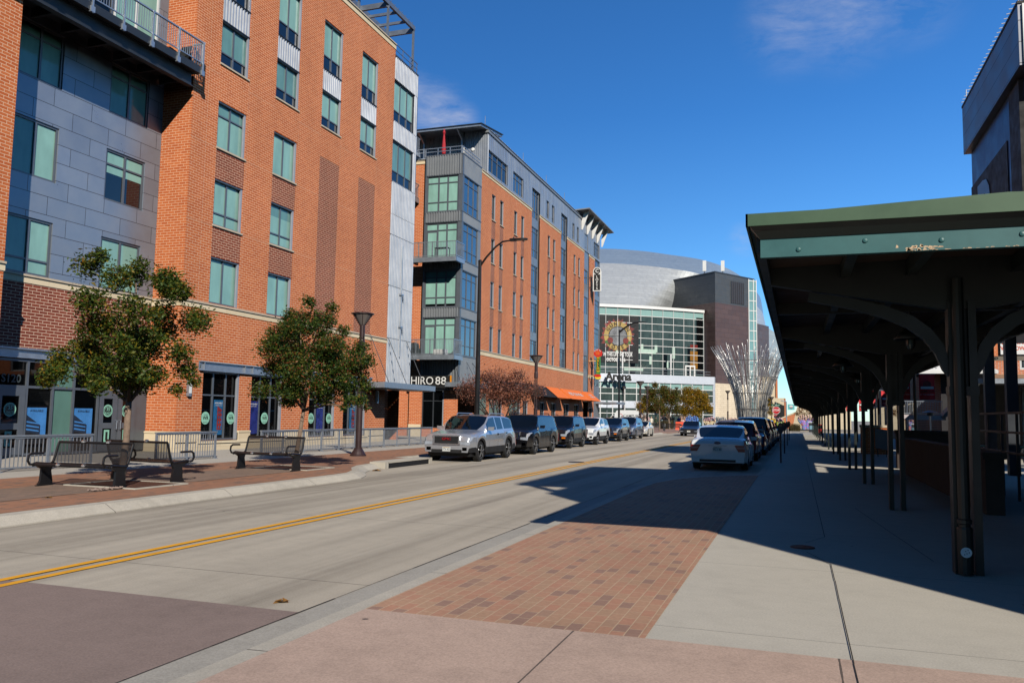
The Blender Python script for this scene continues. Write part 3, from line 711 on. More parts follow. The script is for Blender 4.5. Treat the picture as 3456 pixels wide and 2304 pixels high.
# recess shop front
b = MB(); sf = fx(-23.42); g = MB()
edges = [17.7, 18.75, 19.86, 20.84, 21.68, 22.74, 23.62, 24.5]
for y in edges: b.pbox(sf, y-.04, y+.04, .2, 3.25, -.04, .08)
for z in (.22, 2.38, 3.22): b.pbox(sf, 17.66, 24.6, z-.04, z+.04, -.034, .07)
b.pbox(sf, 24.5, YA, .2, 3.3, -.02, .1)
S0 = b.build('shop_front', FRAME, B1)
for a, c in zip(edges, edges[1:]):
    gp = (a == 20.84)
    g.face([sf(a, .2, .02), sf(c, .2, .02), sf(c, 3.25, .02), sf(a, 3.25, .02)], 1 if gp else 0)
g.build('pane', [BLACKG, GREENG], S0)
b = MB(); b.box(-23.42, -23.3, 17.64, 24.66, 3.29, 3.33); b.box(-23.42, -23.28, 17.64, 24.66, 3.56, 3.61); b.box(-23.42, -23.38, 17.64, 24.66, 3.33, 3.56); b.build('lintel_beam', STEELL, B1)
for k, (a, c) in enumerate(((17.74, 18.71), (18.79, 19.8), (22.78, 23.6), (23.64, 24.46))):
    d = MB(); q = fx(-23.36); dm = (a+c)/2
    d.wall(q, a, c, .22, 2.34, [(a+.2, c-.2, 1.22, 2.08), (a+.2, c-.2, .45, 1.02)], .05)
    D = d.build('door', FRAME, B1)
    d = MB(); d.face([q(a+.18, .4, .03), q(c-.18, .4, .03), q(c-.18, 2.1, .03), q(a+.18, 2.1, .03)]); d.build('pane', BLACKG, D)
    d = MB(); hy = c-.07 if k % 2 == 0 else a+.07
    d.tube([q(hy, 1.0, 0), q(hy, 1.0, -.09), q(hy, 1.3, -.09), q(hy, 1.3, 0)], .014, 6); d.build('handle', STEELL, D)
    sticker(D, q(dm, 1.65, .02), UY, UZ, .22, [('35', .05, .17, 0), ('EAST', -.09, .11, 0)], True)
    d = MB(); d.face([q(dm-.12, .5, .02), q(dm+.12, .5, .02), q(dm+.12, .97, .02), q(dm-.12, .97, .02)]); d.face([q(dm-.05, .6, .016), q(dm+.05, .6, .016), q(dm+.05, .9, .016), q(dm-.05, .9, .016)], 1); d.build('window_sticker', [STK, STKD], D)
b = MB(); text_on(b, 'S120', sf(19.3, 2.62, 0), UY, UZ, .36, 1, .02); b.build('suite_number', paint('faded_white_letters', (66, 74, 74), .6), S0)
for a, c in ((19.92, 20.68), (21.78, 22.55)):
    b = MB(); b.face([sf(a, .55, 0), sf(c, .55, 0), sf(c, 1.72, 0), sf(a, 1.72, 0)], 0)
    b.face([sf(a, .8, -.004), sf(a+.55, .8, -.004), sf(a+.55, 1.15, -.004), sf(a, 1.5, -.004)], 1); b.face([sf(a, .55, -.008), sf(c, .55, -.008), sf(c, .82, -.008), sf(a, .95, -.008)], 2)
    for z in (1.0, 1.12, 1.24): b.face([sf(a+.03, z, -.006), sf(a+.5, z-.06, -.006), sf(a+.5, z-.02, -.006), sf(a+.03, z+.05, -.006)], 0)
    text_on(b, 'AVAILABLE', sf((a+c)/2, 1.62, -.01), UY, UZ, .1, 1, .01, 1); b.build('poster', [paint('poster_sky', (70, 132, 196), .4, var=.15), paint('poster_building', (34, 46, 66), .4, var=.4), paint('poster_ground', (26, 26, 28), .4, var=.4)], S0)
# ------------------------------------------------------------------ second (loft) building
B2 = thing('brick_loft_building', 'second brick building along the street with grey metal corner bay and long metal attic', 'building', (-28, 72, .15))
L0, L1 = 52.1, 94.6
f2 = fx(BX); f2b = fy(L0)
seg = [(55.75, 68.0), (70.38, 77.5), (79.85, 87.0), (89.25, 91.95)]
slit_u = [[57.97, 59.83, 63.25, 65.1], [73.0, 74.8], [82.5, 84.4], []]
slit_z = [(6.47, 8.4), (9.9, 11.87), (13.3, 15.2), (16.68, 18.66)]
GW = [(a, a+w, .55, 2.95) for a, w in ((58.2, 2.9), (62.7, 3.0), (66.3, 1.4), (71.2, 1.4), (74.8, 1.6), (79.2, 2.0), (83.2, 2.0))]
b = MB(); SL = []
for (a, c), us in zip(seg, slit_u):
    h = [(u, u+.86, z0, z1) for u in us for z0, z1 in slit_z]; SL += h
    dk = [(u, u+.86, z0, z1) for u in us for z0, z1 in ((8.4, 9.9), (11.87, 13.3), (15.2, 16.68))]
    b.wall(f2, a, c, 6.1, 19.7, h+dk, .16)
    for q in dk: b.face([f2(q[0], q[2], .012), f2(q[1], q[2], .012), f2(q[1], q[3], .012), f2(q[0], q[3], .012)], 1)
b.wall(f2, 55.75, 87.0, .15, 6.1, GW, .16); b.wall(f2, 89.25, 91.95, .15, 6.1, [(89.6, 91.4, .3, 2.7)], .16)
b.wall(fy(L0+.3), -40, -24.88, .15, 19.6); b.wall(fy(L0+.02), -25.7, BX, .15, 4.4, [(-24.75, -23.05, .75, 3.5)], .2)
b.box(-40, -22.6, 56, 94.5, .2, 19.6); b.box(-40, -22.9, 52.6, 56, 4.5, 19.6)
b.build('wall', [BRK, BRKD], B2)
ledge(B2, f2, 55.75, 86.99, 6.1, 6.47, .05); ledge(B2, f2, 89.26, 91.95, 6.0, 6.35, .05)
for a, c in seg: ledge(B2, f2, a-.02, c+.02, 19.7, 19.96, .05, 'cornice')
ledge(B2, fy(L0+.27), -40, -24.9, 19.6, 19.9, .05, 'cornice')
for u0, u1, z0, z1 in SL:
    window(B2, f2, u0, u1, z0, z1, .14, (), (.3,), .06, FRAME, DARKG if z0 > 10 else BLUEG, DARKG, sill=SILL if z0 > 7 else None, name='slit_window')
# grey strips with glass
STR = [(68.0, 70.38), (77.5, 79.85)]
SZ = [(6.5, 8.35), (9.05, 11.7), (12.4, 15.05), (15.75, 18.5), (19.3, 21.87)]
FLAT = panel_metal('grey_flat_panel', (134, 139, 146), 1.2, 3.4, .35, .42)
for a, c in STR:
    b = MB(); b.wall(fx(BX-.1), a, c, 6.47, 21.9, [(a+.1, c-.1, z0, z1) for z0, z1 in SZ], .08); b.build('grey_strip', FLAT, B2)
    for z0, z1 in SZ: window(B2, fx(BX-.1), a+.1, c-.1, z0, z1, .06, (.36, .68), (.27, .85), .06, FRAME, BLUEG, DARKG, name='strip_window')
a, c = 87.0, 89.25
SZ2 = [(6.9, 8.4), (10.0, 11.8), (13.0, 14.9), (16.3, 17.9)]
b = MB(); b.wall(fx(BX-.06), a, c, 3.3, 21.9, [(a+.25, c-.3, z0, z1) for z0, z1 in SZ2], .08); b.build('grey_strip', FLAT, B2)
for z0, z1 in SZ2: window(B2, fx(BX-.06), a+.25, c-.3, z0, z1, .06, (.5,), (), .06, FRAME, BLUEG, DARKG, name='strip_window')
a, c = 91.95, 94.6
SZ3 = [(5.2, 8.3), (9.1, 11.9), (12.5, 15.2), (15.8, 18.6), (19.1, 21.9)]
b = MB(); b.wall(fx(BX-.02), a, c, .15, 21.9, [(a+.1, c-.15, z0, z1) for z0, z1 in SZ3], .08); b.wall(fp((BX, L1), (-40, L1))[0], 0, 18, .15, 22.5, [], .1); b.build('end_bay', FLAT, B2)
for z0, z1 in SZ3: window(B2, fx(BX-.02), a+.1, c-.15, z0, z1, .06, (.34, .68), (.25, .8), .06, FRAME, BLUEG, DARKG, name='strip_window')
# metal attic
AT = [(57.0, 61.45), (62.83, 65.5), (72.38, 73.25), (74.18, 75.05), (81.82, 82.65), (83.67, 84.5), (87.02, 88.62), (91.4, 94.2)]
b = MB()
us = sorted({56.85, 94.6, *[x for q in AT for x in q], *[x for q in STR for x in q]})
for u0, u1 in zip(us, us[1:]):
    m = (u0+u1)/2
    if any(q[0] < m < q[1] for q in STR): b.corrug(f2, u0, u1, 21.9, 23.1, .4, .02)
    elif any(q[0] < m < q[1] for q in AT): b.corrug(f2, u0, u1, 19.96, 20.2, .4, .02); b.corrug(f2, u0, u1, 21.87, 23.1, .4, .02)
    else: b.corrug(f2, u0, u1, 19.96, 23.1, .4, .02)
b.corrug(fy(56.85), -24.0, BX, 19.96, 23.3, .16, .03); b.corrug(fy(57.6), -34, -24.0, 19.96, 23.6, .16, .03)
b.face([(-24, 56.85, 19.96), (-24, 57.6, 19.96), (-24, 57.6, 23.3), (-24, 56.85, 23.3)])
b.box(-40, BX-.4, 58, 94.4, 19.7, 23.1)
b.pbox(f2, 56.7, 94.7, 23.1, 23.32, -.1, .4, 1); b.pbox(fy(56.7), -24, BX+.1, 23.3, 23.33, -.05, .4, 1)
b.build('attic_wall', [panel_metal('attic_standing_seam', (158, 163, 170), .4, 4, .4, .4), GALVD], B2)
for u0, u1 in AT:
    n = 4 if u1-u0 > 4 else (3 if u1-u0 > 2 else 1)
    window(B2, f2, u0, u1, 20.18, 21.87, .1, tuple(k/n for k in range(1, n)), (.72,) if n > 1 else (.3,), .06, FRAME, BLUEG if n < 4 else DARKG, DARKG, name='attic_window')
b = MB()
k = 57.2
while k < 84: b.box(BX+.05, BX+.13, k, k+.16, 23.33, 23.4); k += .62
b.box(BX+.03, BX+.16, 57.0, 84.2, 23.323, 23.34); b.build('roof_edge_beads', GALV, B2)
b = MB()
for y in (57.2, 66.5, 73.5, 80, 88): b.tube([(BX-.4, y, 23.3), (BX-.4, y, 24.6)], .025, 5)
b.build('lightning_rod', STEELL, B2)
# flying roof over the terrace, with its thin props
b = MB(); b.prism([(55.3, 23.12), (55.3, 23.27), (60, 23.95), (60, 23.8)], lambda y, z: (-30, y, z), lambda y, z: (-22.0, y, z))
b.prism([(55.22, 23.275), (55.22, 23.33), (60, 24.02), (60, 23.96)], lambda y, z: (-30.1, y, z), lambda y, z: (-21.9, y, z), 1)
for x in (-24.0, -27.2): b.prism([(55.5, 23.15), (56.84, 23.3), (56.84, 20.1), (56.6, 20.1), (56.5, 22.6)], lambda y, z: (x-.05, y, z), lambda y, z: (x+.05, y, z))
b.build('terrace_roof', [STEELL, DKSTEEL], B2)
b = MB(); b.prism([(BX-1.5, 23.8), (-20.85, 23.98), (-20.85, 24.1), (BX-1.5, 23.95)], lambda x, z: (x, 84.6, z), lambda x, z: (x, 97.0, z))
for y in (85.6, 88.0, 90.4, 92.8, 95.2):
    b.prism([(BX+.03, 21.95), (BX+.16, 21.95), (BX+.85, 23.9), (BX+.35, 23.9), (BX+.03, 22.9)], lambda x, z: (x, y-.05, z), lambda x, z: (x, y+.05, z), 1)
b.build('bracketed_roof', [GALVD, WHITE], B2)
# corner bay of grey ribbed metal
bx0, bx1, by1 = -24.87, BX, 55.74
b = MB()
FL = [(15.93, 18.55), (12.5, 15.15), (9.13, 11.75), (5.8, 8.42)]
bands = [(18.58, 20.0), (15.2, 15.9), (11.8, 12.45), (8.45, 9.1), (3.4, 5.75)]
bf = fy(L0); bs = fx(BX)
for z0, z1 in bands:
    b.corrug(bf, bx0+.02, bx1-.12, z0, z1, .13, .035); b.corrug(bs, L0+.12, by1, z0, z1, .2, .02)
    b.pbox(bf, bx0, bx1+.03, z1-.02, z1+.06, -.04, .05, 1); b.pbox(bs, L0-.03, by1, z1-.02, z1+.06, -.04, .05, 1)
    b.pbox(bf, bx0, bx1+.02, z0-.05, z0+.02, -.03, .05, 1); b.pbox(bs, L0-.02, by1, z0-.05, z0+.02, -.03, .05, 1)
b.box(bx1-.3, bx1+.01, L0-.01, L0+.3, 3.4, 20.0, 1); b.box(bx0-.01, bx0+.12, L0-.01, L0+.25, 3.4, 20.0, 1)
b.pbox(bs, 55.2, by1, 3.4, 20, -.005, .1)
b.box(bx0+.2, bx1-.35, L0+.35, by1, 3.4, 19.8, 1)
b.build('corner_bay', [GALVD, FRAME], B2)
for k, (z0, z1) in enumerate(FL):
    door = k in (1, 3)
    window(B2, bf, bx0+.12, bx1-.3, z0, z1, .08, (.37, .66), (.27, .8) if not door else (.8,), .09, FRAME, BLIND, BLACKG, split=.1 if k == 2 else 0, shade=.2 if k == 2 else 0, name='bay_window')
    window(B2, bs, L0+.3, 55.2, z0, z1, .06, (.34, .68), (.27, .8), .07, FRAME, BLUEG, BLIND2, name='bay_window')
    if door:
        b = MB(); b.pbox(bf, bx0+.2, bx0+1.05, z0-.02, z0+2.05, .03, .12); b.pbox(bf, bx0+.3, bx0+.95, z0+.12, z0+1.95, .02, .04, 1); D = b.build('balcony_door', [FRAME, BLIND], B2)
        # balcony
        fl = z0-.12
        b = MB(); b.box(-25.6, -21.75, L0-1.5, L0-.02, fl-.04, fl); b.box(-25.65, -21.7, L0-1.55, L0-1.46, fl-.3, fl+.03)
        b.box(-21.78, -21.7, L0-1.5, L0, fl-.28, fl+.02)
        for x in (-25.3, -24.2, -23.1, -22.0): b.box(x-.04, x+.04, L0-1.5, L0-.02, fl-.22, fl-.04)
        BA = b.build('balcony', STEELL, B2)
        b = MB(); y = L0-1.5; xr = -21.74
        for z in (fl+.1, fl+1.07): b.bar((-25.6, y, z), (xr, y, z), .05); b.bar((xr, y, z), (xr, L0, z), .05)
        for x in (-25.6, -24.55, -23.5, -22.4, xr): b.bar((x, y, fl-.1), (x, y, fl+1.08), .05)
        x = -25.55
        while x < xr: b.bar((x, y, fl+.1), (x, y, fl+1.05), .018); x += .11
        yy = y
        while yy < L0: b.bar((xr, yy, fl+.1), (xr, yy, fl+1.05), .018); yy += .11
        b.build('balcony_railing', STEELL, BA)
for z in (17.0, 13.75+6.6):     # two more balconies seen end-on round the corner
    b = MB(); b.box(-27.6, -25.5, L0-1.2, L0+.25, z-.04, z); b.box(-27.6, -25.45, L0-1.25, L0-1.16, z-.28, z+.02); b.box(-25.54, -25.45, L0-1.2, L0+.25, z-.28, z+.02)
    BA = b.build('balcony', STEELL, B2); b = MB(); xr = -25.5; y = L0-1.2
    for q in (z+.1, z+1.07): b.bar((-27.6, y, q), (xr, y, q), .05); b.bar((xr, y, q), (xr, L0+.25, q), .05)
    for k in range(20): b.bar((xr-k*.11, y, z+.1), (xr-k*.11, y, z+1.05), .018)
    for k in range(13): b.bar((xr, y+k*.11, z+.1), (xr, y+k*.11, z+1.05), .018)
    b.build('balcony_railing', STEELL, BA)
b = MB(); x0, x1 = -28, BX
for z in (20.35, 20.6): b.bar((x0, L0+.1, z), (x1-.1, L0+.1, z), .045); b.bar((x1-.1, L0+.1, z), (x1-.1, 55.6, z), .045)
for k in range(7): b.bar((x1-.1-k*.95, L0+.1, 20), (x1-.1-k*.95, L0+.1, 20.6), .045)
b.box(-28, BX-.05, L0+.15, 57, 19.9, 19.97)
b.build('terrace_railing', STEELL, B2)
b = MB(); b.pbox(fy(57.58), -26.2, -24.9, 20.6, 22.0, -.02, .05); b.pbox(fy(57.55), -26.3, -24.8, 21.98, 22.1, -.06, .05, 1); b.build('terrace_window', [BLACKG, WHITE], B2)
b = MB(); b.lathe([(.09, 0), (.14, .03), (.14, .12), (.09, .16)], (-23.2, 56.75, 21.9), 10, axis='y'); b.tube([(-23.9, 56.7, 20.1), (-23.9, 56.7, 22.3)], .035, 6); b.build('roof_flood_light', WHITE, B2)
window(B2, fy(L0+.02), -24.75, -23.05, .75, 3.5, .16, (.5,), (.68,), .07, FRAMED, BLACKG, BLACKG, name='shop_window')
b = MB()
for pt_, a_, c_ in ((fy(L0+.02), -25.7, -24.75), (fy(L0+.02), -23.05, BX), (f2, 56.4, 58.2)):
    b = MB(); b.pbox(pt_, a_, c_, .15, .98, -.04, .1); b.build('stone_base', CREAM, B2)
for a, c, z0, z1 in GW: window(B2, f2, a, c, z0, z1, .14, (.5,), (.7,), .07, FRAMED, BLACKG, BLACKG, name='shop_window')
window(B2, f2, 89.6, 91.4, .3, 2.7, .14, (.5,), (), .07, FRAMED, BLACKG, BLACKG, name='shop_window')
b = MB(); b.box(-22.5, -21.2, L0-1.1, L0-.03, 3.57, 3.88); b.box(-21.95, -20.85, L0-.02, 55.3, 3.57, 3.88)
for p, q in (((-22.3, L0+.0, 5.2), (-21.4, L0-1, 3.88)), ((BX+.02, 53.5, 5.4), (-21, 53.2, 3.88)), ((BX+.02, 54.6, 5.4), (-21, 54.9, 3.88))): b.tube([p, q], .018, 5, 1)
b.build('entrance_canopy', [STEELL, DKSTEEL], B2)
b = MB(); b.pbox(f2, 56.0, 57.5, .2, 3.3, -.004, .1); b.build('door', BLACKG, B2)
b = MB(); b.box(-22.6, -19.6, 93.0, 98.2, 3.2, 3.42); b.build('entrance_canopy', STEELL, B2)
# red parasol folded on the terrace
t = MB(); t.lathe([(.03, 0), (.03, .5), (.13, .55), (.17, .8), (.1, 1.6), (.06, 2.0), (.12, 2.15), (.05, 2.35), (.01, 2.45)], (-24.1, 53.4, 20.0), 12)
t.build('parasol', paint('red_canvas', (168, 26, 38), .7, var=.15), label='folded red parasol standing on the terrace of the second brick building', cat='parasol')
# balcony things
t = thing('barbecue_grill', 'black covered barbecue grill on the lower balcony of the grey bay', 'grill', (-25.0, 51.2, 5.68))
b = MB(); b.box(-25.35, -24.65, 51.0, 51.5, 5.68, 6.2); b.lathe([(.36, 0), (.36, .2), (.28, .36), (.05, .42)], (-25, 51.25, 6.2), 12); b.build('cover', BLACKM, t)
t = MB(); t.box(-23.4, -22.5, 50.9, 51.35, 5.68, 6.1); t.box(-23.35, -22.55, 50.85, 50.9, 5.75, 6.05, 0); t.build('storage_box', WHITE, label='white slatted storage box on the lower balcony of the grey bay', cat='box')
t = thing('balcony_table', 'dark slatted table on the upper balcony of the grey bay', 'table', (-23.0, 51.2, 12.38))
b = MB()
for k in range(6): b.box(-23.5, -22.5, 50.9+k*.09, 50.97+k*.09, 13.1, 13.13)
b.build('table_top', BLACKM, t); b = MB()
for x in (-23.45, -22.55):
    for y in (50.95, 51.35): b.bar((x, y, 12.38), (x, y, 13.1), .04)
b.build('leg', BLACKM, t)
t = thing('deck_chair', 'dark folding deck chair on the wide balcony above the panel recess', 'chair', (-22.0, 24.2, 14.78))
b = MB(); b.bar((-22.2, 23.7, 15.2), (-22.2, 24.6, 15.1), .5, .03); b.build('seat', BLACKM, t)
b = MB(); b.bar((-22.2, 24.6, 15.1), (-22.2, 24.85, 15.75), .5, .03); b.build('backrest', BLACKM, t)
b = MB()
for x in (-22.42, -21.98): b.bar((x, 23.7, 15.2), (x, 24.5, 14.78), .03); b.bar((x, 24.6, 15.12), (x, 23.8, 14.78), .03)
b.build('leg', BLACKM, t)

# ------------------------------------------------------------------ signs on the brick blocks
def sign(name, label, cat='sign', loc=(0, 0, 0), group=None): return thing(name, label, cat, loc, group)
t = sign('restaurant_sign', 'black HIRO 88 sign board on the grey corner bay above the entrance canopy', loc=(-24.1, L0-.1, 3.57))
b = MB(); b.box(-25.67, -22.52, L0-.22, L0-.06, 3.5, 4.36); b.box(-22.51, -22.46, L0-.23, L0-.05, 3.49, 4.37, 1); b.build('board', [BLACKM, paint('orange_edge', (236, 150, 30), .5)], t)
b = MB(); text_on(b, 'HIRO', (-24.62, L0-.24, 3.98), UX, UZ, .78, .95, .0, 0); text_on(b, '88', (-23.2, L0-.24, 3.98), UX, UZ, .78, 1.1, .0, 0); b.build('lettering', WHITE, t)
t = sign('restaurant_sign', 'long black HIRO 88 fascia sign along the brick wall behind the brown berry tree', loc=(BX+.1, 63, 3.8))
b = MB(); b.box(BX+.0, BX+.14, 56.25, 70.0, 3.75, 4.45); b.box(BX-.0, BX+.15, 56.1, 56.24, 3.74, 4.46, 1); b.build('board', [BLACKM, MATS['orange_edge']], t)
b = MB(); text_on(b, 'HIRO 88', (BX+.16, 58.4, 4.08), UY, UZ, .62, 1.2, .0)
for k, y in enumerate((62.0, 63.0, 64.2, 66.4, 67.4)): text_on(b, 'SUSHI'[k], (BX+.16, y, 4.05), UY, UZ, .5, 1.6, .0)
b.build('lettering', WHITE, t)
t = sign('blade_sign', 'tall black and white C LOFTS blade sign near the far corner of the second building', loc=(-21.1, 89.5, 15.7))
b = MB(); b.box(-21.58, -20.62, 89.38, 89.62, 15.72, 18.0); disc(b, (-21.1, 89.36, 18.0), UX, UZ, .46, 24); b.build('case', WHITE, t)
b = MB(); b.box(-21.45, -20.75, 89.35, 89.65, 15.85, 17.62); disc(b, (-21.1, 89.33, 18.0), UX, UZ, .36, 24); b.build('panel', BLACKM, t)
b = MB()
for k, ch in enumerate('LOFTS'): text_on(b, ch, (-21.1, 89.33, 17.35-k*.33), UX, UZ, .38, 1.1, .02)
text_on(b, 'C', (-21.1, 89.31, 18.0), UX, UZ, .55, 1, .03); b.build('lettering', WHITE, t)
b = MB(); b.bar((BX, 89.5, 17.3), (-21.5, 89.5, 17.3), .1); b.bar((BX, 89.5, 16.2), (-21.5, 89.5, 16.2), .1); b.build('bracket', DKSTEEL, t)
t = sign('blade_sign', 'colourful vertical MELLOW pizza sign with red round top at the building corner', loc=(-20.9, 89.5, 5.8))
b = MB(); b.box(-21.12, -20.68, 89.38, 89.62, 6.4, 8.6); b.build('case', paint('sign_green', (72, 142, 60), .5, var=.3, scale=6), t)
b = MB(); b.box(-21.04, -20.76, 89.35, 89.65, 6.75, 8.35); b.build('panel', BLACKM, t)
b = MB(); disc(b, (-20.95, 89.34, 8.75), UX, UZ, .46, 24); disc(b, (-20.95, 89.33, 8.75), UX, UZ, .28, 24, 1); disc(b, (-20.95, 89.32, 8.75), UX, UZ, .24, 20, 0, r0=.2)
b.bar((-20.95, 89.31, 8.55), (-20.95, 89.31, 8.95), .04, .01, 1); disc(b, (-20.9, 89.35, 6.05), UX, UZ, .36, 20, 2, .2); disc(b, (-20.95, 89.34, 6.25), UX, UZ, .42, 20, 0, .17)
disc(b, (-20.95, 89.66, 8.75), -UX, UZ, .46, 24)
for k in range(9):
    a_ = math.radians(150-k*15); text_on(b, 'PIZZA BAK'[k], (-20.95+.37*math.cos(a_), 89.3, 8.75+.37*math.sin(a_)), (math.sin(a_), 0, -math.cos(a_)), (math.cos(a_), 0, math.sin(a_)), .15, 1, .02, 3)
b.build('emblem', [paint('sign_red', (206, 44, 36), .5), paint('sign_orange', (226, 96, 40), .5), paint('sign_yellow', (240, 206, 60), .5), WHITE], t)
b = MB()
for k, ch in enumerate('MELLOW'): text_on(b, ch, (-20.9, 89.32, 8.18-k*.29), UX, UZ, .33, 1.1, .02)
b.build('lettering', paint('sign_yellow_letters', (240, 196, 40), .5), t)
b = MB()
for z in (7.9, 6.2): b.box(BX, -21.1, 89.42, 89.58, z-.06, z+.06)
b.build('bracket', paint('tan_bracket', (206, 166, 122), .6), t)
ORG = paint('orange_canvas', (236, 118, 48), .75, var=.06); BLKC = paint('black_canvas', (22, 22, 24), .8)
def awning(y0, y1, label, text, cols_, out=1.2, grp='awnings over the restaurant windows'):
    t = sign('awning', label, 'awning', (BX, (y0+y1)/2, 3.4), grp); zt, zb = 4.41, 3.45
    b = MB(); b.face([(BX+.02, y0, zt), (BX+.02, y1, zt), (BX+out, y1, zb), (BX+out, y0, zb)]); b.face([(BX+out, y0, zb), (BX+out, y1, zb), (BX+out, y1, zb-.06), (BX+out, y0, zb-.06)])
    for y in (y0, y1): b.face([(BX+.02, y, zt), (BX+.02, y, zb-.05), (BX+out, y, zb-.05), (BX+out, y, zb)], 1)
    b.build('canvas', cols_, t)
    b = MB(); b.bar((BX+.02, y0, zb), (BX+out, y0, zb-.03), .03); b.bar((BX+.02, y1, zb), (BX+out, y1, zb-.03), .03); b.build('frame', DKSTEEL, t)
    if text:
        v = Vector((out*-1, 0, zt-zb)).normalized(); n = UY.cross(v)
        b = MB()
        for s, dz, sz, xs in text: text_on(b, s, Vector((BX+.02+out/2, (y0+y1)/2, (zt+zb)/2))+n*.012+v*dz, UY, v, sz, xs, .015)
        b.build('lettering', WHITE, t)
awning(68.3, 72.2, 'black canvas awning, left of the orange awnings', None, [BLKC, BLKC])
awning(72.8, 77.0, 'orange awning with a black end panel, first of the orange awnings', None, [ORG, BLKC])
awning(77.8, 85.6, 'wide orange awning lettered in white, between two smaller orange awnings', [('FEED YOUR HEAD', 0, .62, 1.05)], [ORG, ORG])
awning(86.5, 90.3, 'small orange awning with small white writing nearest the building corner', [('MELLOW', .2, .34, 1), ('MUSHROOM', -.18, .34, 1)], [ORG, ORG])

# ------------------------------------------------------------------ arena
AR = thing('sports_arena', 'silver domed arena with curved glass front and brown tower at the end of the street', 'arena', (-30, 190, 0))
def smooth3(pts, n):       # resample a polyline with Catmull-Rom
    P = [Vector(p) for p in pts]; out = []
    for k in range(len(P)-1):
        p0 = P[max(k-1, 0)]; p1 = P[k]; p2 = P[k+1]; p3 = P[min(k+2, len(P)-1)]
        for i in range(n):
            t = i/n; out.append(.5*((2*p1)+(p2-p0)*t+(2*p0-5*p1+4*p2-p3)*t*t+(3*p1-p0-3*p2+p3)*t**3))
    out.append(P[-1]); return out
top = [(-70, 172, 36.5), (-55, 175, 38.6), (-41.6, 178.6, 39.3), (-34, 181.4, 39.1), (-27.9, 183.5, 38.4), (-18.9, 186.8, 37.0), (-12.3, 189.8, 34.2), (-8.1, 199.7, 30.6), (-8.5, 215, 29.5)]
mid = [(-70, 166, 33), (-55, 168, 34.5), (-40, 172.2, 34.8), (-32, 175, 34.5), (-25.5, 177.6, 33.9), (-19.2, 180.6, 32.8), (-13, 187, 30.5), (-7.6, 199, 26.8), (-8.2, 215, 26)]
low = [(-70, 153.5, 23.0), (-55, 155.5, 23.5), (-40, 159.0, 23.6), (-31.5, 162.2, 23.5), (-27.6, 168.5, 23.3), (-25.5, 178.5, 22.6), (-14, 184, 21.5), (-6.6, 197, 18), (-6.8, 215, 17)]
b = MB(); T, M_, Lw = smooth3(top, 8), smooth3(mid, 8), smooth3(low, 8)
for A_, B_, n in ((T, M_, 2), (M_, Lw, 6)):
    for k in range(len(A_)-1):
        for j in range(n):
            def q(i, t):
                p = A_[i].lerp(B_[i], t); bul = math.sin(t*PI)*(.5 if n == 6 else .15); return p+Vector((.4, -1, 0)).normalized()*bul
            b.face([q(k, j/n), q(k, (j+1)/n), q(k+1, (j+1)/n), q(k+1, j/n)], 1 if n == 2 else 0)
cen = Vector((-45, 225, 40))
for k in range(len(T)-1): b.face([T[k], T[k+1], cen], 0)
DOME = panel_metal('dome_metal_shingles', (186, 190, 192), 4.6, .6, .35, .42, gap=(160, 165, 170), ms=.02, var=.05, blot=.25)
DOME2 = panel_metal('dome_top_metal', (138, 156, 176), 5, .8, .35, .4, gap=(126, 144, 164), ms=.02, var=.03, blot=.2)
o = b.build('dome', [DOME, DOME2], AR, smooth=True)
gl = [(-60, 150.5), (-50, 150.6), (-43, 152.6), (-36.2, 155.5), (-28.5, 160.3), (-23, 164.6), (-17.8, 169.3)]
GP = [Vector((p[0], p[1], 0)) for p in gl]; GS = smooth3([(p.x, p.y, 0) for p in GP], 8)
b = MB()   # white cornice on the glass
def off2(P, k, d):
    a = P[max(k-1, 0)]; c = P[min(k+1, len(P)-1)]; t = (c-a).normalized(); return P[k]+Vector((t.y, -t.x, 0))*d
for k in range(len(GS)-1):
    for z0, z1, d in ((23.0, 23.55, .35),):
        p, q = off2(GS, k, d), off2(GS, k+1, d)
        b.face([(p.x, p.y, z0), (q.x, q.y, z0), (q.x, q.y, z1), (p.x, p.y, z1)]); b.face([(p.x, p.y, z1), (q.x, q.y, z1), (GS[k+1].x, GS[k+1].y+1.5, z1+.2), (GS[k].x, GS[k].y+1.5, z1+.2)])
b.face([(p.x, p.y, 23.56) for p in GS]+[(-26, 178, 23.56), (-60, 170, 23.56)])
b.build('cornice', WHITE, AR)
seglen = [0]
for p, q in zip(GS, GS[1:]): seglen.append(seglen[-1]+(q-p).length)
def along(s):
    for k in range(len(GS)-1):
        if seglen[k+1] >= s or k == len(GS)-2:
            t = (s-seglen[k])/(seglen[k+1]-seglen[k]); p = GS[k].lerp(GS[k+1], t); d = (GS[k+1]-GS[k]).normalized(); return p, d, Vector((d.y, -d.x, 0))
Ltot = seglen[-1]
BANDG = glass('arena_pale_green_band', (138, 172, 168), .06, 1.5, .08); AGL = glass('arena_glass', (60, 74, 72), .03, 1.7, .55, .12)
b = MB(); rows_z = [9.9+k*(13.1/9) for k in range(10)]
for k in range(len(GS)-1):
    p, q = GS[k], GS[k+1]
    for z0, z1 in zip(rows_z, rows_z[1:]): b.face([(p.x, p.y, z0), (q.x, q.y, z0), (q.x, q.y, z1), (p.x, p.y, z1)], 1 if z1 > 22.9 else 0)
G_ = b.build('glass_wall', [AGL, BANDG], AR)
b = MB(); s = Ltot; step = 2.42
while s > 0:
    p, d, n = along(s); q = p+n*.08; b.box(q.x-.04, q.x+.04, q.y-.06, q.y+.06, 9.9, 23.0); s -= step
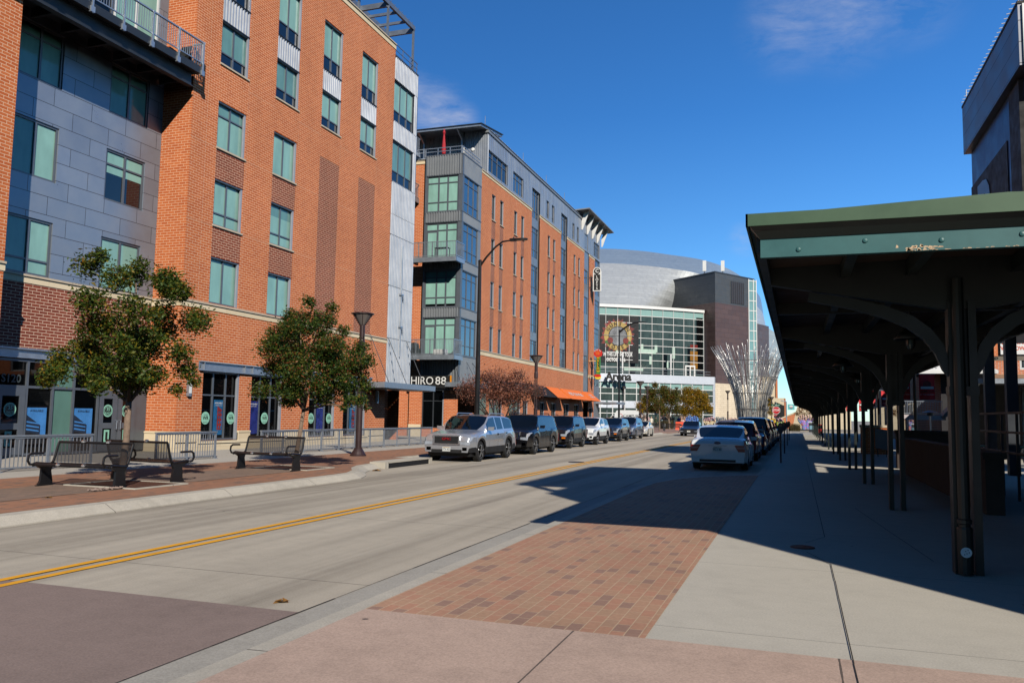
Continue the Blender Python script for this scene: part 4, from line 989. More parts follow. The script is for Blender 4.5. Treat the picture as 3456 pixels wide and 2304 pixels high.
for z in rows_z:
    for k in range(len(GS)-1):
        p, q = off2(GS, k, .1), off2(GS, k+1, .1); b.face([(p.x, p.y, z-.05), (q.x, q.y, z-.05), (q.x, q.y, z+.05), (p.x, p.y, z+.05)]); b.face([(p.x, p.y, z-.05), (q.x, q.y, z-.05), (GS[k+1].x, GS[k+1].y, z-.05), (GS[k].x, GS[k].y, z-.05)])
b.build('mullions', WHITE, G_)
# things seen inside the glass: pale hanging panels and a white gallery
b = MB()
for s_, z, w, h in ((13.5, 14.6, 8.4, .9), (12.2, 15.2, .5, 1.6), (9.2, 15.2, .6, 1.4), (10.4, 12.9, .5, 1.6), (5.2, 14.6, .6, 2.4), (6.6, 12.2, .4, 1.4), (14.6, 17, .5, 2.2), (14, 11.0, 4, .5)):
    p, d, n = along(Ltot-s_-2); q = p+n*.03; b.face([(q.x-d.x*w/2, q.y-d.y*w/2, z-h/2), (q.x+d.x*w/2, q.y+d.y*w/2, z-h/2), (q.x+d.x*w/2, q.y+d.y*w/2, z+h/2), (q.x-d.x*w/2, q.y-d.y*w/2, z+h/2)])
for s_, z, w, h in ((.8, 16.2, 1.6, 11.5), (3.4, 13, .7, 6), (9, 12, 1.1, 4.4), (16, 12, 1.1, 4.2)):
    p, d, n = along(Ltot-s_-.2); q = p+n*.02; b.face([(q.x-d.x*w/2, q.y-d.y*w/2, z-h/2), (q.x+d.x*w/2, q.y+d.y*w/2, z-h/2), (q.x+d.x*w/2, q.y+d.y*w/2, z+h/2), (q.x-d.x*w/2, q.y-d.y*w/2, z+h/2)], 1)
p, d, n = along(Ltot-2.4); q = p+n*.025
for z0, z1, m in ((11.6, 13.0, 2), (13.2, 15.1, 2), (15.6, 16.4, 3)): b.face([(q.x-d.x*.9, q.y-d.y*.9, z0), (q.x+d.x*.9, q.y+d.y*.9, z0), (q.x+d.x*.9, q.y+d.y*.9, z1), (q.x-d.x*.9, q.y-d.y*.9, z1)], m)
b.build('interior_fittings', [paint('pale_green_fittings', (176, 200, 186), .4), BLACKG, paint('indoor_yellow_banner', (136, 92, 24), .5), paint('indoor_red_banner', (110, 26, 20), .5)], G_)
# concert poster behind the glass: plain generic ring and flames, the announced words kept
p, d, n = along(Ltot-19.4); P0 = p+n*.06; u = d
def pq(x, z, e=0): return P0+u*x+n*e+Vector((0, 0, z))
b = MB(); b.face([pq(-5, 12.2), pq(4.4, 12.2), pq(4.4, 21.3), pq(-5, 21.3)])
c0 = pq(.1, 17.4, .03); fl = []
for k in range(44):
    a_ = 2*PI*k/44; r_ = 2.95+(.55 if k % 2 else -.1)+random.uniform(-.2, .35); fl.append(c0+u*r_*math.cos(a_)+UZ*r_*math.sin(a_))
for k in range(44): b.face([fl[k], fl[(k+1) % 44], c0], 1)
disc(b, c0+n*.02, u, UZ, 2.85, 32, 2); disc(b, c0+n*.04, u, UZ, 1.95, 32, 3); disc(b, c0+n*.05, u, UZ, 1.95, 32, 0, r0=1.8)
b.bar(c0-u*3.2+n*.07+UZ*.1, c0+u*3.2+n*.07+UZ*.1, .25, .03, 4)
for s_ in (-1, 1): disc(b, c0+u*1.6*s_-UZ*.9+n*.08, u, UZ, .6, 14, 1); disc(b, c0+u*2.2*s_-UZ*1.2+n*.07, u, UZ, .5, 10, 5, .3)
def arc_text(s_, r_, a0, a1, sgn):
    for k, ch in enumerate(s_):
        a_ = math.radians(a0+(a1-a0)*k/(len(s_)-1)); w = Vector((math.cos(a_), math.sin(a_)))
        text_on(b, ch, c0+u*w.x*r_+UZ*w.y*r_+n*.1, u*w.y*sgn-UZ*w.x*sgn, u*w.x*sgn+UZ*w.y*sgn, .95, 1, .02, 6)
arc_text('GUNS N', 2.38, 148, 34, 1); arc_text('ROSES', 2.38, 222, 318, -1)
text_on(b, 'NOT IN THIS LIFETIME TOUR', pq(-.6, 13.75, .05), u, UZ, .98, .58, .02, 7); text_on(b, 'OCTOBER 16', pq(-.3, 12.75, .05), u, UZ, 1.0, .66, .02, 7)
b.build('concert_poster', [paint('poster_black', (22, 22, 24), .4, var=.2), paint('poster_flame_red', (112, 36, 30), .5, var=.5, scale=.8), paint('poster_gold', (168, 142, 78), .5, var=.25, scale=.6), paint('poster_silver', (116, 118, 122), .4, var=.5, scale=.5), WHITE, paint('poster_leaf', (50, 100, 50), .5), paint('poster_dark_letters', (50, 30, 14), .5), WHITE], G_)
# entrance storey: ledge, name, lower glass
lg = [(-60, 144.5), (-48, 146.6), (-34.7, 152.0), (-25, 158.6), (-15.6, 166.2)]
LG = smooth3([(x, y, 0) for x, y in lg], 8)
def skirt(P, z0, z1, d=0, mi=0, mb=None):
    for k in range(len(P)-1):
        p, q = off2(P, k, d), off2(P, k+1, d); mb.face([(p.x, p.y, z0), (q.x, q.y, z0), (q.x, q.y, z1), (p.x, p.y, z1)], mi)
b = MB(); skirt(LG, 8.3, 9.85, .3, 0, b)
for k in range(len(LG)-1):
    p, q = off2(LG, k, .3), off2(LG, k+1, .3); b.face([(p.x, p.y, 9.85), (q.x, q.y, 9.85), (q.x-1, q.y+8, 9.85), (p.x-1, p.y+8, 9.85)]); b.face([(p.x, p.y, 8.3), (q.x, q.y, 8.3), (LG[k+1].x, LG[k+1].y, 8.3), (LG[k].x, LG[k].y, 8.3)])
skirt(LG, 3.4, 4.75, .05, 0, b)
p = LG[-1]; b.box(p.x-.1, p.x+.25, p.y-.2, p.y+3, .1, 9.84)
b.build('ledge', paint('pale_aluminium_panel', (206, 212, 222), .45, .25, var=.04), AR)
b = MB(); skirt(LG, .1, 3.4, 0, 0, b); skirt(LG, 4.75, 7.2, 0, 0, b); skirt(LG, 7.2, 8.3, 0, 1, b); g2 = b.build('lower_glass', [AGL, BANDG], AR)
b = MB(); sl = [0]
for p, q in zip(LG, LG[1:]): sl.append(sl[-1]+(q-p).length)
k = 0
for i in range(40):
    s = sl[-1]-i*2.42
    if s < 0: break
    for k in range(len(LG)-1):
        if sl[k+1] >= s: break
    t = (s-sl[k])/(sl[k+1]-sl[k]); p = LG[k].lerp(LG[k+1], t); b.box(p.x-.08, p.x+.08, p.y-.12, p.y+.08, .1, 8.3)
for z in (2.4, 6.1, 7.2):
    for k in range(len(LG)-1):
        p, q = off2(LG, k, .08), off2(LG, k+1, .08); b.face([(p.x, p.y, z-.06), (q.x, q.y, z-.06), (q.x, q.y, z+.06), (p.x, p.y, z+.06)])
b.build('mullions', WHITE, g2)
b = MB()
d = (Vector((-30.0, 153.7, 0))-Vector((-34.4, 151.5, 0))).normalized(); n = Vector((d.y, -d.x, 0)); c = Vector((-32.1, 152.6, 9.15))+n*1.5
text_on(b, 'Arena', c, d, UZ, 2.15, .92, .03, 0, .35); text_on(b, 'BANK', c-d*6.1, d, UZ, 1.9, 1, .03, 0, .35)
b.build('name_lettering', BLACKM, AR)
b = MB()
for k in range(len(GS)-1):
    if GS[k].x < -46: continue
    p, q = off2(GS, k, 2.2), off2(GS, k+1, 2.2)
    for z in (10.4, 10.9): b.bar((p.x, p.y, z), (q.x, q.y, z), .06)
b.build('ledge_railing', STEELL, AR)
for sx in (9.0, 19.0):
    p, d, n = along(Ltot-sx); q = p+n*1.9; b = MB(); b.tube([(q.x, q.y, 9.9), (q.x, q.y, 14.1)], [.12, .17], 8); b.build('light_mast', WHITE, AR)
p, d, n = along(Ltot-3.4); b = MB(); f_ = (lambda u_, z, dd: (p.x+d.x*u_+n.x*(.2-dd), p.y+d.y*u_+n.y*(.2-dd), z))
b.wall(f_, -1.2, 1.2, 9.95, 12.2, [(-.95, -.12, 10.1, 11.9), (.12, .95, 10.1, 11.9)], .15); b.build('ledge_door', WHITE, AR)
# tower: grey top, brown middle, stone foot
c0, cl_, cr = (-15.3, 167.5), (-26.6, 177.6), (-9.35, 177.1)
wl, Ll = fp(cl_, c0); wr, Lr = fp(c0, cr)
GRT = panel_metal('tower_dark_grey_panel', (82, 85, 89), 2.4, 1.2, .25, .5, gap=(66, 68, 72), ms=.02, var=.05); BRT = panel_metal('tower_brown_panel', (96, 74, 70), 2.1, .95, .2, .42, gap=(74, 56, 54), ms=.03, var=.12)
STN = brick('pale_tower_stone', (222, 206, 182), (230, 214, 190), (192, 176, 152), bw=1.6, bh=.42, ms=.03, bm=.2)
b = MB()
for w_, Lw_ in ((wl, Ll), (wr, Lr)):
    b.wall(w_, 0, Lw_, 24.9, 31.0, [], 0, 0); b.wall(w_, 0, Lw_, 8.7, 24.9, [], 0, 1); b.wall(w_, 0, Lw_, .1, 8.7, [], 0, 2)
b.face([(*c0, 31), (*cr, 31), (-20, 190, 31), (*cl_, 31)], 0)
b.wall(fp((-15.6, 166.9), (-15.3, 167.5))[0], 0, .7, .1, 8.7, [], 0, 2)
b.build('tower', [GRT, BRT, STN], AR)
b = MB(); b.pbox(wl, 0, Ll, 30.98, 31.2, -.1, .3); b.pbox(wr, 0, Lr+2.0, 30.98, 31.2, -.1, .3); b.build('tower_coping', FRAMED, AR)
b = MB(); b.pbox(wr, 5.2, 9.6, 25.3, 29.8, -.08, .1)
for k in range(7): b.pbox(wr, 5.2+k*.71, 5.28+k*.71, 25.3, 29.8, -.14, -.08, 1)
b.build('louver', [paint('louver_grey', (66, 62, 64), .5, .2), FRAMED], AR)
gc = fp(cr, (-7.9, 178.6)); LgC = gc[1]
b = MB(); b.wall(gc[0], 0, LgC, 3.2, 30.8, [], 0, 0); b.wall(fp((-7.9, 178.6), (-8.6, 183))[0], 0, 4.4, 3.2, 30.8, [], 0, 0); G3 = b.build('glass_stair_column', [glass('stair_glass', (120, 160, 162), .05, 1.7, .15)], AR)
b = MB()
for z in range(14): b.pbox(gc[0], -.04, LgC+.04, 3.2+z*2.1, 3.35+z*2.1, -.08, .1)
for u_ in (0, LgC*.62, LgC): b.pbox(gc[0], u_-.09, u_+.09, 3.2, 30.9, -.075, .1)
b.build('mullions', WHITE, G3)
b = MB(); w2, l2 = fp((-8.4, 182.6), (-5.75, 189.6)); b.wall(w2, 0, l2, 8, 22.25, [], 0, 0); b.wall(w2, 0, l2, .1, 8, [], 0, 1); b.build('brown_wing', [BRT, STN], AR)
b = MB(); R0 = [(-5.75, 189.6, 21.8), (-4.6, 194, 21.3), (-3.6, 199, 20.2), (-3.4, 206, 18.6)]; R1 = [(-6.6, 189.6, 6), (-6.0, 194, 6), (-5.4, 199, 6), (-5.2, 206, 6)]
for k in range(3):
    for j in range(4):
        g_ = lambda i, t: Vector(R0[i]).lerp(Vector(R1[i]), t**.8); b.face([g_(k, j/4), g_(k+1, j/4), g_(k+1, (j+1)/4), g_(k, (j+1)/4)])
b.build('curved_metal_wing', DOME, AR, smooth=True)
for x, y, z in ((-17.8, 171.6, 31.0), (-14.2, 172.5, 31.0)):
    b = MB(); b.tube([(x, y, z), (x, y, z+1.4)], .08, 6); b.box(x-.35, x+.35, y-.18, y+.18, z+1.0, z+3.2, 1); b.build('antenna', [DKSTEEL, WHITE], AR)
# pale parking deck and ramp right of the sculpture
t = thing('parking_deck', 'pale concrete parking deck with brick ramp beyond the metal reed sculpture', 'building', (-4, 182, .1))
PC = brick('pale_deck_concrete', (214, 198, 170), (222, 206, 178), (186, 170, 146), bw=3, bh=1.5, ms=.02, bm=.1)
b = MB(); b.box(-9, -2.5, 179, 200, .1, 6.15); b.box(-9.5, -4.4, 186, 200, 6.1, 10.8); b.build('deck_wall', PC, t)
for q in ((-2.52, -2.3, 178.9, 181, .1, 6.1), (-4.35, -4.0, 185.8, 188, 6.15, 10.9)): b = MB(); b.box(*q); b.build('brick_end', BRK, t)
b = MB(); b.face([(-4.6, 178.9, 1.2), (-2.6, 178.9, 1.2), (-2.6, 178.9, 4.6), (-4.4, 178.9, 5.4)]); b.build('opening', BLACKM, t)
t = thing('concrete_ramp', 'sloping concrete ramp wall with brick flank behind the stop sign', 'wall', (1, 160, .1))
b = MB(); b.prism([(-1.4, .1), (9, .1), (9, 5.2), (2, 4.7), (.2, 4.7)], lambda x, z: (x, 158, z), lambda x, z: (x, 170, z)); b.build('ramp_wall', PC, t)
b = MB(); b.prism([(-4, .1), (-.9, .1), (-.35, 2.9), (-4, 1.3)], lambda x, z: (x, 157, z), lambda x, z: (x, 157.8, z)); b.prism([(-4, 1.3), (-.35, 2.9), (-.35, 3.15), (-4, 1.55)], lambda x, z: (x, 156.9, z), lambda x, z: (x, 157.9, z), 1); b.build('brick_flank', [BRK, PC], t)
# ------------------------------------------------------------------ platform canopy on the right
CN = thing('platform_canopy', 'long dark green platform canopy on paired posts along the right pavement', 'canopy', (1.78, 8.2, .1))
CY0, CY1 = 8.12, 103.0
b = MB()
b.prism([(-.43, 3.64), (-.43, 3.7), (1.78, 3.78), (3.98, 3.7), (3.98, 3.64), (1.78, 3.7)], lambda x, z: (x, CY0, z), lambda x, z: (x, CY1, z))
b.build('roof', [GREENF], CN)
b = MB(); b.prism([(-.38, 3.56), (-.38, 3.637), (1.78, 3.697), (3.93, 3.637), (3.93, 3.56), (1.78, 3.62)], lambda x, z: (x, CY0+.03, z), lambda x, z: (x, CY1-.02, z)); b.build('roof_boards', WOODD, CN)
b = MB(); b.box(-.45, 4.0, CY0-.02, CY0+.02, 3.6, 3.72); b.prism([(-.45, 3.6), (-.43, 3.6), (-.43, 3.72), (-.45, 3.72)], lambda x, z: (x, CY0-.02, z), lambda x, z: (x, CY1, z)); b.prism([(3.98, 3.6), (4.0, 3.6), (4.0, 3.72), (3.98, 3.72)], lambda x, z: (x, CY0-.02, z), lambda x, z: (x, CY1, z)); b.build('flashing', GREENF, CN)
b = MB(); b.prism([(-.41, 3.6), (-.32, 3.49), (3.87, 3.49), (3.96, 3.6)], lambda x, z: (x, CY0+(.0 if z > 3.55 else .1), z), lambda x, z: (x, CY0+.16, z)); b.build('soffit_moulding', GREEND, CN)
b = MB(); b.box(-.32, 3.87, CY0+.11, CY0+.19, 3.31, 3.495)
for x, z in ((.03, 3.375), (.62, 3.43), (1.26, 3.4), (1.9, 3.42), (2.6, 3.38)): b.lathe([(.0, -.018), (.02, -.013), (.027, 0)], (x, CY0+.112, z), 10, 0, 'y')
rnd = random.Random(17)
for k in range(46):        # flaked paint along the lower edge
    x = 1.04+rnd.gauss(0, .09) if k < 26 else rnd.uniform(.8, 2.6); h_ = rnd.uniform(.006, .03)*(1 if k < 26 else .35); w_ = rnd.uniform(.012, .05); z = 3.313 if k > 12 else 3.33+rnd.uniform(0, .02)
    b.face([(x, CY0+.1095, z), (x+w_, CY0+.1095, z+rnd.uniform(-.002, .003)), (x+w_*.9, CY0+.1095, z+h_*.7), (x+w_*.3, CY0+.1095, z+h_)], 1)
b.build('end_fascia', [GREENT, paint('bare_wood', (196, 168, 136), .8, var=.3)], CN)
b = MB(); b.box(-.36, -.28, CY0+.2, CY1, 3.38, 3.6); b.box(3.83, 3.91, CY0+.2, CY1, 3.38, 3.6)
for x in (.55, 1.25, 2.3, 3.0): b.box(x-.05, x+.05, CY0+.2, CY1, 3.42, 3.58)
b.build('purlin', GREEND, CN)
col_y = [10.35]+[10.35+6.62*k+.15 for k in range(1, 15)]
def rafter(y, mb):
    mb.prism([(-.28, 3.36), (-.28, 3.56), (1.78, 3.62), (3.84, 3.56), (3.84, 3.36), (1.98, 3.02), (1.58, 3.02)], lambda x, z: (x, y-.06, z), lambda x, z: (x, y+.06, z))
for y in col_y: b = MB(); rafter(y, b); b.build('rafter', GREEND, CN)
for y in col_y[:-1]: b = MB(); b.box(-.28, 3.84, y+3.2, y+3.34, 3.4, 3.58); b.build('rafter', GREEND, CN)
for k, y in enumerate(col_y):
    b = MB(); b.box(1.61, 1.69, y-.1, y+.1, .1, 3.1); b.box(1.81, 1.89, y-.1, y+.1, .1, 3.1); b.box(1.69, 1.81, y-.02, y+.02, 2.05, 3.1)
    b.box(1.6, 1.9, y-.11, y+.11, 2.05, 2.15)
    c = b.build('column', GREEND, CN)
    for sx in (-1, 1):      # curved knee braces
        P = [(.1, 2.2), (.12, 2.42), (.18, 2.62), (.3, 2.8), (.48, 2.95), (.75, 3.07), (1.1, 3.17), (1.6, 3.26)]
        Q = [(.1+0, 2.2), (.2, 2.34), (.27, 2.52), (.38, 2.68), (.55, 2.82), (.8, 2.94), (1.13, 3.05), (1.62, 3.16)]
        b = MB(); b.prism([(1.75+sx*a, z) for a, z in P]+[(1.75+sx*a, z) for a, z in reversed(Q)], lambda x, z: (x, y-.045, z), lambda x, z: (x, y+.045, z)); b.build('knee_brace', GREEND, c)
y = col_y[0]; b = MB(); b.tube([(1.7, y-.165, .12), (1.7, y-.165, 3.35)], .06, 12); b.lathe([(.062, .55), (.075, .56), (.075, .6), (.062, .61)], (1.7, y-.165, .1), 12); b.lathe([(.075, .02), (.08, .3), (.08, .5), (.075, .52)], (1.7, y-.165, .1), 12)
DP = b.build('downpipe', GREEND, CN)
b = MB(); disc(b, (1.695, y-.25, .36), UX, UZ, .055, 20)
for k in range(5): x_, z_ = 1.672+.011*k, .335+.012*(k*3 % 5); b.face([(x_, y-.252, z_), (x_+.012, y-.252, z_-.004), (x_+.008, y-.252, z_+.012)], 1)
b.build('sticker', [WHITE, STKD], DP)
# pendant lamps under the roof
def pendant(loc, label):
    t = thing('pendant_lamp', label, 'lamp', (0, 0, 0), 'pendant lamps under the canopy'); 
    b = MB(); b.tube([(0, 0, .26), (0, 0, .62)], .012, 6); b.build('stem', BLACKM, t)
    b = MB(); b.lathe([(.02, .27), (.06, .25), (.09, .16), (.15, .1), (.232, .005), (.226, 0), (.14, .08), (.05, .1)], (0, 0, 0), 24); b.build('lamp_shade', GREEND, t, smooth=True)
    b = MB(); b.lathe([(.045, .08), (.06, .0), (.06, -.08), (.035, -.14), (.0, -.15)], (0, 0, 0), 12); b.build('globe', glass('lamp_globe', (150, 150, 140), .1, 1.5, .1), t)
    b = MB()
    for k in range(6): a = PI*k/3; b.tube([(.066*math.cos(a), .066*math.sin(a), .06), (.066*math.cos(a), .066*math.sin(a), -.08), (.02*math.cos(a), .02*math.sin(a), -.16)], .005, 4)
    b.build('guard_cage', BLACKM, t); t.location = loc; return t
PL = pendant((1.62, 13.6, 2.98), 'nearest pendant lamp with wide shade hanging under the platform canopy')
dup(PL, (1.7, 26.8, 2.98), 0, 'second pendant lamp hanging deeper under the platform canopy')
dup(PL, (1.0, 20.2, 2.98), 0, 'pendant lamp hanging towards the street side under the canopy')

# ------------------------------------------------------------------ screen tower and buildings beyond the canopy
t = thing('screen_tower', 'dark tower with overhanging grey panel top and a large white letter, upper right', 'building', (8, 29.6, .1))
PNL = panel_metal('tower_soffit_panel', (150, 152, 160), 40, .62, .2, .45, gap=(40, 42, 46), ms=.012)
NAVY = panel_metal('navy_wall_panel', (62, 84, 124), 2.3, 2.6, .2, .4, gap=(30, 40, 60), ms=.01)
x0, y0, y1 = 6.0, 25.55, 33.8
b = MB(); b.box(x0, 13, y0, y1, 11.72, 13.5); b.box(x0-.02, 13, y0-.03, y1+.02, 13.5, 13.58, 1); b.build('overhang', [PNL, BLACKM], t)
b = MB(); b.box(x0+.1, 12.9, y0-.06, y0-.004, 11.75, 13.48); b.build('screen', WHITE, t)
b = MB(); b.box(6.22, 12.5, 26.6, 33.6, 4.6, 11.7); b.build('tower_wall', NAVY, t)
b = MB(); b.box(6.19, 6.24, 28.2, 33.65, 4.6, 10.4); b.box(6.17, 6.3, 26.5, 27.7, 4.6, 11.65); b.build('sign_panel', BLACKM, t)
b = MB(); text_on(b, 'R', (6.16, 31.35, 8.3), -UY, UZ, 4.6, 1.0, .01); b.build('letter', paint('perforated_letter', (216, 222, 226), .5), t)
b = MB()
for k in range(27): y = y0+.1+k*.31; b.tube([(x0+.05, y, 13.58), (x0+.05, y, 13.72)], .012, 4); b.tube([(x0-.05, y, 13.7), (x0+.12, y, 13.72)], .014, 4)
for y in (y0+.1, y1-.3): b.tube([(x0+.1, y, 13.58), (x0+.1, y, 14.1)], .015, 4)
b.build('bird_spikes', WHITE, t)
for x, y in ((6.5, 30.2), (6.5, 33.4), (12.2, 27), (12.2, 33.2)): b = MB(); b.box(x-.16, x+.16, y-.16, y+.16, .1, 4.6); b.build('leg', DKSTEEL, t)
t = thing('steel_frame_pavilion', 'tall brick pavilion with open steel frame roof behind the canopy', 'building', (11, 7, .1))
b = MB(); b.box(6.05, 16, 2.75, 11.0, .1, 11.3); b.box(6.05, 16, 11.0, 24.5, .1, 5.2); b.build('wall', BRK, t)  # low wing is unseen, added to shade the ground beside the canopy
b = MB()
for x in (6.0, 15.8): b.bar((x, 3.2, 12.4), (x, 11.4, 12.4), .25)
for y in (3.3, 7.3, 11.3): b.bar((6, y, 12.4), (15.8, y, 12.4), .25); b.bar((6.1, y if y < 11 else 10.9, 11.3), (6.1, y, 12.4), .2); b.bar((15.6, min(y, 10.9), 11.3), (15.6, y, 12.4), .2)
b.box(5.9, 16, 3.0, 11.4, 12.35, 12.47); b.build('roof_frame', STEEL, t)
# courtyard deck with sign
t = thing('raised_deck', 'two-storey steel deck with lettered timber beam and wire railing beyond the canopy', 'deck', (11, 41, .1))
b = MB(); b.box(7.1, 22, 40, 46, 3.66, 3.83); b.build('floor', paint('deck_boards', (150, 116, 92), .8, var=.2), t)
b = MB(); b.box(7.1, 22, 39.95, 40.05, 3.44, 3.65)
for k in range(7): b.box(7.1+k*1.45, 7.17+k*1.45, 39.93, 40.06, 3.4, 3.85)
b.build('edge_beam', STEELL, t)
b = MB(); b.box(7.1, 22, 39.94, 40.06, 4.42, 4.6); b.build('rail_beam', paint('weathered_beam', (112, 104, 94), .8, var=.2), t)
b = MB(); text_on(b, 'RAILYARD', (7.72, 39.92, 4.51), UX, UZ, .15, 1.25, .02); b.build('lettering', BLACKM, t)
b = MB()
for k in range(12): b.bar((7.15+k*1.3, 40, 3.83), (7.15+k*1.3, 40, 4.45), .045)
for k in range(7): b.bar((7.1, 40, 3.9+k*.08), (22, 40, 3.9+k*.08), .008)
for k in range(120): x = 7.2+k*.12; b.bar((x, 40, 3.85), (x, 40, 4.42), .008)
b.build('wire_railing', STEELL, t)
for x, y in ((6.95, 39), (13, 39), (19, 39), (10, 44.1), (16, 44.1)): b = MB(); b.box(x-.09, x+.09, y-.1, y+.1, .1, 3.45); b.build('post', paint('pale_steel_post', (206, 208, 206), .5), t)
b = MB(); b.box(7.3, 22, 45.0, 45.9, .1, 3.6); b.build('under_deck_shade', BLACKM, t)  # black wall added to stand in for the shade below the deck
t = thing('courtyard_brick_building', 'brick shop with white framed windows and a DRINK WINDOW sign behind the deck', 'building', (14, 52, .1))
b = MB(); bw = fy(50); b.wall(bw, 7.4, 24, 4.3, 9, [(7.6, 9.9, 4.6, 7.6), (11.2, 14, 4.6, 7.2)], .15); b.wall(bw, 7.4, 24, .1, 4.3, [], .1, 1); b.box(7.5, 24, 51, 60, .1, 8.9)  # lower front coloured dark in place of the shade under the deck
b.face([(7.4, 50, .1), (7.4, 60, .1), (7.4, 60, 9), (7.4, 50, 9)]); b.build('wall', [BRK, paint('charcoal_wall', (44, 42, 44), .8, var=.2)], t)
window(t, bw, 7.6, 9.9, 4.6, 7.6, .1, (.35,), (.5,), .1, WHITE, BLACKG, BLACKG); window(t, bw, 11.2, 14, 4.6, 7.2, .1, (.5,), (.5,), .1, WHITE, BLACKG, BLACKG)
b = MB(); b.corrug(fy(49.95), 11, 24, 6.3, 6.9, .15, .03); b.build('metal_band', GALV, t)
s = thing('drink_sign', 'white DRINK WINDOW board with orange letters, at the right edge behind the canopy', 'sign', (11.2, 49.9, 5.2))
b = MB(); b.box(10.3, 11.45, 49.86, 49.92, 5.4, 6.3); b.build('board', WHITE, s)
b = MB(); text_on(b, 'DRINK', (10.87, 49.85, 6.06), UX, UZ, .36, .95, .02); text_on(b, 'WINDOW', (10.87, 49.85, 5.72), UX, UZ, .3, .8, .02); b.build('lettering', paint('orange_letters', (226, 84, 44), .5), s)
t = thing('party_tent', 'white tent canopy with coloured lettering beyond the canopy posts', 'tent', (8, 52, 3.8))
b = MB(); ap = (7.9, 50.6, 5.6)
for p, q in (((5.9, 48.6), (9.9, 48.6)), ((9.9, 48.6), (9.9, 52.6)), ((9.9, 52.6), (5.9, 52.6)), ((5.9, 52.6), (5.9, 48.6))): b.face([(*p, 4.5), (*q, 4.5), ap]); b.face([(*p, 4.5), (*q, 4.5), (*q, 4.32), (*p, 4.32)])
b.build('tent_roof', WHITE, t)
b = MB(); v = Vector((0, 2, 1.1)).normalized(); n = UX.cross(v)
text_on(b, 'KX', Vector((7.5, 49.2, 4.85))+n*.02, UX, v, .42, 1, .03); text_on(b, 'F', Vector((7.0, 49.1, 4.78))+n*.02, UX, v, .36, 1, .03, 1); text_on(b, 'PARTY', Vector((6.7, 48.8, 4.62))+n*.02, UX, v, .2, 1.4, .01, 2); b.build('lettering', [paint('tent_blue', (40, 50, 130), .5), paint('tent_orange', (226, 74, 40), .5), paint('tent_grey', (130, 130, 134), .5)], t)
b = MB()
for x in (6.0, 9.8):
    for y in (48.7, 52.5): b.bar((x, y, 3.83 if y < 50 else .1), (x, y, 4.5), .06)
b.build('tent_pole', STEELL, t)
t = thing('ramp_railing', 'white picket railing of the raised walkway seen between canopy posts', 'railing', (6, 46, 1.9))
b = MB(); b.box(4.9, 7.0, 46, 46.3, 1.85, 2.1); b.build('walkway_edge', paint('pale_walkway', (190, 180, 182), .7), t)
b = MB()
for z in (2.16, 2.78): b.bar((4.9, 46, z), (6.9, 46, z), .035)
for k in range(27): b.bar((4.9+k*.075, 46, 2.16), (4.9+k*.075, 46, 2.78), .014)
b.build('pickets', STEELL, t)
b = MB(); b.bar((6.9, 46, 2.1), (7.6, 40.6, 3.7), .25, .2); b.build('stair_stringer', STEELL, t)
def low_wall(name, label, x0, x1, y0, y1, z, m=None):
    t = thing(name, label, 'wall', ((x0+x1)/2, (y0+y1)/2, .1)); b = MB(); b.box(x0, x1, y0, y1, .1, z-.12); b.build('brickwork', m or BRK, t)
    b = MB(); b.box(x0-.04, x1+.04, y0-.04, y1+.04, z-.12, z); b.build('cap', m or SILL, t)
t = thing('restaurant_block', 'dark low restaurant block running behind the canopy posts', 'building', (11, 82, .1))
b = MB(); b.box(8.6, 16, 57, 112, .1, 6.4); b.build('wall', paint('charcoal_wall', (44, 42, 44), .8, var=.2), t)
for k in range(9): b = MB(); b.box(8.55, 8.62, 59+k*5.8, 62.4+k*5.8, .9, 3.2); b.build('window', BLACKG, t)
low_wall('low_wall', 'low brick wall with stone cap, sunlit between the canopy posts', 3.0, 4.35, 45, 45.4, 1.55)
DKW = concrete('shade_dark_wall', (74, 64, 58), .2)  # darker wall colour stands in for the shade the walls lie in
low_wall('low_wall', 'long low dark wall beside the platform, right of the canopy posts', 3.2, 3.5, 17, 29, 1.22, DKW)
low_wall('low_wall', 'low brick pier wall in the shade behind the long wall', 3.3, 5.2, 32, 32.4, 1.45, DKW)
t = thing('platform_railing', 'dark tube railing on the low wall at the right edge of the picture', 'railing', (4.4, 22, .1))
for k in range(6): b = MB(); b.bar((4.45, 17.5+k*1.4, .1), (4.45, 17.5+k*1.4, 1.98), .05); b.build('post', DKSTEEL, t)
b = MB()
for z in (1.1, 1.55, 1.98): b.bar((4.45, 17.5, z), (4.45, 24.5, z), .05)
b.build('tubes', DKSTEEL, t)
for k, (x, y) in enumerate(((3.42, 42), (3.3, 47.4))):
    t = thing('fence_banner', ('nearer' if k == 0 else 'farther')+' grey fence banner leaning on the low sunlit wall', 'banner', (x, y, .1), 'grey fence banners')
    b = MB(); b.face([(x, y, .5), (x+.5, y-.2, .42), (x+.5, y-.1, 1.35), (x, y+.1, 1.42)]); b.build('sheet', paint('grey_banner', (150, 156, 164), .7), t)
    b = MB(); b.bar((x+.1, y+.05, .1), (x+.05, y+.1, 1.42), .03); b.bar((x+.45, y-.1, .1), (x+.5, y-.05, 1.35), .03); b.build('frame', DKSTEEL, t)
RED = paint('red_banner_cloth', (206, 44, 50), .7, var=.1)
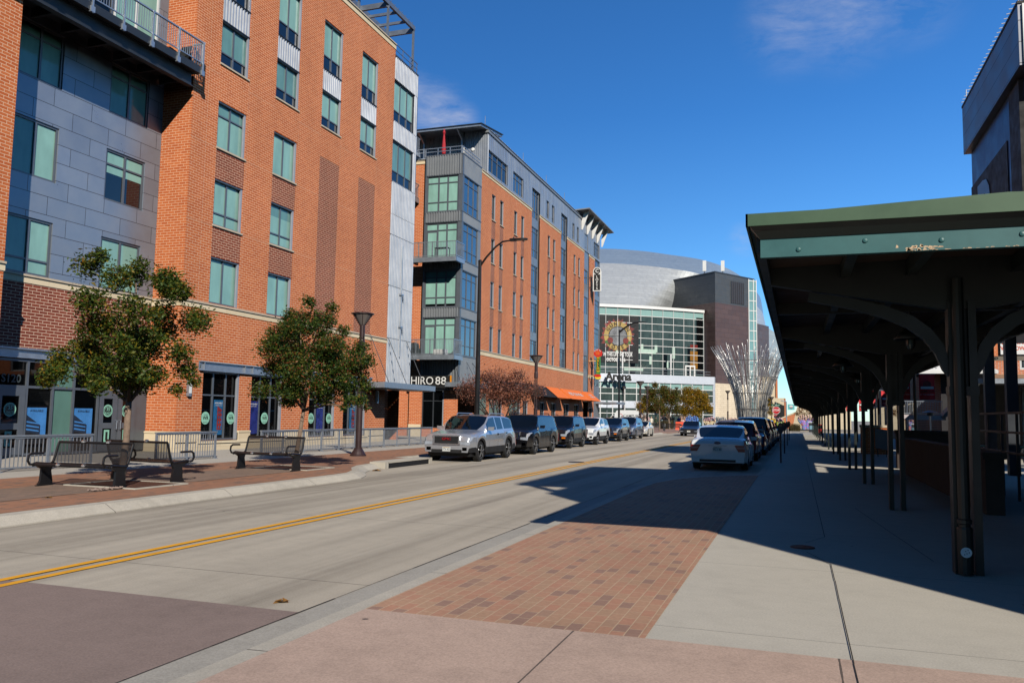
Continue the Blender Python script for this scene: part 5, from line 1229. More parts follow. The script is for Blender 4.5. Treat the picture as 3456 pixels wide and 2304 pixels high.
def banner_post(x, y, z0, z1, label, w=.62):
    t = thing('banner_post', label, 'banner', (x, y, .1), 'red banner posts in the courtyard')
    b = MB(); b.tube([(x, y, .1), (x, y, z1+.7)], .06, 10); b.build('pole', BLACK, t)
    for s_ in (-1, 1):
        xa, xb = sorted((x+s_*.16, x+s_*(.16+w))); b = MB(); n = 6
        for k in range(n):
            f_ = lambda i: (xa+(xb-xa)*i/n, y+.03*math.sin(i*1.3), 0)
            p, q = f_(k), f_(k+1); b.face([(p[0], p[1], z0), (q[0], q[1], z0), (q[0], q[1], z1), (p[0], p[1], z1)])
        B_ = b.build('banner_cloth', RED, t)
        b = MB(); c = (xa+xb)/2; zc = z0+(z1-z0)*.42
        b.face([(xa+.05, y-.05, zc), (xb-.05, y-.05, zc), (xb-.05, y-.05, zc+.1), (xa+.05, y-.05, zc+.1)]); disc(b, (c, y-.045, zc+.17), UX, UZ, .15, 16, 1)
        text_on(b, 'GAME DAY', (c, y-.05, zc-.1), UX, UZ, .11, 1, .01, 1); text_on(b, 'AT THE RAILYARD', (c, y-.05, zc-.22), UX, UZ, .06, 1, .005, 0); b.build('emblem', [WHITE, paint('banner_dark_red', (70, 18, 22), .6)], B_)
        b = MB(); b.bar((x, y, z1+.01), (x+s_*(.2+w), y, z1+.01), .025); b.bar((x, y, z0-.01), (x+s_*(.2+w), y, z0-.01), .025); b.build('bracket', STEELL, t)
banner_post(4.4, 36, 2.62, 3.62, 'banner post with two dark red banners in the shade behind the second canopy post', .56)
banner_post(4.4, 51.6, 2.6, 3.5, 'banner post with bright red sunlit banners between the canopy posts')
banner_post(4.4, 70, 2.5, 3.55, 'farthest banner post with sunlit red banners, seen past the fourth canopy post')
def picnic(x, y, label):
    t = thing('picnic_table', label, 'table', (x, y, .1), 'green picnic tables in the courtyard')
    GT = paint('picnic_green', (36, 112, 92), .5, var=.1)
    b = MB(); b.box(x-.9, x+.9, y-.38, y+.38, .84, .88); b.build('table_top', GT, t)
    for s_ in (-1, 1): b = MB(); b.box(x-.9, x+.9, y+s_*.75-.13, y+s_*.75+.13, .52, .56); b.build('bench', GT, t)
    b = MB()
    for s_ in (-.6, .6): b.bar((x+s_, y-.7, .1), (x+s_, y+.3, .84), .05); b.bar((x+s_, y+.7, .1), (x+s_, y-.3, .84), .05); b.bar((x+s_, y-.8, .5), (x+s_, y+.8, .5), .05)
    b.build('frame', STEELL, t)
picnic(6.3, 36.5, 'green picnic table in the sunny courtyard, left of the pale deck post'); picnic(8.6, 36.0, 'green picnic table in the courtyard, right of the pale deck post')
t = thing('patio_heater', 'slim patio heater with round cap in the courtyard', 'heater', (5.2, 38, .1))
b = MB(); b.tube([(5.2, 38, .8), (5.2, 38, 2.02)], .035, 8); b.build('pole', STEELL, t); b = MB(); b.lathe([(.12, .1), (.2, .2), (.2, .7), (.05, .75)], (5.2, 38, 0), 12); b.build('base', STEELL, t); b = MB(); b.lathe([(.12, 0), (.12, .12), (.34, .14), (.05, .22)], (5.2, 38, 2.0), 14); b.build('cap', DKSTEEL, t)

# ------------------------------------------------------------------ street furniture
PERF = perforated('perforated_steel', (32, 31, 30)); BEN = paint('bench_black', (34, 34, 36), .35, .3, var=.1); STUD = paint('steel_stud', (215, 215, 218), .2, .9)
def make_bench():
    t = thing('bench', '', 'bench', (0, 0, 0), 'black metal street benches'); w = .9
    prof = [(-.3, .4), (-.31, .45), (-.24, .465), (.0, .44), (.13, .43), (.2, .47), (.25, .6), (.3, .78), (.33, .86)]
    def sheet_(P, name):
        b = MB()
        for p, q in zip(P, P[1:]): b.face([(-w+.03, p[0], p[1]), (w-.03, p[0], p[1]), (w-.03, q[0], q[1]), (-w+.03, q[0], q[1])])
        return b.build(name, PERF, t)
    sheet_(prof[:5], 'seat'); sheet_(prof[5:], 'backrest')
    b = MB(); b.tube([(-w, .335, .87), (w, .335, .87)], .026, 8); b.tube([(-w, -.3, .435), (w, -.3, .435)], .028, 8); b.tube([(-w, .2, .44), (w, .2, .44)], .02, 6)
    for sx in (-1, 1): b.tube([(sx*w, p[0], p[1]) for p in prof], .026, 8)
    b.build('frame', BEN, t)
    for sx in (-1, 1):
        b = MB(); x = sx*w*.98
        b.prism([(-.2, 0), (.16, 0), (.17, .08), (.12, .3), (.2, .46), (.14, .46), (.0, .41), (-.24, .43), (-.28, .42), (-.12, .34), (-.14, .1)], lambda y, z: (x-.025, y, z), lambda y, z: (x+.025, y, z)); b.box(x-.035, x+.035, -.22, .18, 0, .02); b.build('leg', BEN, t)
        b = MB(); b.tube([(x, -.28, .43), (x, -.42, .45), (x, -.47, .52), (x, -.45, .62), (x, -.38, .66), (x, -.08, .655)], .024, 8); b.build('armrest', BEN, t)
    b = MB()
    for x in (-.3, .3):
        for y, z in ((.335, .89), (-.31, .45)): b.lathe([(.05, -.02), (.05, .01), (.03, .03), (0, .035)], (x, y, z), 10)
    b.build('skate_stop', STUD, t); return t
BN = make_bench(); BN['label'] = 'black mesh bench facing the camera in front of the nearest tree, leftmost bench'
BN.location = (-13.62, 12.95, .16); BN.rotation_euler = (0, 0, math.radians(5))
dup(BN, (-13.66, 14.75, .16), PI+math.radians(-4), 'black mesh bench with its back to the camera behind the nearest tree trunk')
dup(BN, (-13.56, 19.05, .16), 0, 'black mesh bench facing the camera by the second tree and lamp post')
dup(BN, (-13.9, 97.6, .158), math.radians(-5), 'far black bench beside the orange barrier at the plaza')
dup(BN, (-16.2, 100.5, .158), math.radians(-8), 'far black bench behind the thin far tree trunk at the plaza')
# railings
def railing(label, y0, y1, X=-18.2, step=1.32):
    t = thing('railing', label, 'railing', (X, (y0+y1)/2, .15), 'galvanised pavement railings'); z0 = .15
    n = max(1, round((y1-y0)/step))
    for k in range(n+1):
        b = MB(); y = y0+(y1-y0)*k/n; b.box(X-.025, X+.025, y-.035, y+.035, z0, 1.0); b.box(X-.05, X+.09, y-.05, y+.05, z0, z0+.02)
        b.build('post', STEELL, t)
    b = MB(); b.box(X-.05, X+.05, y0-.04, y1+.04, 1.0, 1.045); b.box(X-.03, X+.03, y0, y1, .96, 1.0); b.build('handrail', STEELL, t)
    b = MB(); b.box(X-.02, X+.02, y0, y1, .235, .265); y = y0+.1
    while y < y1: b.box(X-.009, X+.009, y-.009, y+.009, .26, .97); y += .115
    b.build('pickets', STEELL, t)
railing('grey picket railing at the left edge in front of the shop doors', 8.0, 17.55); railing('short grey picket railing between the two left benches and the brick corner', 19.97, 22.62); railing('long grey picket railing behind the lamp post and the third bench', 25.1, 39.7)
# low lamp posts
def make_lamp():
    t = thing('lamp_post', '', 'street lamp', (0, 0, 0), 'bronze funnel lamp posts')
    b = MB(); b.lathe([(.3, 0), (.3, .05), (.27, .07), (.22, .16), (.15, .27), (.15, .3)], (0, 0, 0), 20); b.build('base', BROWNM, t, smooth=False)
    b = MB(); b.tube([(0, 0, .28), (0, 0, 1.95)], .115, 16); b.lathe([(.115, 1.9), (.125, 1.92), (.125, 2.02), (.05, 2.06)], (0, 0, 0), 16)
    for k in range(4): a = PI/4+k*PI/2; b.tube([(.085*math.cos(a), .085*math.sin(a), 2.0), (.085*math.cos(a), .085*math.sin(a), 3.95)], .022, 8)
    b.tube([(0, 0, 3.9), (0, 0, 4.85)], .1, 16); b.lathe([(.1, 3.86), (.12, 3.9), (.12, 4.2), (.09, 4.3)], (0, 0, 0), 16); b.build('pole', BROWNM, t)
    b = MB(); b.lathe([(.07, 4.8), (.11, 4.85), (.4, 5.24)], (0, 0, 0), 24); b.build('lamp_shade', glass('smoked_lamp_glass', (120, 112, 108), .1, 1.5, .1), t)
    b = MB(); b.lathe([(.39, 5.22), (.43, 5.23), (.43, 5.26), (.3, 5.29), (0, 5.3)], (0, 0, 0), 24)
    for k in range(6): a = k*PI/3; b.bar((.115*math.cos(a), .115*math.sin(a), 4.83), (.41*math.cos(a), .41*math.sin(a), 5.24), .018)
    b.build('lamp_cap', BROWNM, t); return t
LM = make_lamp(); LM['label'] = 'bronze funnel lamp post standing beside the second tree and third bench'; LM.location = (-15.25, 26.86, .15)
dup(LM, (-15.2, 48.3, .15), 0, 'bronze funnel lamp post behind the parked dark cars and brown berry tree')
dup(LM, (-16.9, 98, .158), 0, 'funnel lamp post in front of the far green plaza tree'); dup(LM, (-20.0, 130, 1.4), 0, 'funnel lamp post rising just right of the green plaza tree top')
dup(LM, (-20.8, 151.7, 2.0), 0, 'smaller funnel lamp post over the yellow plaza tree'); dup(LM, (-30.9, 153.5, 2.2), 0, 'thin far lamp post left of the plaza trees, before the arena glass')
dup(LM, (-10.4, 134.2, .85), 0, 'far lamp post in front of the pale stone tower foot'); dup(LM, (-3.85, 136.6, .0), 0, 'far lamp post between the reed sculpture and the stop sign')
for y, l in ((71, 'bronze lamp post behind the blue parked cars at the building corner'),): dup(LM, (-15.3, 84.5, .15), 0, 'bronze lamp post at the far corner below the colourful pizza sign')
def street_light(x, y, h, reach, label, z=.15, fat=1):
    t = thing('street_light', label, 'street lamp', (x, y, z), 'tall black street lights'); b = MB()
    b.tube([(x, y, z), (x, y, h)], [.13, .075], 14); b.lathe([(.2, 0), (.2, .1), (.13, .3)], (x, y, z), 14); b.lathe([(.08, -.2), (.085, .02), (.04, .06)], (x, y, h), 10); b.build('pole', BLACK, t)
    b = MB(); b.tube([(x, y, h-.25), (x+reach*.2, y, h+.15), (x+reach*.5, y, h+.62), (x+reach*.72, y, h+.84), (x+reach, y, h+.88)], [.055*fat, .05*fat, .045*fat, .04*fat, .035*fat], 8); b.build('arm', BLACK, t)
    b = MB(); q = x+reach; b.box(q-.06, q+.22, y-.09, y+.09, h+.83, h+.95); b.prism([(q+.2, -.12), (q+.5, -.17), (q+.72, -.12), (q+.78, 0), (q+.72, .12), (q+.5, .17), (q+.2, .12)], lambda a, c: (a, y+c, h+.86), lambda a, c: (a, y+c, h+.93)); b.lathe([(.03, .95), (.03, 1.02), (0, 1.04)], (q+.1, y, h), 8); b.build('lamp_head', BLACK, t)
street_light(-13.62, 34.5, 8.72, 1.5, 'tall black street light with curved arm behind the silver car')
street_light(-19.9, 96, 12.0, 2.45, 'tall black street light in front of the arena glass', .158, 2.2)
# parking meters
def make_meter():
    t = thing('parking_meter', '', 'parking meter', (0, 0, 0), 'parking meters on the right kerb')
    b = MB(); b.tube([(0, 0, 0), (0, 0, 1.12)], .032, 10); b.build('post', BLACK, t)
    b = MB(); b.prism([(-.05, 1.1), (.05, 1.1), (.1, 1.2), (.11, 1.4), (.07, 1.49), (0, 1.53), (-.07, 1.49), (-.11, 1.4), (-.1, 1.2)], lambda x, z: (x, -.07, z), lambda x, z: (x, .07, z)); b.build('housing', DKSTEEL, t)
    b = MB(); b.face([(-.06, -.074, 1.38), (.06, -.074, 1.38), (.04, -.074, 1.47), (-.04, -.074, 1.47)]); b.build('display', BLACKG, t); return t
MT = make_meter(); MT['label'] = 'nearest parking meter, right of the white car'; MT.location = (-.62, 33.2, .1)
dup(MT, (-.62, 42.4, .1), 0, 'second parking meter along the right kerb'); dup(MT, (-.64, 56, .1), 0, 'third parking meter along the right kerb'); dup(MT, (-.66, 70, .1), 0, 'farthest parking meter along the right kerb')
# stop sign with street names
t = thing('stop_sign', 'red STOP sign with green street name plates at the end of the parked cars', 'sign', (-2.1, 90.5, .1))
b = MB(); b.tube([(-2.1, 90.6, .1), (-2.1, 90.6, 3.5)], .035, 8); b.build('post', STEELL, t)
def octo(r): return [(r*math.cos(PI/8+k*PI/4), r*math.sin(PI/8+k*PI/4)) for k in range(8)]
b = MB(); c = Vector((-2.1, 90.5, 2.7)); b.prism(octo(.42), lambda a, z: (c.x+a, c.y, c.z+z), lambda a, z: (c.x+a, c.y+.02, c.z+z)); b.prism(octo(.385), lambda a, z: (c.x+a, c.y-.006, c.z+z), lambda a, z: (c.x+a, c.y-.002, c.z+z), 1)
text_on(b, 'STOP', c-UY*.012, UX, UZ, .33, .82, .02); b.build('plate', [WHITE, paint('sign_stop_red', (190, 24, 34), .4)], t)
b = MB(); b.box(-2.35, -1.88, 90.5, 90.52, 2.1, 2.24); text_on(b, 'ALL WAY', (-2.12, 90.49, 2.17), UX, UZ, .1, 1, .01, 1); b.build('supplementary_plate', [MATS['sign_stop_red'], WHITE], t)
b = MB(); b.box(-2.55, -1.7, 90.56, 90.58, 3.14, 3.32); b.box(-2.12, -2.1, 90.2, 91.0, 3.36, 3.52); text_on(b, 'CANOPY ST', (-2.12, 90.55, 3.23), UX, UZ, .13, 1, .01, 1); b.build('street_name_plate', [paint('sign_green_plate', (14, 118, 86), .4), WHITE], t)
t = thing('street_name_sign', 'green street name plates on a post left of the far street light', 'sign', (-20.9, 94, .158))
b = MB(); b.tube([(-20.0-.9, 94, .158), (-20.9, 94, 3.6)], .035, 6); b.build('post', STEELL, t); b = MB(); b.box(-21.35, -20.45, 93.96, 93.98, 3.12, 3.32); b.box(-20.92, -20.89, 93.6, 94.4, 3.36, 3.55); b.build('street_name_plate', MATS['sign_green_plate'], t)
t = thing('banner_sign', 'pale teal banner with emblem on an angled grey post', 'sign', (-1.39, 116, .01))
b = MB(); b.tube([(-1.39, 116, .01), (-1.39, 116, 4.15)], .08, 8); b.tube([(-1.39, 116, 4.1), (-2.12, 116, 4.28)], .06, 8); b.build('post', STEELL, t)
b = MB(); b.box(-1.22, -.36, 115.98, 116.0, 3.05, 3.79); b.build('banner_cloth', paint('teal_banner', (108, 188, 192), .6), t)
b = MB(); disc(b, (-.79, 115.96, 3.46), UX, UZ, .24, 16, 0, .19); b.box(-1.05, -.53, 115.95, 115.97, 3.35, 3.42, 1); b.face([(-1.0, 115.96, 3.3), (-.79, 115.96, 3.15), (-.58, 115.96, 3.3)], 1); b.build('emblem', [WHITE, paint('emblem_grey', (90, 96, 110), .5)], t)
t = thing('newspaper_box', 'red newspaper box at the far end of the canopy posts', 'box', (2.45, 104, .1)); b = MB(); b.box(2.2, 2.7, 103.6, 104.1, .1, 1.25); b.build('cabinet', paint('box_red', (206, 36, 34), .4), t); b = MB(); b.face([(2.26, 103.59, .75), (2.64, 103.59, .75), (2.64, 103.59, 1.15), (2.26, 103.59, 1.15)]); b.build('door', DARKG, t)
t = thing('litter_bin', 'dark litter bin beside the far painted hand', 'bin', (1.9, 126, .02)); b = MB(); b.box(1.5, 2.2, 126, 126.7, .02, 1.35); b.build('body', DKSTEEL, t); b = MB(); b.box(1.6, 2.1, 125.97, 126.0, .4, .95); b.build('panel', paint('bin_panel_blue', (120, 160, 176), .5), t); b = MB(); b.box(1.42, 2.28, 125.95, 126.78, 1.35, 1.45); b.build('lid', WHITE, t)
# manholes, drain, grates, leaf litter, chain
RUST = paint('rusty_iron', (96, 62, 48), .8, .2, var=.3, scale=14, bmp=.5)
b = MB(); b.lathe([(.001, .016), (.13, .016), (.15, .012), (.155, .0)], (.04, 11.5, .1), 24); o = b.build('manhole_cover', RUST, label='small round rusty manhole cover in the right pavement', cat='manhole cover')
b = MB(); b.lathe([(.001, .02), (.3, .02), (.31, .01)], (-7.95, 30.5, 0), 24); b.build('manhole_cover', DKSTEEL, label='dark manhole cover on the yellow line in the road', cat='manhole cover')
t = thing('storm_drain', 'concrete storm drain inlet in the left kerb in front of the silver car', 'drain', (-12.35, 25, 0))
b = MB(); b.box(-12.75, -12.2, 23.4, 26.5, .165, .21); b.box(-12.75, -12.2, 23.2, 23.42, 0, .205); b.box(-12.75, -12.2, 26.48, 26.7, 0, .205); b.build('slab', M_CURB, t); b = MB(); b.box(-12.3, -12.225, 23.43, 26.47, .0, .16); b.build('opening', BLACKM, t)
def grate(x0, x1, y0, y1, label):
    t = thing('tree_grate', label, 'grate', ((x0+x1)/2, (y0+y1)/2, .16), 'rusty tree grates'); z = .168; b = MB(); w = .07
    b.box(x0, x1, y0, y0+w, .15, z+.012); b.box(x0, x1, y1-w, y1, .15, z+.012); b.box(x0, x0+w, y0+w, y1-w, .15, z+.012); b.box(x1-w, x1, y0+w, y1-w, .15, z+.012); b.build('frame', M_CURB, t)
    b = MB(); n = 22
    for k in range(n): a = x0+w+(x1-x0-2*w)*k/n; b.box(a, a+(x1-x0-2*w)/n*.68, y0+w, y1-w, .158, z+.003)
    b.build('bars', RUST, t)
grate(-14.2, -12.35, 13.05, 14.55, 'rusty tree grate round the nearest tree trunk'); grate(-14.3, -12.5, 19.3, 20.7, 'rusty tree grate round the second tree trunk')
t = MB(); rnd = random.Random(3); P = []
for k in range(46): P.append((-12.72-.05*math.sin(k*.9)+rnd.uniform(-.03, .03), 12.28+k*.018+rnd.uniform(-.03, .03), .175+abs(math.sin(k*1.7))*.03))
t.tube(P, .016, 6); t.build('chain', paint('plaited_cord', (150, 130, 120), .7, var=.5, scale=40), label='plaited cord left lying by the front leg of the leftmost bench', cat='cord')
LF = paint('dry_leaf', (150, 104, 40), .8, var=.35, scale=9)
def dry_leaf(x, y, z, s_, label, m=LF):
    b = MB()
    for k in range(5):
        a = k*1.3; c = Vector((x+.025*s_*math.cos(a*2), y+.025*s_*math.sin(a*3), z+.004)); u = Vector((math.cos(a), math.sin(a), .25))*.045*s_; v = Vector((-math.sin(a), math.cos(a), .1))*.022*s_
        b.face([c-u, c+v, c+u, c-v])
    b.build('leaf', m, label=label, cat='leaf')
dry_leaf(-4.5, 6.62, .01, 1.3, 'dry brown leaf on the road by the dark red crossing'); dry_leaf(-12.0, 22.3, .01, 3, 'small heap of dry leaves in the kerb corner'); dry_leaf(-12.5, 11.2, .16, 1.2, 'dry leaf on the brick paving in front of the leftmost bench')
# ------------------------------------------------------------------ vehicles
TYRE = paint('tyre_rubber', (22, 22, 23), .85, var=.2, scale=8); RIM = paint('alloy_rim', (190, 192, 196), .25, .85, var=.05); CHROME = paint('chrome', (225, 226, 230), .08, 1, var=.02); TRIM = paint('black_plastic_trim', (26, 27, 29), .6, var=.15)
CGL = glass('car_glass', (10, 13, 16), .02, 1.6, .4); CGL2 = glass('car_glass_bluish', (20, 28, 38), .03, 1.6, .3, 1.5); HLM = glass('headlamp_lens', (150, 156, 166), .06, 1.6, .25, 8); TLM = paint('tail_lamp_red', (150, 8, 12), .3, var=.2, coat=.15); AMB = paint('amber_lens', (226, 120, 30), .2, coat=.5); PLATE = paint('number_plate', (214, 216, 212), .4)
def carpaint(n, c, metal=0, rough=.28): return paint('car_paint_'+n, c, rough, metal, var=.03, coat=.45 if max(c) < 40 else .9, scale=1)
def lerp(a, b, t): return a+(b-a)*t
def interp(tab, x):
    for (x0, y0), (x1, y1) in zip(tab, tab[1:]):
        if x <= x1: return y0 if x <= x0 else lerp(y0, y1, (x-x0)/(x1-x0))
    return tab[-1][1]
def make_car(name, label, cat, L, W, Hh, wb, wr, col, kind, rails=False, cladding=False, group=None, face='', plate='', detail=True, grille='chrome', rimm=RIM, amber=False):
    """local frame: front towards -Y, origin on the ground at the middle"""
    t = thing(name, label, cat, (0, 0, 0), group); h = L/2; s = Hh
    if kind == 'suv':
        top = [(-h, .8), (-h+.05, .95), (-h+.2, 1.03), (-h+1.2, 1.15), (-h+1.32, 1.17), (-h+2.15, s-.05), (-h+2.7, s), (h-1.2, s-.02), (h-.42, s-.1), (h-.12, 1.12), (h-.03, .95), (h, .6)]
        sho = [(-h, .74), (-h+.05, .88), (-h+.2, .95), (-h+1.25, 1.07), (0, 1.1), (h-.5, 1.16), (h-.1, 1.08), (h, .58)]
        wsr = (-h+1.3, -h+2.15); rwr = (h-.45, h-.12); side = (-h+1.75, h-.38); pil = [(-h+2.72, -h+2.8), (h-1.62, h-1.5)]
    elif kind == 'boxy':
        top = [(-h, .85), (-h+.05, 1.02), (-h+.2, 1.08), (-h+1.15, 1.16), (-h+1.25, 1.18), (-h+1.85, s-.04), (-h+2.3, s), (h-.6, s-.02), (h-.25, s-.07), (h-.08, 1.15), (h-.02, .95), (h, .6)]
        sho = [(-h, .78), (-h+.05, .94), (-h+.2, 1.0), (-h+1.2, 1.09), (0, 1.12), (h-.3, 1.15), (h-.05, 1.1), (h, .58)]
        wsr = (-h+1.22, -h+1.85); rwr = (h-.26, h-.07); side = (-h+1.55, h-.22); pil = [(-h+2.5, -h+2.58), (h-1.4, h-1.3)]
    elif kind == 'sedan':
        top = [(-h, .55), (-h+.12, .72), (-h+.5, .83), (-h+1.35, .95), (-h+1.45, .97), (-h+2.25, s-.05), (-h+2.8, s), (h-1.95, s-.02), (h-1.6, s-.08), (h-.86, 1.1), (h-.78, 1.075), (h-.12, 1.05), (h-.04, 1.0), (h, .9)]
        sho = [(-h, .5), (-h+.12, .66), (-h+.5, .76), (-h+1.4, .88), (0, .93), (h-.8, .99), (h-.12, .98), (h-.04, .94), (h, .84)]
        wsr = (-h+1.43, -h+2.25); rwr = (h-1.62, h-.87); side = (-h+1.85, h-1.25); pil = [(-h+2.72, -h+2.8), (h-1.75, h-1.68)]
    else:  # coupe
        top = [(-h, .5), (-h+.15, .66), (-h+.6, .78), (-h+1.6, .9), (-h+1.7, .92), (-h+2.5, s-.04), (-h+2.9, s), (h-1.6, s-.03), (h-.6, 1.0), (h-.12, .96), (h, .6)]
        sho = [(-h, .45), (-h+.15, .6), (-h+.6, .7), (-h+1.6, .83), (0, .86), (h-.6, .93), (h-.12, .9), (h, .5)]
        wsr = (-h+1.68, -h+2.5); rwr = (h-1.6, h-.62); side = (-h+2.05, h-1.3); pil = [(-h+3.1, -h+3.18)]
    fy_, ry_ = -wb/2+(-.05 if kind != 'coupe' else .1), wb/2-.05; AR_ = wr+.06; sill = .3 if kind in ('suv', 'boxy') else .22
    ys = set()
    for tab in (top, sho): ys |= {round(p[0], 3) for p in tab}
    for r in (wsr, rwr, side): ys |= {round(v, 3) for v in r}
    for r in pil: ys |= {round(v, 3) for v in r}
    for c in (fy_, ry_):
        for k in range(13): ys.add(round(c-AR_*math.cos(PI*k/12), 3))
    k = -h
    while k < h: ys.add(round(k, 3)); k += .22
    ys = sorted(v for v in ys if -h <= v <= h); Y = [ys[0]]
    for v in ys[1:]:
        if v-Y[-1] > .012: Y.append(v)
    def bot(y):
        z = sill+(.06 if (y < -h+.5 or y > h-.5) else 0)
        for c in (fy_, ry_):
            if abs(y-c) < AR_: z = max(z, wr+math.sqrt(AR_**2-(y-c)**2)*.98)
        return z
    hw = W/2
    def ring(y):
        e = max(0, (abs(y)-(h-.75))/.75); wmax = hw*(1-(.12 if y < 0 else .07)*e**2.2); b_, sh, H = bot(y), interp(sho, y), interp(top, y); b_ = min(b_, sh-.05)
        arch = any(abs(y-c) < AR_+.12 for c in (fy_, ry_)); fl = .018 if arch else 0
        R = [(wmax*.955+fl, b_), (wmax*.985+fl, lerp(b_, sh, .3)), (wmax+fl*.5, lerp(b_, sh, .62)), (wmax*.985, lerp(b_, sh, .88)), (wmax*.95, sh)]
        dz = H-sh; c = min(1, max(0, (dz-.1)/.3)); ws = wmax*.945
        cab = [(ws-.3*dz*.1, sh+dz*.1), (ws-.3*dz*.86, sh+dz*.86), (ws-.3*dz-.03, H-.025), (ws*.72-.2*dz, H-.004), (0, H+.012)]
        hood = [(ws*.96, sh+dz*.45), (ws*.86, sh+dz*.75), (ws*.7, sh+dz*.9), (ws*.4, sh+dz*.98), (0, H)]
        return R+[(lerp(a[0], d[0], c), lerp(a[1], d[1], c)) for a, d in zip(hood, cab)]
    body, wsm, rwm = MB(), MB(), MB(); sgs = {-1: MB(), 1: MB()}; lws = {-1: MB(), 1: MB()}; rings = [ring(y) for y in Y]; n = len(rings[0])
    for i in range(len(Y)-1):
        ym = (Y[i]+Y[i+1])/2
        for j in range(n-1):
            for sx in (-1, 1):
                P = [(sx*rings[i][j][0], Y[i], rings[i][j][1]), (sx*rings[i+1][j][0], Y[i+1], rings[i+1][j][1]), (sx*rings[i+1][j+1][0], Y[i+1], rings[i+1][j+1][1]), (sx*rings[i][j+1][0], Y[i], rings[i][j+1][1])]
                if sx < 0: P.reverse()
                tgt = body
                if j == 5 and side[0] < ym < side[1] and not any(a < ym < c for a, c in pil): tgt = sgs[sx]
                elif j >= 7 and wsr[0] < ym < wsr[1]: tgt = wsm
                elif j >= 7 and rwr[0] < ym < rwr[1]: tgt = rwm
                elif cladding and j == 0: tgt = lws[sx]
                tgt.face(P)
    for i, rev in ((0, False), (len(Y)-1, True)):
        R = rings[i]; P = [(x, Y[i], z) for x, z in R]+[(-x, Y[i], z) for x, z in reversed(R[:-1])]; body.face(P if not rev else P[::-1])
    B = body.build('body', col, t, smooth=True)
    m = B.data
    try: m.set_sharp_from_angle(angle=math.radians(38))
    except Exception: pass
    for sx in (-1, 1):
        if lws[sx].f: lws[sx].build('lower_cladding', TRIM, t)
        sgs[sx].build('side_window', CGL2, t)
    wsm.build('windshield', CGL, t); rwm.build('rear_window', CGL, t)
    # underside, arches
    b = MB(); b.box(-hw*.84, hw*.84, -h+.25, h-.25, .2, .55)
    for c in (fy_, ry_): b.box(-hw*.86, hw*.86, c-AR_*.9, c+AR_*.9, .3, wr+AR_*.85)
    b.build('underbody', BLACKM, t)
    # wheels
    for c in (fy_, ry_):
        for sx in (-1, 1):
            xo = sx*(hw-.03); w = .235; b = MB(); q = -sx
            b.lathe([(wr*.62, 0), (wr*.68, -.012*sx*-q), (wr*.93, .0), (wr, q*.03), (wr, q*(w-.03)), (wr*.9, q*w), (wr*.5, q*w)], (xo, c, wr), 28, 0, 'x'); T_ = b.build('tyre', TYRE, t)
            b = MB(); b.lathe([(wr*.66, 0), (wr*.62, q*.03), (wr*.58, q*.09), (wr*.5, q*.1)], (xo, c, wr), 24, 0, 'x'); b.lathe([(.0, 0), (.06, 0), (.075, q*.03)], (xo, c, wr), 12, 0, 'x')
            for k in range(5):
                a = 2*PI*k/5+.3; d = Vector((0, math.cos(a), math.sin(a))); p = Vector((xo+q*.02, c, wr)); b.bar(p+d*.04, p+d*wr*.63, .125, .03)
            b.build('rim', rimm, T_); b = MB(); disc(b, (xo+q*.06, c, wr), UY*q, UZ, wr*.6, 20); b.build('brake_disc', STEEL, T_)
    # lamps, grille, plates, mirrors, handles
    zl = interp(sho, -h+.2)-.08
    def wrap(ylo, yhi, j0, j1, front, xin, zlo, zhi):
        """lens that follows the body skin round the corner"""
        b = MB(); yy = [v for v in Y if ylo <= v <= yhi]
        RR = [ring(v) for v in yy]
        def pt_(i, f, sx):
            k = min(int(f), n-2); a, c = RR[i][k], RR[i][k+1]; t_ = f-k
            return ((lerp(a[0], c[0], t_)+.012)*sx, yy[i]+(-.006 if front else .006), lerp(a[1], c[1], t_)+.004)
        return b, yy, RR, pt_
    for sx in (-1, 1):
        b, yy, RR, pt_ = wrap(-h, -h+(.5 if kind in ('suv', 'boxy') else .62), 2, 4, True, 0, 0, 0)
        m_ = len(yy)-1
        for i in range(m_):
            lo0, lo1 = lerp(2.15, 3.1, i/m_), lerp(2.15, 3.1, (i+1)/m_)
            P = [pt_(i, lo0, sx), pt_(i+1, lo1, sx), pt_(i+1, lerp(3.95, 3.5, (i+1)/m_), sx), pt_(i, lerp(3.95, 3.5, i/m_), sx)]
            b.face(P if sx > 0 else P[::-1])
        a0, a1 = pt_(0, 2.15, sx), pt_(0, 3.95, sx); xi = sx*hw*.56
        P = [(xi, -h-.012, a0[2]+.03), (a0[0], -h-.012, a0[2]), (a1[0], -h-.012, a1[2]), (xi, -h-.012, a1[2]-.01)]; b.face(P if sx > 0 else P[::-1])
        b.build('headlight', HLM, t)
        if amber: b = MB(); q = RR[0]; zz = lerp(q[1][1], q[2][1], .7); b.box(min(sx*hw*.62, sx*hw*.84), max(sx*hw*.62, sx*hw*.84), -h-.015, -h+.1, zz-.05, zz+.03); b.build('indicator', AMB, t)
        ylo = h-(.38 if kind in ('sedan', 'coupe') else .3); b, yy, RR, pt_ = wrap(ylo, h, 2, 4, False, 0, 0, 0); m_ = len(yy)-1
        tp = 4.0 if kind in ('sedan', 'coupe') else 5.4
        for i in range(m_):
            P = [pt_(i, lerp(3.0, 2.1, i/m_), sx), pt_(i+1, lerp(3.0, 2.1, (i+1)/m_), sx), pt_(i+1, tp, sx), pt_(i, tp, sx)]
            b.face(P if sx > 0 else P[::-1])
        a0, a1 = pt_(m_, 2.1, sx), pt_(m_, 4.0, sx); xi = sx*hw*(.58 if kind in ('sedan', 'coupe') else .7)
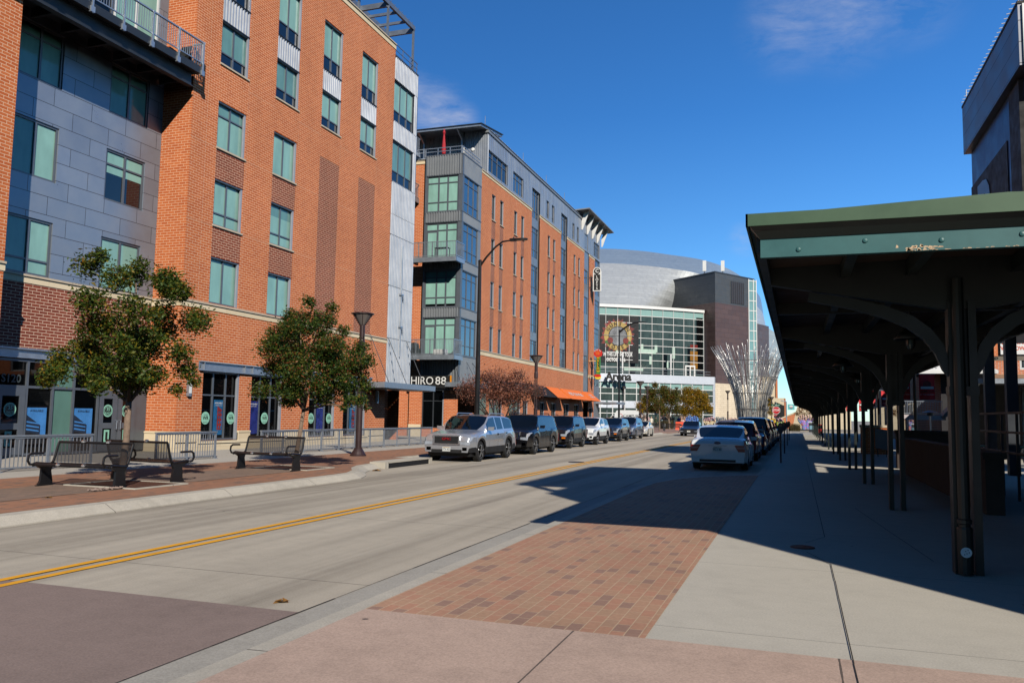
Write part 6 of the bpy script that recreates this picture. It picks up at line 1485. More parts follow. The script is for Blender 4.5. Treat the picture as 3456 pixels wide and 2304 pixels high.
        P = [(a0[0], h+.012, a0[2]), (xi+sx*.12, h+.012, a0[2]), (xi, h+.012, a1[2]+.02), (a1[0], h+.012, a1[2]+.02)]; b.face(P if sx > 0 else P[::-1])
        TLo = b.build('taillight', TLM, t)
        if kind == 'sedan':
            b = MB(); zc = lerp(a0[2], a1[2], .5); P = [(a0[0]*.97, h+.016, zc-.0), (xi+sx*.1, h+.016, zc-.0), (xi+sx*.06, h+.016, zc+.05), (a0[0]*.97, h+.016, zc+.05)]; b.face(P if sx > 0 else P[::-1]); b.build('reversing_lens', paint('pale_lens', (190, 120, 120), .25), TLo)
        ym = wsr[0]+.42; zm = interp(sho, ym)+.06; b = MB(); xm = sx*hw*.96
        b.cells([(xm, ym-.02, zm), (xm+sx*.2, ym, zm+.0), (xm+sx*.2, ym+.1, zm+.01), (xm, ym+.12, zm), (xm, ym, zm+.13), (xm+sx*.22, ym+.02, zm+.14), (xm+sx*.22, ym+.09, zm+.14), (xm, ym+.1, zm+.13)]); b.build('mirror', col, t)
        for yh in (side[0]+.95, side[0]+1.95):
            if yh > h-1.0: continue
            zh = interp(sho, yh)-.1; b = MB(); b.box(min(sx*hw*.975, sx*(hw+.02)), max(sx*hw*.975, sx*(hw+.02)), yh-.1, yh+.1, zh-.02, zh+.02); b.build('door_handle', CHROME if kind != 'sedan' else col, t)
        if detail:
            b = MB()
            for yh in (side[0]+.05, pil[0][0]+.04, pil[-1][0]+.05):
                z1 = interp(sho, yh)-.02; zb = bot(yh)+.06; xs = sx*(hw*.992+.002)
                b.face([(sx*hw*.975, yh-.006, zb), (sx*hw*.975, yh+.006, zb), (xs+sx*.003, yh+.006, lerp(zb, z1, .5)), (xs+sx*.003, yh-.006, lerp(zb, z1, .5))]); b.face([(xs+sx*.003, yh-.006, lerp(zb, z1, .5)), (xs+sx*.003, yh+.006, lerp(zb, z1, .5)), (sx*hw*.985, yh+.006, z1), (sx*hw*.985, yh-.006, z1)])
            b.build('door_seam', BLACKM, t)
    g = MB(); zg = zl-.03; gw = hw*.5; tall = .19 if kind in ('suv', 'boxy') else .09
    if grille == 'slots':
        for k in range(7): x = -.42+k*.14; g.box(x-.04, x+.04, -h-.012, -h+.06, zg-.16, zg+.16)
        g.build('grille', BLACKM, t)
    else:
        g.box(-gw, gw, -h-.015, -h+.1, zg-tall, zg+tall*.6); G1 = g.build('grille', BLACKM, t)
        if grille == 'chrome':
            b = MB(); 
            for z in (zg-tall, zg+tall*.6): b.box(-gw-.04, gw+.04, -h-.035, -h+.06, z-.022, z+.022)
            for x in (-gw, gw): b.box(x-.03, x+.03, -h-.034, -h+.06, zg-tall+.022, zg+tall*.6-.022)
            b.build('grille_frame', CHROME, G1)
            b = MB()
            for k in range(3): z = zg-tall*.6+k*tall*.45; b.box(-gw+.03, gw-.03, -h-.022, -h, z-.012, z+.012)
            b.build('grille_bars', DKSTEEL, G1)
        if face:
            b = MB(); text_on(b, face, (0, -h-.04, zg+.0), UX, UZ, .125, 1.3, .02, 0, .02); b.build('badge', paint('badge_red', (140, 26, 32), .3), G1)
    b = MB(); b.box(-hw*.6, hw*.6, -h-.008, -h+.1, .34, .46); b.box(-hw*.62, hw*.62, h-.1, h+.008, .3, .38)
    for sx in (-1, 1): b.box(min(sx*hw*.62, sx*hw*.8), max(sx*hw*.62, sx*hw*.8), -h+.0, -h+.14, .42, .54)
    b.build('bumper_trim', TRIM, t)
    for yy, sg_ in ((-h-.02, 1), (h+.02, -1)):
        b = MB(); zc = .47 if sg_ == 1 else (.72 if kind == 'sedan' else .8); w_ = .155
        b.box(-w_, w_, min(yy, yy+.02*sg_), max(yy, yy+.02*sg_), zc-.078, zc+.078)
        if plate: text_on(b, plate, (0, yy-.004*sg_, zc-.008), UX*sg_, UZ, .105, .72, .01, 1)
        b.box(-w_+.02, w_-.02, yy-.003 if sg_ == 1 else yy, yy if sg_ == 1 else yy+.003, zc+.055, zc+.07, 2); b.build('number_plate', [PLATE, paint('plate_letters', (40, 44, 70), .5), paint('plate_strip', (180, 140, 60), .5)], t)
    if rails:
        for sx in (-1, 1):
            b = MB(); xr = sx*hw*.68; b.tube([(xr, -h+2.5, s-.01), (xr, -h+2.62, s+.055), (xr, h-1.0, s+.05), (xr, h-.85, s-.02)], .022, 6); b.build('roof_rail', STEELL if rails == 'silver' else TRIM, t)
    return t
LC = 'cars parked along the left kerb'; RC = 'cars parked along the right kerb'
c = make_car('parked_car', 'silver sport utility car with red grille letters, first in the left row', 'car', 5.1, 2.0, 1.73, 3.05, .38, carpaint('silver', (176, 180, 186), .55, .3), 'suv', 'silver', True, LC, 'GMC', 'VTX 422'); c.location = (-12.12, 30.3, 0)
c = make_car('parked_car', 'boxy black sport utility car behind the silver one', 'car', 4.85, 1.98, 1.78, 2.8, .38, carpaint('black', (10, 10, 12)), 'boxy', 'dark', False, LC); c.location = (-12.1, 36.95, 0)
c = make_car('parked_car', 'black upright off-roader with slotted grille and round amber-edged lamps, third in the left row', 'car', 4.4, 1.86, 1.76, 2.65, .37, carpaint('blackblue', (16, 17, 26)), 'boxy', 'dark', True, LC, grille='slots', amber=True); c.location = (-12.5, 44.8, 0)
c = make_car('parked_car', 'white compact sport utility car in the left row', 'car', 4.5, 1.84, 1.68, 2.7, .36, carpaint('white', (222, 224, 226)), 'suv', False, True, LC, grille='dark'); c.location = (-12.55, 51.3, 0)
c = make_car('parked_car', 'dark blue-grey sport utility car behind the white one in the left row', 'car', 4.55, 1.8, 1.68, 2.62, .36, carpaint('bluegrey', (46, 56, 72), .4), 'suv', False, True, LC, amber=True); c.location = (-12.75, 59.4, 0)
c = make_car('parked_car', 'slate blue estate car with roof rails, sixth in the left row', 'car', 4.7, 1.84, 1.74, 2.75, .36, carpaint('slate', (92, 104, 128), .5), 'suv', 'dark', False, LC, grille='dark'); c.location = (-13.0, 66.4, 0)
c = make_car('parked_car', 'cream white coupe, last in the left row', 'car', 4.7, 1.82, 1.38, 2.75, .34, carpaint('cream', (220, 214, 200)), 'coupe', False, False, LC, grille='none'); c.location = (-13.6, 75.4, 0)
c = make_car('moving_car', 'dark grey sedan driving towards the camera in the far lane', 'car', 4.75, 1.82, 1.46, 2.75, .33, carpaint('charcoal', (40, 42, 46), .3), 'sedan', False, False, None, grille='dark', plate='VTX'); c.location = (-9.85, 82.5, 0)
c = make_car('parked_car', 'white sedan seen from behind, nearest in the right row, half in shade', 'car', 5.1, 1.9, 1.52, 2.87, .35, carpaint('white', (222, 224, 226)), 'sedan', False, False, RC, plate='WCV 881'); c.location = (-2.55, 31.0, 0); c.rotation_euler = (0, 0, PI)
b = MB(); disc(b, (0, 2.565, .93), -UX, UZ, .11, 20, 0, .045); b.build('badge', paint('badge_blue', (20, 36, 84), .3), c)
b = MB(); b.box(-.3, .3, 2.535, 2.56, .83, .85); b.build('trunk_strip', STEELL, c)
for X, Y_, args in ((-2.5, 37.6, ('maroon sport utility car behind the white sedan on the right', 4.6, 1.86, 1.7, 2.7, .36, carpaint('maroon', (78, 12, 18)), 'suv')), (-2.35, 43.8, ('dark blue small car, third in the right row', 4.2, 1.76, 1.5, 2.55, .33, carpaint('navy', (26, 40, 66), .3), 'coupe')), (-2.45, 50.2, ('tall black sport utility car in the middle of the right row', 5.0, 1.98, 1.86, 2.95, .38, carpaint('black', (10, 10, 12)), 'boxy')), (-2.4, 57, ('black sport utility car, fifth in the right row', 4.7, 1.9, 1.8, 2.8, .38, carpaint('black', (10, 10, 12)), 'boxy')), (-2.4, 63.8, ('dark red sport utility car near the end of the right row', 4.6, 1.86, 1.72, 2.7, .36, carpaint('red', (110, 16, 22)), 'suv')), (-2.3, 70.3, ('blue-green small car, last in the right row', 4.3, 1.78, 1.5, 2.6, .33, carpaint('teal', (24, 76, 104), .3), 'coupe'))):
    c = make_car('parked_car', args[0], 'car', *args[1:], group=RC, detail=False); c.location = (X, Y_, 0); c.rotation_euler = (0, 0, PI)
# box truck
t = thing('box_truck', 'white box truck lettered CAMPUS beyond the left row of cars', 'truck', (-26.4, 137, 0))
b = MB(); b.box(-28.3, -24.3, 135.8, 138.2, .75, 2.85); b.prism([(-28.3, .75), (-28.3, 2.85), (-28.6, 2.7), (-28.9, 2.1), (-28.9, .75)], lambda x, z: (x, 135.8, z), lambda x, z: (x, 138.2, z)); b.build('cargo_box', WHITE, t)
b = MB(); b.prism([(-28.9, .5), (-28.9, 2.0), (-29.4, 1.95), (-29.9, 1.3), (-30.6, 1.15), (-30.6, .5)], lambda x, z: (x, 136, z), lambda x, z: (x, 138, z)); b.build('cab', WHITE, t)
b = MB(); b.prism([(-29.0, 1.3), (-29.0, 1.9), (-29.35, 1.85), (-29.75, 1.3)], lambda x, z: (x, 135.97, z), lambda x, z: (x, 138.03, z)); b.build('window', CGL, t)
for x in (-25.3, -29.8):
    for y in (136.0, 138.0):
        b = MB(); b.lathe([(.1, -.12), (.42, -.12), (.42, .12), (.1, .12)], (x, y, .42), 18, 0, 'y'); T_ = b.build('tyre', TYRE, t); b = MB(); b.lathe([(0, -.13), (.24, -.13), (.24, .13), (0, .13)], (x, y, .42), 14, 0, 'y'); b.build('rim', RIM, T_)
b = MB(); text_on(b, 'CAMPUS', (-26.2, 135.78, 1.9), UX, UZ, .62, 1.05, .01); disc(b, (-27.9, 135.78, 1.9), UX, UZ, .38, 22, 1, .38, .31); b.build('lettering', [paint('truck_grey_letters', (88, 90, 94), .5), paint('truck_red_ring', (200, 36, 52), .5)], t)

# ------------------------------------------------------------------ trees
def crown(clumps, y0, dens, size, spread=.9, seed=1, depth=1.0):
    """many small leaves spread in and around clumps of (x, z, r)"""
    rnd = random.Random(seed); b = MB(); ctr = Vector((sum(c[0] for c in clumps)/len(clumps), y0, 0))
    xs = [c[0] for c in clumps]; half = (max(xs)-min(xs))/2+.2
    for x, z, r in clumps:
        k_ = max(0, 1-((x-ctr.x)/half)**2)**.5; yy = y0+rnd.uniform(-1, 1)*half*.75*k_*depth
        for rep in range(2 if k_ > .4 else 1):
            yc = yy if rep == 0 else y0-(yy-y0)*rnd.uniform(.4, 1)
            for i in range(int(dens*r*r*(1 if rep == 0 else .8))):
                d = Vector((rnd.gauss(0, 1), rnd.gauss(0, 1), rnd.gauss(0, 1))).normalized(); rr = r*rnd.random()**.55*(1.0 if rnd.random() > .22 else 1.42)
                p = Vector((x, yc, z))+Vector((d.x, d.y, d.z*.88))*rr
                s = size*rnd.uniform(.6, 1.25); a = Vector((rnd.gauss(0, 1), rnd.gauss(0, 1), rnd.gauss(0, .6)-.35)).normalized(); c = a.cross(Vector((rnd.gauss(0, 1), rnd.gauss(0, 1), rnd.gauss(0, 1)))).normalized()
                b.face([p-a*s, p+c*s*.42, p+a*s, p-c*s*.42])
    return b
def branches(base, fork, tips, r0, r1, seed=2, lean=0):
    rnd = random.Random(seed); b = MB(); base = Vector(base); fork = Vector(fork)
    mid = base.lerp(fork, .5)+Vector((rnd.uniform(-.05, .05), rnd.uniform(-.05, .05), 0))
    b.tube([base-Vector((0, 0, .05)), base+Vector((0, 0, .05)), mid, fork], [r0*1.35, r0*1.05, r0*.85, r1], 10)
    for tp in tips:
        tp = Vector(tp); m1 = fork.lerp(tp, .4)+Vector((rnd.uniform(-.15, .15), rnd.uniform(-.15, .15), .12*(tp-fork).length*.5))
        b.tube([fork-Vector((0, 0, .08)), m1, tp], [r1*.72, r1*.45, r1*.14], 7)
        for k in range(3):
            q = m1.lerp(tp, rnd.uniform(0, .8)); e = q+Vector((rnd.uniform(-.4, .4), rnd.uniform(-.4, .4), rnd.uniform(.0, .4))); b.tube([q, e], [r1*.24, r1*.07], 5)
    return b
GRN = leaf_mat('green_autumn_leaves', [(.12, (30, 46, 16)), (.38, (50, 72, 22)), (.58, (72, 94, 28)), (.74, (108, 108, 32)), (.84, (150, 118, 32)), (.9, (112, 56, 34)), (.97, (84, 34, 28))])
GRN2 = leaf_mat('green_leaves_rusty_pods', [(.12, (26, 44, 16)), (.4, (46, 72, 24)), (.62, (68, 90, 30)), (.76, (104, 104, 36)), (.83, (146, 80, 50)), (.95, (158, 82, 56))])
YEL = leaf_mat('yellow_autumn_leaves', [(.12, (92, 84, 20)), (.4, (136, 116, 24)), (.65, (168, 132, 26)), (.85, (178, 112, 30)), (.95, (140, 70, 30))])
OLV = leaf_mat('olive_autumn_leaves', [(.12, (50, 62, 20)), (.4, (78, 86, 28)), (.65, (110, 100, 32)), (.82, (128, 64, 34)), (.95, (136, 50, 36))])
BER = leaf_mat('brown_berries_dry_leaves', [(.15, (66, 38, 32)), (.45, (110, 66, 54)), (.75, (150, 98, 80)), (.95, (176, 126, 106))], .1)
c1 = [(-13.1, 2.3, .3), (-12.75, 2.45, .3), (-13.2, 3.45, .35), (-13.79, 4.65, .33), (-13.4, 4.82, .22), (-12.29, 4.37, .31), (-11.89, 4.14, .24), (-12.9, 4.33, .34), (-13.25, 3.84, .37), (-12.39, 3.69, .37), (-11.86, 3.56, .21), (-13.53, 3.34, .37), (-12.89, 3.08, .43), (-12.27, 2.95, .3), (-14.22, 2.97, .35), (-14.62, 2.79, .29), (-15.02, 2.6, .24), (-14.42, 2.44, .32), (-13.72, 2.66, .37), (-13.0, 2.53, .37), (-12.39, 2.59, .27), (-12.15, 2.35, .15), (-12.67, 2.16, .18), (-13.52, 2.22, .25), (-14.66, 2.28, .19)]
c2 = [(-12.64, 4.73, .22), (-12.67, 4.35, .29), (-13.36, 4.41, .27), (-13.59, 4.08, .34), (-14.02, 3.91, .3), (-12.85, 3.98, .33), (-12.37, 4.05, .25), (-13.8, 3.49, .46), (-13.02, 3.39, .5), (-12.25, 3.47, .45), (-11.69, 3.55, .29), (-14.13, 2.98, .3), (-13.38, 2.89, .42), (-12.61, 2.81, .46), (-11.86, 2.97, .45), (-11.35, 3.18, .24), (-14.09, 2.3, .32), (-13.55, 2.39, .34), (-12.87, 2.31, .37), (-12.21, 2.48, .37), (-11.56, 2.56, .29), (-11.5, 2.08, .23), (-12.38, 2.07, .21), (-13.63, 2.01, .21), (-11.44, 1.87, .12)]
def tree(label, base, fork, y0, clumps, mat, dens, size, r0, r1, seed, bark=BARK, name='street_tree', group=None, depth=1.0):
    clumps = [(x, z, r*(.97 if r < .55 else 1)) for x, z, r in clumps]
    t = thing(name, label, 'tree', base, group)
    rnd = random.Random(seed); tips = [(x, y0+rnd.uniform(-.3, .3), z) for x, z, r in rnd.sample(clumps, min(9, len(clumps)))]
    branches(base, fork, tips, r0, r1, seed).build('trunk', bark, t, smooth=True)
    crown(clumps, y0, dens, size, seed=seed, depth=depth).build('crown', mat, t)
    return t
tree('nearest street tree, green turning brown, growing between two back-to-back benches', (-13.26, 13.6, .16), (-13.12, 13.55, 1.95), 13.5, c1, GRN, 8600, .044, .082, .06, 5)
tree('second street tree with rusty seed pods between the third bench and the lamp post', (-13.34, 19.95, .16), (-13.08, 19.93, 1.85), 19.93, c2, GRN2, 8600, .044, .07, .05, 8)
cb = [(-14.34, 3.49, .92), (-15.15, 3.25, .77), (-15.98, 3.25, .62), (-16.31, 2.94, .54), (-13.52, 3.26, .84), (-12.72, 3.11, .68), (-12.09, 2.97, .45), (-14.49, 2.8, .84), (-13.35, 2.66, .76), (-15.64, 2.71, .62), (-15.0, 3.72, .46), (-13.21, 3.79, .46), (-13.99, 2.5, .53)]
cb = [(x-.3, z-.05, r*.9) for x, z, r in cb]
t = tree('bare multi-stem tree full of brown berries behind the parked silver and black cars', (-14.6, 40, .15), (-14.5, 40, .9), 40, cb, BER, 1500, .05, .09, .07, 4, BARKD, 'berry_tree', depth=.5)
b = MB(); rnd = random.Random(9)
for x, z, r in cb:
    for k in range(16):
        p = Vector((x+rnd.uniform(-.5, .5)*r, 40+rnd.uniform(-.6, .6), z-r*.4)); q = p+Vector((rnd.uniform(-.5, .5), rnd.uniform(-.4, .4), rnd.uniform(.5, 1.25)))*r*1.25; m = p.lerp(q, .5)+Vector((rnd.uniform(-.1, .1), 0, .05)); b.tube([p, m, q], [.016, .011, .004], 4)
b.build('twigs', BARKD, t)
FG = 'trees on the far plaza'
cA = [(-18.29, 6.07, .48), (-18.69, 5.06, .81), (-19.1, 4.25, .89), (-17.09, 5.27, .96), (-16.29, 4.28, 1.2), (-17.89, 3.46, 1.13), (-15.5, 4.88, .88), (-17.09, 2.67, .88), (-15.5, 3.09, .96), (-18.69, 2.85, .64)]
tree('far plaza tree, dark green with red tints, in front of the arena glass', (-16.3, 112, .16), (-16.4, 112, 1.6), 112, cA, OLV, 900, .12, .12, .09, 11, group=FG, depth=.7)
cB = [(-15.29, 5.64, .87), (-14.01, 5.22, 1.04), (-12.94, 4.79, .78), (-14.87, 4.12, 1.22), (-13.16, 3.71, 1.13), (-12.31, 3.29, .69), (-15.73, 2.8, 1.05), (-14.01, 2.61, .96), (-12.1, 2.86, .52), (-16.16, 4.54, .79)]
tree('far plaza tree with golden yellow crown, right of the green one', (-14.2, 123, .16), (-14.2, 123, 1.7), 123, cB, YEL, 900, .12, .12, .09, 12, group=FG, depth=.7)
tree('small yellow tree low behind the left of the green plaza tree', (-22, 125, .16), (-22, 125, 1.6), 125, [(-22.67, 3.4, .72), (-21.76, 4.31, .72), (-21.31, 2.97, .72), (-22.44, 2.73, .54), (-21.99, 3.63, .63)], YEL, 900, .12, .08, .06, 13, group=FG, depth=.7)
tree('brownish orange tree behind the far painted hand, under the canopy end', (1.2, 149, .14), (1.2, 149, 1.6), 149, [(.41, 3.31, .61), (1.37, 3.83, .7), (2.07, 3.08, .8), (.88, 2.56, .7), (-.07, 2.8, .5), (2.6, 3.4, .8)], leaf_mat('orange_brown_leaves', [(.15, (86, 60, 26)), (.5, (134, 92, 34)), (.85, (150, 84, 40))]), 300, .11, .1, .07, 14, group=FG, depth=.7)
tree('slim yellow tree between the reed sculpture and the stop sign', (-4.0, 138, .14), (-4.0, 138, 1.6), 138, [(-4.16, 4.78, .4), (-4.08, 4.07, .5), (-3.91, 3.37, .5), (-4.09, 2.8, .5)], YEL, 900, .11, .06, .05, 15, group=FG, depth=.7)
tree('thin young tree trunk on the far corner in front of the bench', (-15.2, 96.5, .16), (-15.2, 96.5, 2.6), 96.5, [(-15.3, 3.6, .6), (-15.0, 3.1, .6), (-15.5, 3.0, .5)], OLV, 300, .1, .09, .07, 16, group=FG, depth=.7)
# ornamental grass clumps on the plaza
for x, y, w, h_, l in ((-17.6, 118, 1.2, 1.5, 'dark ornamental grass clump behind the far benches'), (-.4, 126, .9, 1.2, 'tall ornamental grass by the painted hand at the canopy end')):
    t = thing('ornamental_grass', l, 'plant', (x, y, .1)); b = MB(); rnd = random.Random(int(w*100))
    for k in range(420):
        a = rnd.uniform(0, 2*PI); r_ = w*math.sqrt(rnd.random()); p = Vector((x+r_*math.cos(a)*.8, y+r_*math.sin(a)*.6, .1)); q = p+Vector((rnd.gauss(0, .18), rnd.gauss(0, .18), h_*rnd.uniform(.6, 1.05))); s = Vector((.03, 0, 0)); b.face([p-s, p+s, q])
    b.build('blades', leaf_mat('dry_grass', [(.2, (46, 42, 26)), (.6, (86, 76, 44)), (.9, (120, 104, 66))]), t)

# ------------------------------------------------------------------ reed sculpture
t = thing('reed_sculpture', 'flared sculpture of silver metal reeds standing on the plaza', 'sculpture', (-7.0, 141, .14))
MET = paint('polished_reeds', (196, 194, 190), .3, .5, var=.35, scale=3); rnd = random.Random(21); cx, cy = -7.0, 141
prof = [(0, 2.45), (1.5, 2.4), (3.35, 2.62), (5.95, 3.1), (8.55, 4.05), (11.1, 5.35), (13.6, 7.0), (14.4, 7.4)]
def rad(z): return interp(prof, z)
b = MB()
for k in range(200):
    a = 2*PI*k/200+rnd.uniform(-.02, .02); zt = rnd.uniform(12.0, 14.3) if k % 2 else rnd.uniform(7.5, 12.4); f = rnd.uniform(.82, 1.0); tw = rnd.uniform(-.18, .18)
    P = []
    for j in range(8): z = .2+(zt-.2)*j/7; r_ = rad(z)*f; aa = a+tw*j/7; P.append((cx+r_*math.cos(aa), cy+r_*math.sin(aa), z))
    b.tube(P, rnd.uniform(.026, .046), 5)
b.build('reeds', MET, t, smooth=True)
for z in (3.35, 5.95, 8.55, 11.1):
    b = MB(); b.tube([(cx+rad(z)*1.02*math.cos(2*PI*k/48), cy+rad(z)*1.02*math.sin(2*PI*k/48), z) for k in range(49)], .055, 6); b.build('ring', paint('ring_steel', (110, 108, 106), .4, .6), t)

# ------------------------------------------------------------------ painted hand sculptures
def make_hand(name, label, loc, s, rz, cols_, fc=None, plinth=True):
    """big cupped fibreglass hands: two palms side by side, each with four fingers and a thumb"""
    t = thing(name, label, 'sculpture', (0, 0, 0), 'painted hand sculptures on the plaza')
    for sx in (-1, 1):
        b = MB(); P = [(.0, .0, .1), (sx*.06, 0, .45), (sx*.2, -.02, .8), (sx*.3, -.06, 1.05)]
        n = 10
        rings = []
        for k, (w, d, z, x, y) in enumerate(((.3, .24, .0, .18, 0), (.27, .2, .35, .17, 0), (.33, .17, .65, .22, -.02), (.4, .15, .95, .3, -.04), (.38, .12, 1.15, .34, -.05))):
            rings.append([(sx*x+w*math.cos(2*PI*j/n), y+d*math.sin(2*PI*j/n), z+.12) for j in range(n)])
        for r0, r1 in zip(rings, rings[1:]):
            for j in range(n): b.face([r0[j], r0[(j+1) % n], r1[(j+1) % n], r1[j]], 0)
        b.face(rings[-1], 0)
        for k in range(4):
            x = sx*(.06+.2*k); L_ = (.5, .66, .62, .46)[k]; cv = -.16-.03*k
            b.tube([(x, -.05, 1.2), (x+sx*.02*k, -.1, 1.2+L_*.45), (x+sx*.03*k, cv-.08, 1.25+L_*.8), (x+sx*.03*k, cv-.16, 1.24+L_)], [.105, .098, .085, .05], 8, 1)
        b.tube([(sx*.5, -.02, .85), (sx*.72, -.06, 1.05), (sx*.84, -.1, 1.3), (sx*.86, -.16, 1.5)], [.12, .11, .09, .05], 8, 2)
        b.build('hand', cols_, t, smooth=True)
    if plinth: b = MB(); b.box(-.75, .75, -.45, .45, 0, .13); b.build('plinth', BLACKM, t)
    t.location = loc; t.rotation_euler = (0, 0, rz); t.scale = (s, s, s); return t
def splash(name, a, c, d, sc=4):
    if name in MATS: return MATS[name]
    m, nt, b, o = new_mat(name); p = objco(nt); n1 = noise(nt, p, sc, 3, .5, 1.5)
    nt.links.new(ramp(nt, n1, [(.4, lin(a)), (.45, lin(c)), (.54, lin(c)), (.58, lin(d))]), b.inputs['Base Color']); b.inputs['Roughness'].default_value = .3; MATS[name] = m; return m
HB = splash('hand_blue', (30, 84, 200), (120, 170, 236), (40, 60, 170)); HG = splash('hand_gold', (190, 140, 50), (230, 220, 190), (150, 90, 30)); HN = splash('hand_navy', (50, 64, 84), (120, 140, 160), (40, 50, 66)); HGR = splash('hand_greenish', (90, 110, 80), (190, 190, 170), (150, 90, 60)); HW = splash('hand_white', (230, 230, 226), (206, 120, 130), (210, 214, 226)); HT = splash('hand_teal', (60, 170, 180), (220, 236, 236), (40, 120, 160)); HO = splash('hand_orange', (206, 120, 70), (240, 200, 170), (60, 60, 150)); HM = splash('hand_multi', (110, 150, 70), (120, 130, 220), (220, 110, 80)); HY = splash('hand_yellow', (236, 190, 30), (240, 206, 60), (226, 150, 20)); HP = splash('hand_pink', (226, 190, 170), (240, 226, 214), (190, 140, 130)); HWG = splash('hand_white_green', (236, 236, 230), (60, 140, 70), (240, 200, 40))
for lab, loc, s, rz, cs in (
    ('bright blue and white painted hand sculpture right of the orange barrier', (-14.25, 119.5, .158), 1.0, .25, [HB, HB, HB]),
    ('gold and white painted hand sculpture behind the grey sedan', (-12.2, 124, .01), 1.05, -.2, [HG, HW, HG]),
    ('dark slate painted hand sculpture right of the gold one', (-11.2, 129, .01), 1.05, .3, [HN, HN, HN]),
    ('greenish painted hand sculpture against the stone tower foot', (-9.4, 133, .14), .95, -.3, [HGR, HO, HGR]),
    ('white painted hand sculpture in front of the reed sculpture', (-6.3, 133.5, .14), .95, 0, [HW, HW, HW]),
    ('yellow hand sculpture right of the reed sculpture', (-4.0, 131.6, .14), .95, .5, [HY, HY, HY]),
    ('white, green and black painted hand sculpture under the stop sign', (-2.7, 131.8, .14), 1.0, -.5, [HWG, HW, HWG]),
    ('large multicoloured painted hand sculpture at the canopy end', (1.15, 132.2, .14), 1.25, 0, [HM, HO, HM]),
    ('teal painted hand sculpture behind the people at the plaza', (-19.2, 127.5, .158), 1.0, .3, [HT, HW, HT]),
    ('orange and blue painted hand sculpture above the man in blue', (-16.6, 130, .158), 1.05, 0, [HO, HO, HO]),
    ('pale pink painted hand sculpture beside the white truck', (-22.6, 128, .158), 1.05, -.2, [HP, HP, HW])):
    make_hand('hand_sculpture', lab, loc, s, rz, cs)
# fallen/leaning ones
t = thing('traffic_barrier', 'orange plastic traffic barrier beside the far bench', 'barrier', (-14.2, 110, .158)); OB = paint('barrier_orange', (232, 84, 48), .5, var=.06)
b = MB(); b.prism([(-.32, 0), (.32, 0), (.3, .2), (.1, .55), (.1, 1.05), (-.1, 1.05), (-.1, .55), (-.3, .2)], lambda y, z: (-15.2, 110+y, .158+z), lambda y, z: (-12.8, 110.6+y, .158+z)); b.build('body', OB, t)

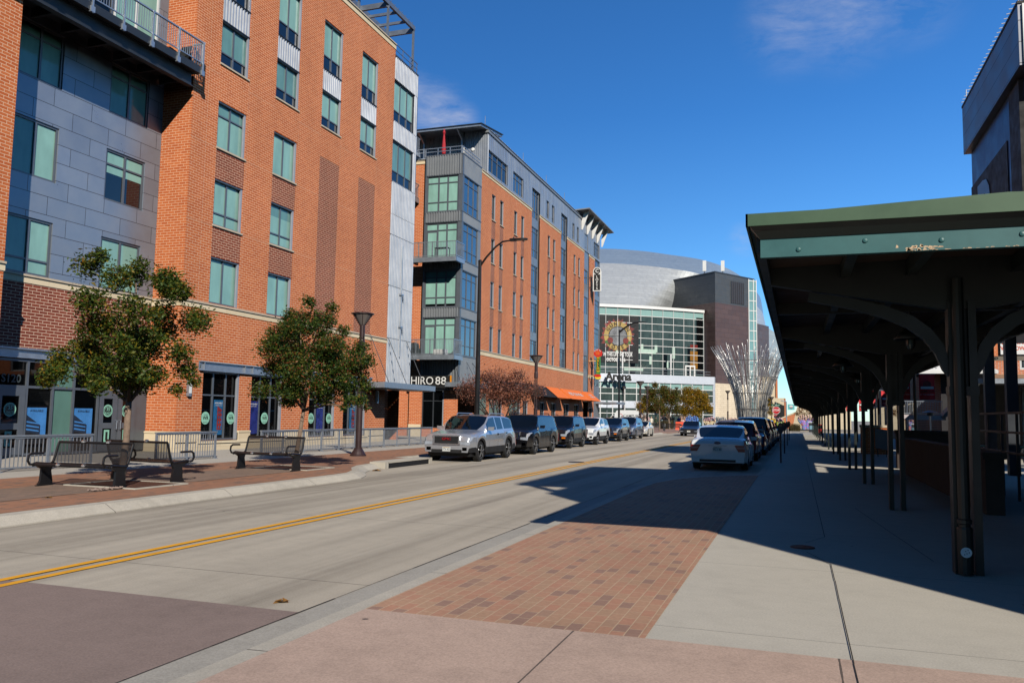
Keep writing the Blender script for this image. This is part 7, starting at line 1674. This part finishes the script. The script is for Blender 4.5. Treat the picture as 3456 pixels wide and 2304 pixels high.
# ------------------------------------------------------------------ people (far plaza)
def person_mesh(label, loc, rz, h, top, legs, hair=(60, 44, 34), pose='stand', long=False):
    """one continuous swept body (torso, neck, head, arms with hands, legs with shoes)"""
    t = thing('person', label, 'person', (0, 0, 0)); s = h/1.75; b = MB()
    def sw(pts, rs, n=10, mi=0, fl=1.0):
        base = len(b.v)
        for (x, y, z), r in zip(pts, rs):
            rx, ry = (r, r) if not isinstance(r, tuple) else r
            for j in range(n): a = 2*PI*j/n; b.v.append(((x+rx*math.cos(a))*s, (y+ry*math.sin(a))*s, z*s))
        for k in range(len(pts)-1):
            for j in range(n): b.f.append((base+k*n+j, base+k*n+(j+1) % n, base+(k+1)*n+(j+1) % n, base+(k+1)*n+j)); b.m.append(mi)
        b.f.append(tuple(base+j for j in range(n))[::-1]); b.m.append(mi); b.f.append(tuple(base+(len(pts)-1)*n+j for j in range(n))); b.m.append(mi)
    zb = .55 if long else .82
    sw([(0, 0, zb), (0, 0, .95), (0, 0, 1.1), (0, 0, 1.28), (0, 0, 1.4), (0, 0, 1.46), (0, 0, 1.49)], [(.19, .13), (.19, .13), (.165, .115), (.19, .125), (.2, .11), (.12, .08), (.06, .06)], 14, 0)
    sw([(0, -.005, 1.47), (0, -.005, 1.53), (0, -.02, 1.57), (0, -.01, 1.64), (0, 0, 1.71), (0, 0, 1.755)], [.055, .052, (.07, .08), (.078, .096), (.07, .085), (.03, .04)], 12, 1)
    for sx in (-1, 1):
        sw([(sx*.09, 0, .86), (sx*.1, 0, .8), (sx*.1, -.01, .5), (sx*.1, .005, .3), (sx*.1, 0, .08)], [.095, .092, .062, .06, .045], 10, 2)
        sw([(sx*.1, .06, .05), (sx*.1, .0, .05), (sx*.105, -.12, .035), (sx*.105, -.17, .03)], [.04, .048, .04, .02], 8, 3)
        A_ = [(sx*.17, 0, 1.41), (sx*.23, .01, 1.3), (sx*.25, .02, 1.14), (sx*.25, -.06, .9)] if pose != 'phone' else [(sx*.17, 0, 1.41), (sx*.23, -.04, 1.3), (sx*.24, -.12, 1.18), (sx*.1, -.3, 1.46)]
        sw(A_, [.06, .062, .05, .038], 9, 0)
        hd = Vector(A_[-1]); dr = (Vector(A_[-1])-Vector(A_[-2])).normalized(); sw([hd, hd+dr*.05, hd+dr*.1], [.03, .042, .036], 8, 1)
        for k in range(4): q = hd+dr*.09+Vector(((k-1.5)*.018, 0, 0)); sw([q, q+dr*.045, q+dr*(.075+.01*(k % 3))+Vector((0, -.015, 0))], [.009, .009, .006], 5, 1)
        q = hd+dr*.03+Vector((-sx*.035, -.01, 0)); sw([q, q+dr*.04+Vector((-sx*.02, -.01, 0))], [.01, .007], 5, 1)
    bo = b.build('body', [top, SKIN, legs, BLACKM], t, smooth=True)
    b = MB(); 
    def half(zz, r, n=12): return [((r*math.cos(2*PI*j/n))*s, (.012+r*1.18*math.sin(2*PI*j/n))*s, zz*s) for j in range(n)]
    R_ = [half(1.63, .082), half(1.69, .084), half(1.74, .066), half(1.772, .03)]
    for r0, r1 in zip(R_, R_[1:]):
        for j in range(12): b.face([r0[j], r0[(j+1) % 12], r1[(j+1) % 12], r1[j]])
    b.face(R_[-1]); b.build('hair', hair, t, smooth=True)
    t.location = loc; t.rotation_euler = (0, 0, rz); return t
SKIN = paint('skin', (198, 150, 124), .55); HAIR = paint('brown_hair', (52, 38, 30), .7); HAIRG = paint('grey_hair', (120, 112, 104), .7)
JEAN = paint('blue_jeans', (52, 84, 122), .8, var=.15); DTR = paint('dark_trousers', (36, 36, 42), .8)
person_mesh('person in a blue jacket and jeans seen from behind on the plaza', (-16.95, 126.2, .158), PI+.1, 1.86, paint('blue_jacket', (44, 76, 150), .8), JEAN, HAIR)
person_mesh('person in a dark grey jacket and jeans raising both hands to take a photo', (-17.95, 126.5, .158), PI-.3, 1.84, paint('grey_jacket', (62, 62, 64), .8), JEAN, HAIR, 'phone')
person_mesh('person in a long cream coat on the plaza left of the grass clump', (-21.1, 126, .158), .4, 1.7, paint('cream_coat', (222, 212, 196), .8), DTR, HAIRG, 'stand', True)
person_mesh('person in a dark green coat beside the one in cream', (-20.5, 126.6, .158), PI, 1.66, paint('green_coat', (44, 58, 40), .8), DTR, HAIR, 'stand', True)
person_mesh('person in a pale pink top walking near the truck', (-23.2, 129, .158), .8, 1.68, paint('pink_top', (226, 170, 156), .8), DTR, HAIR)
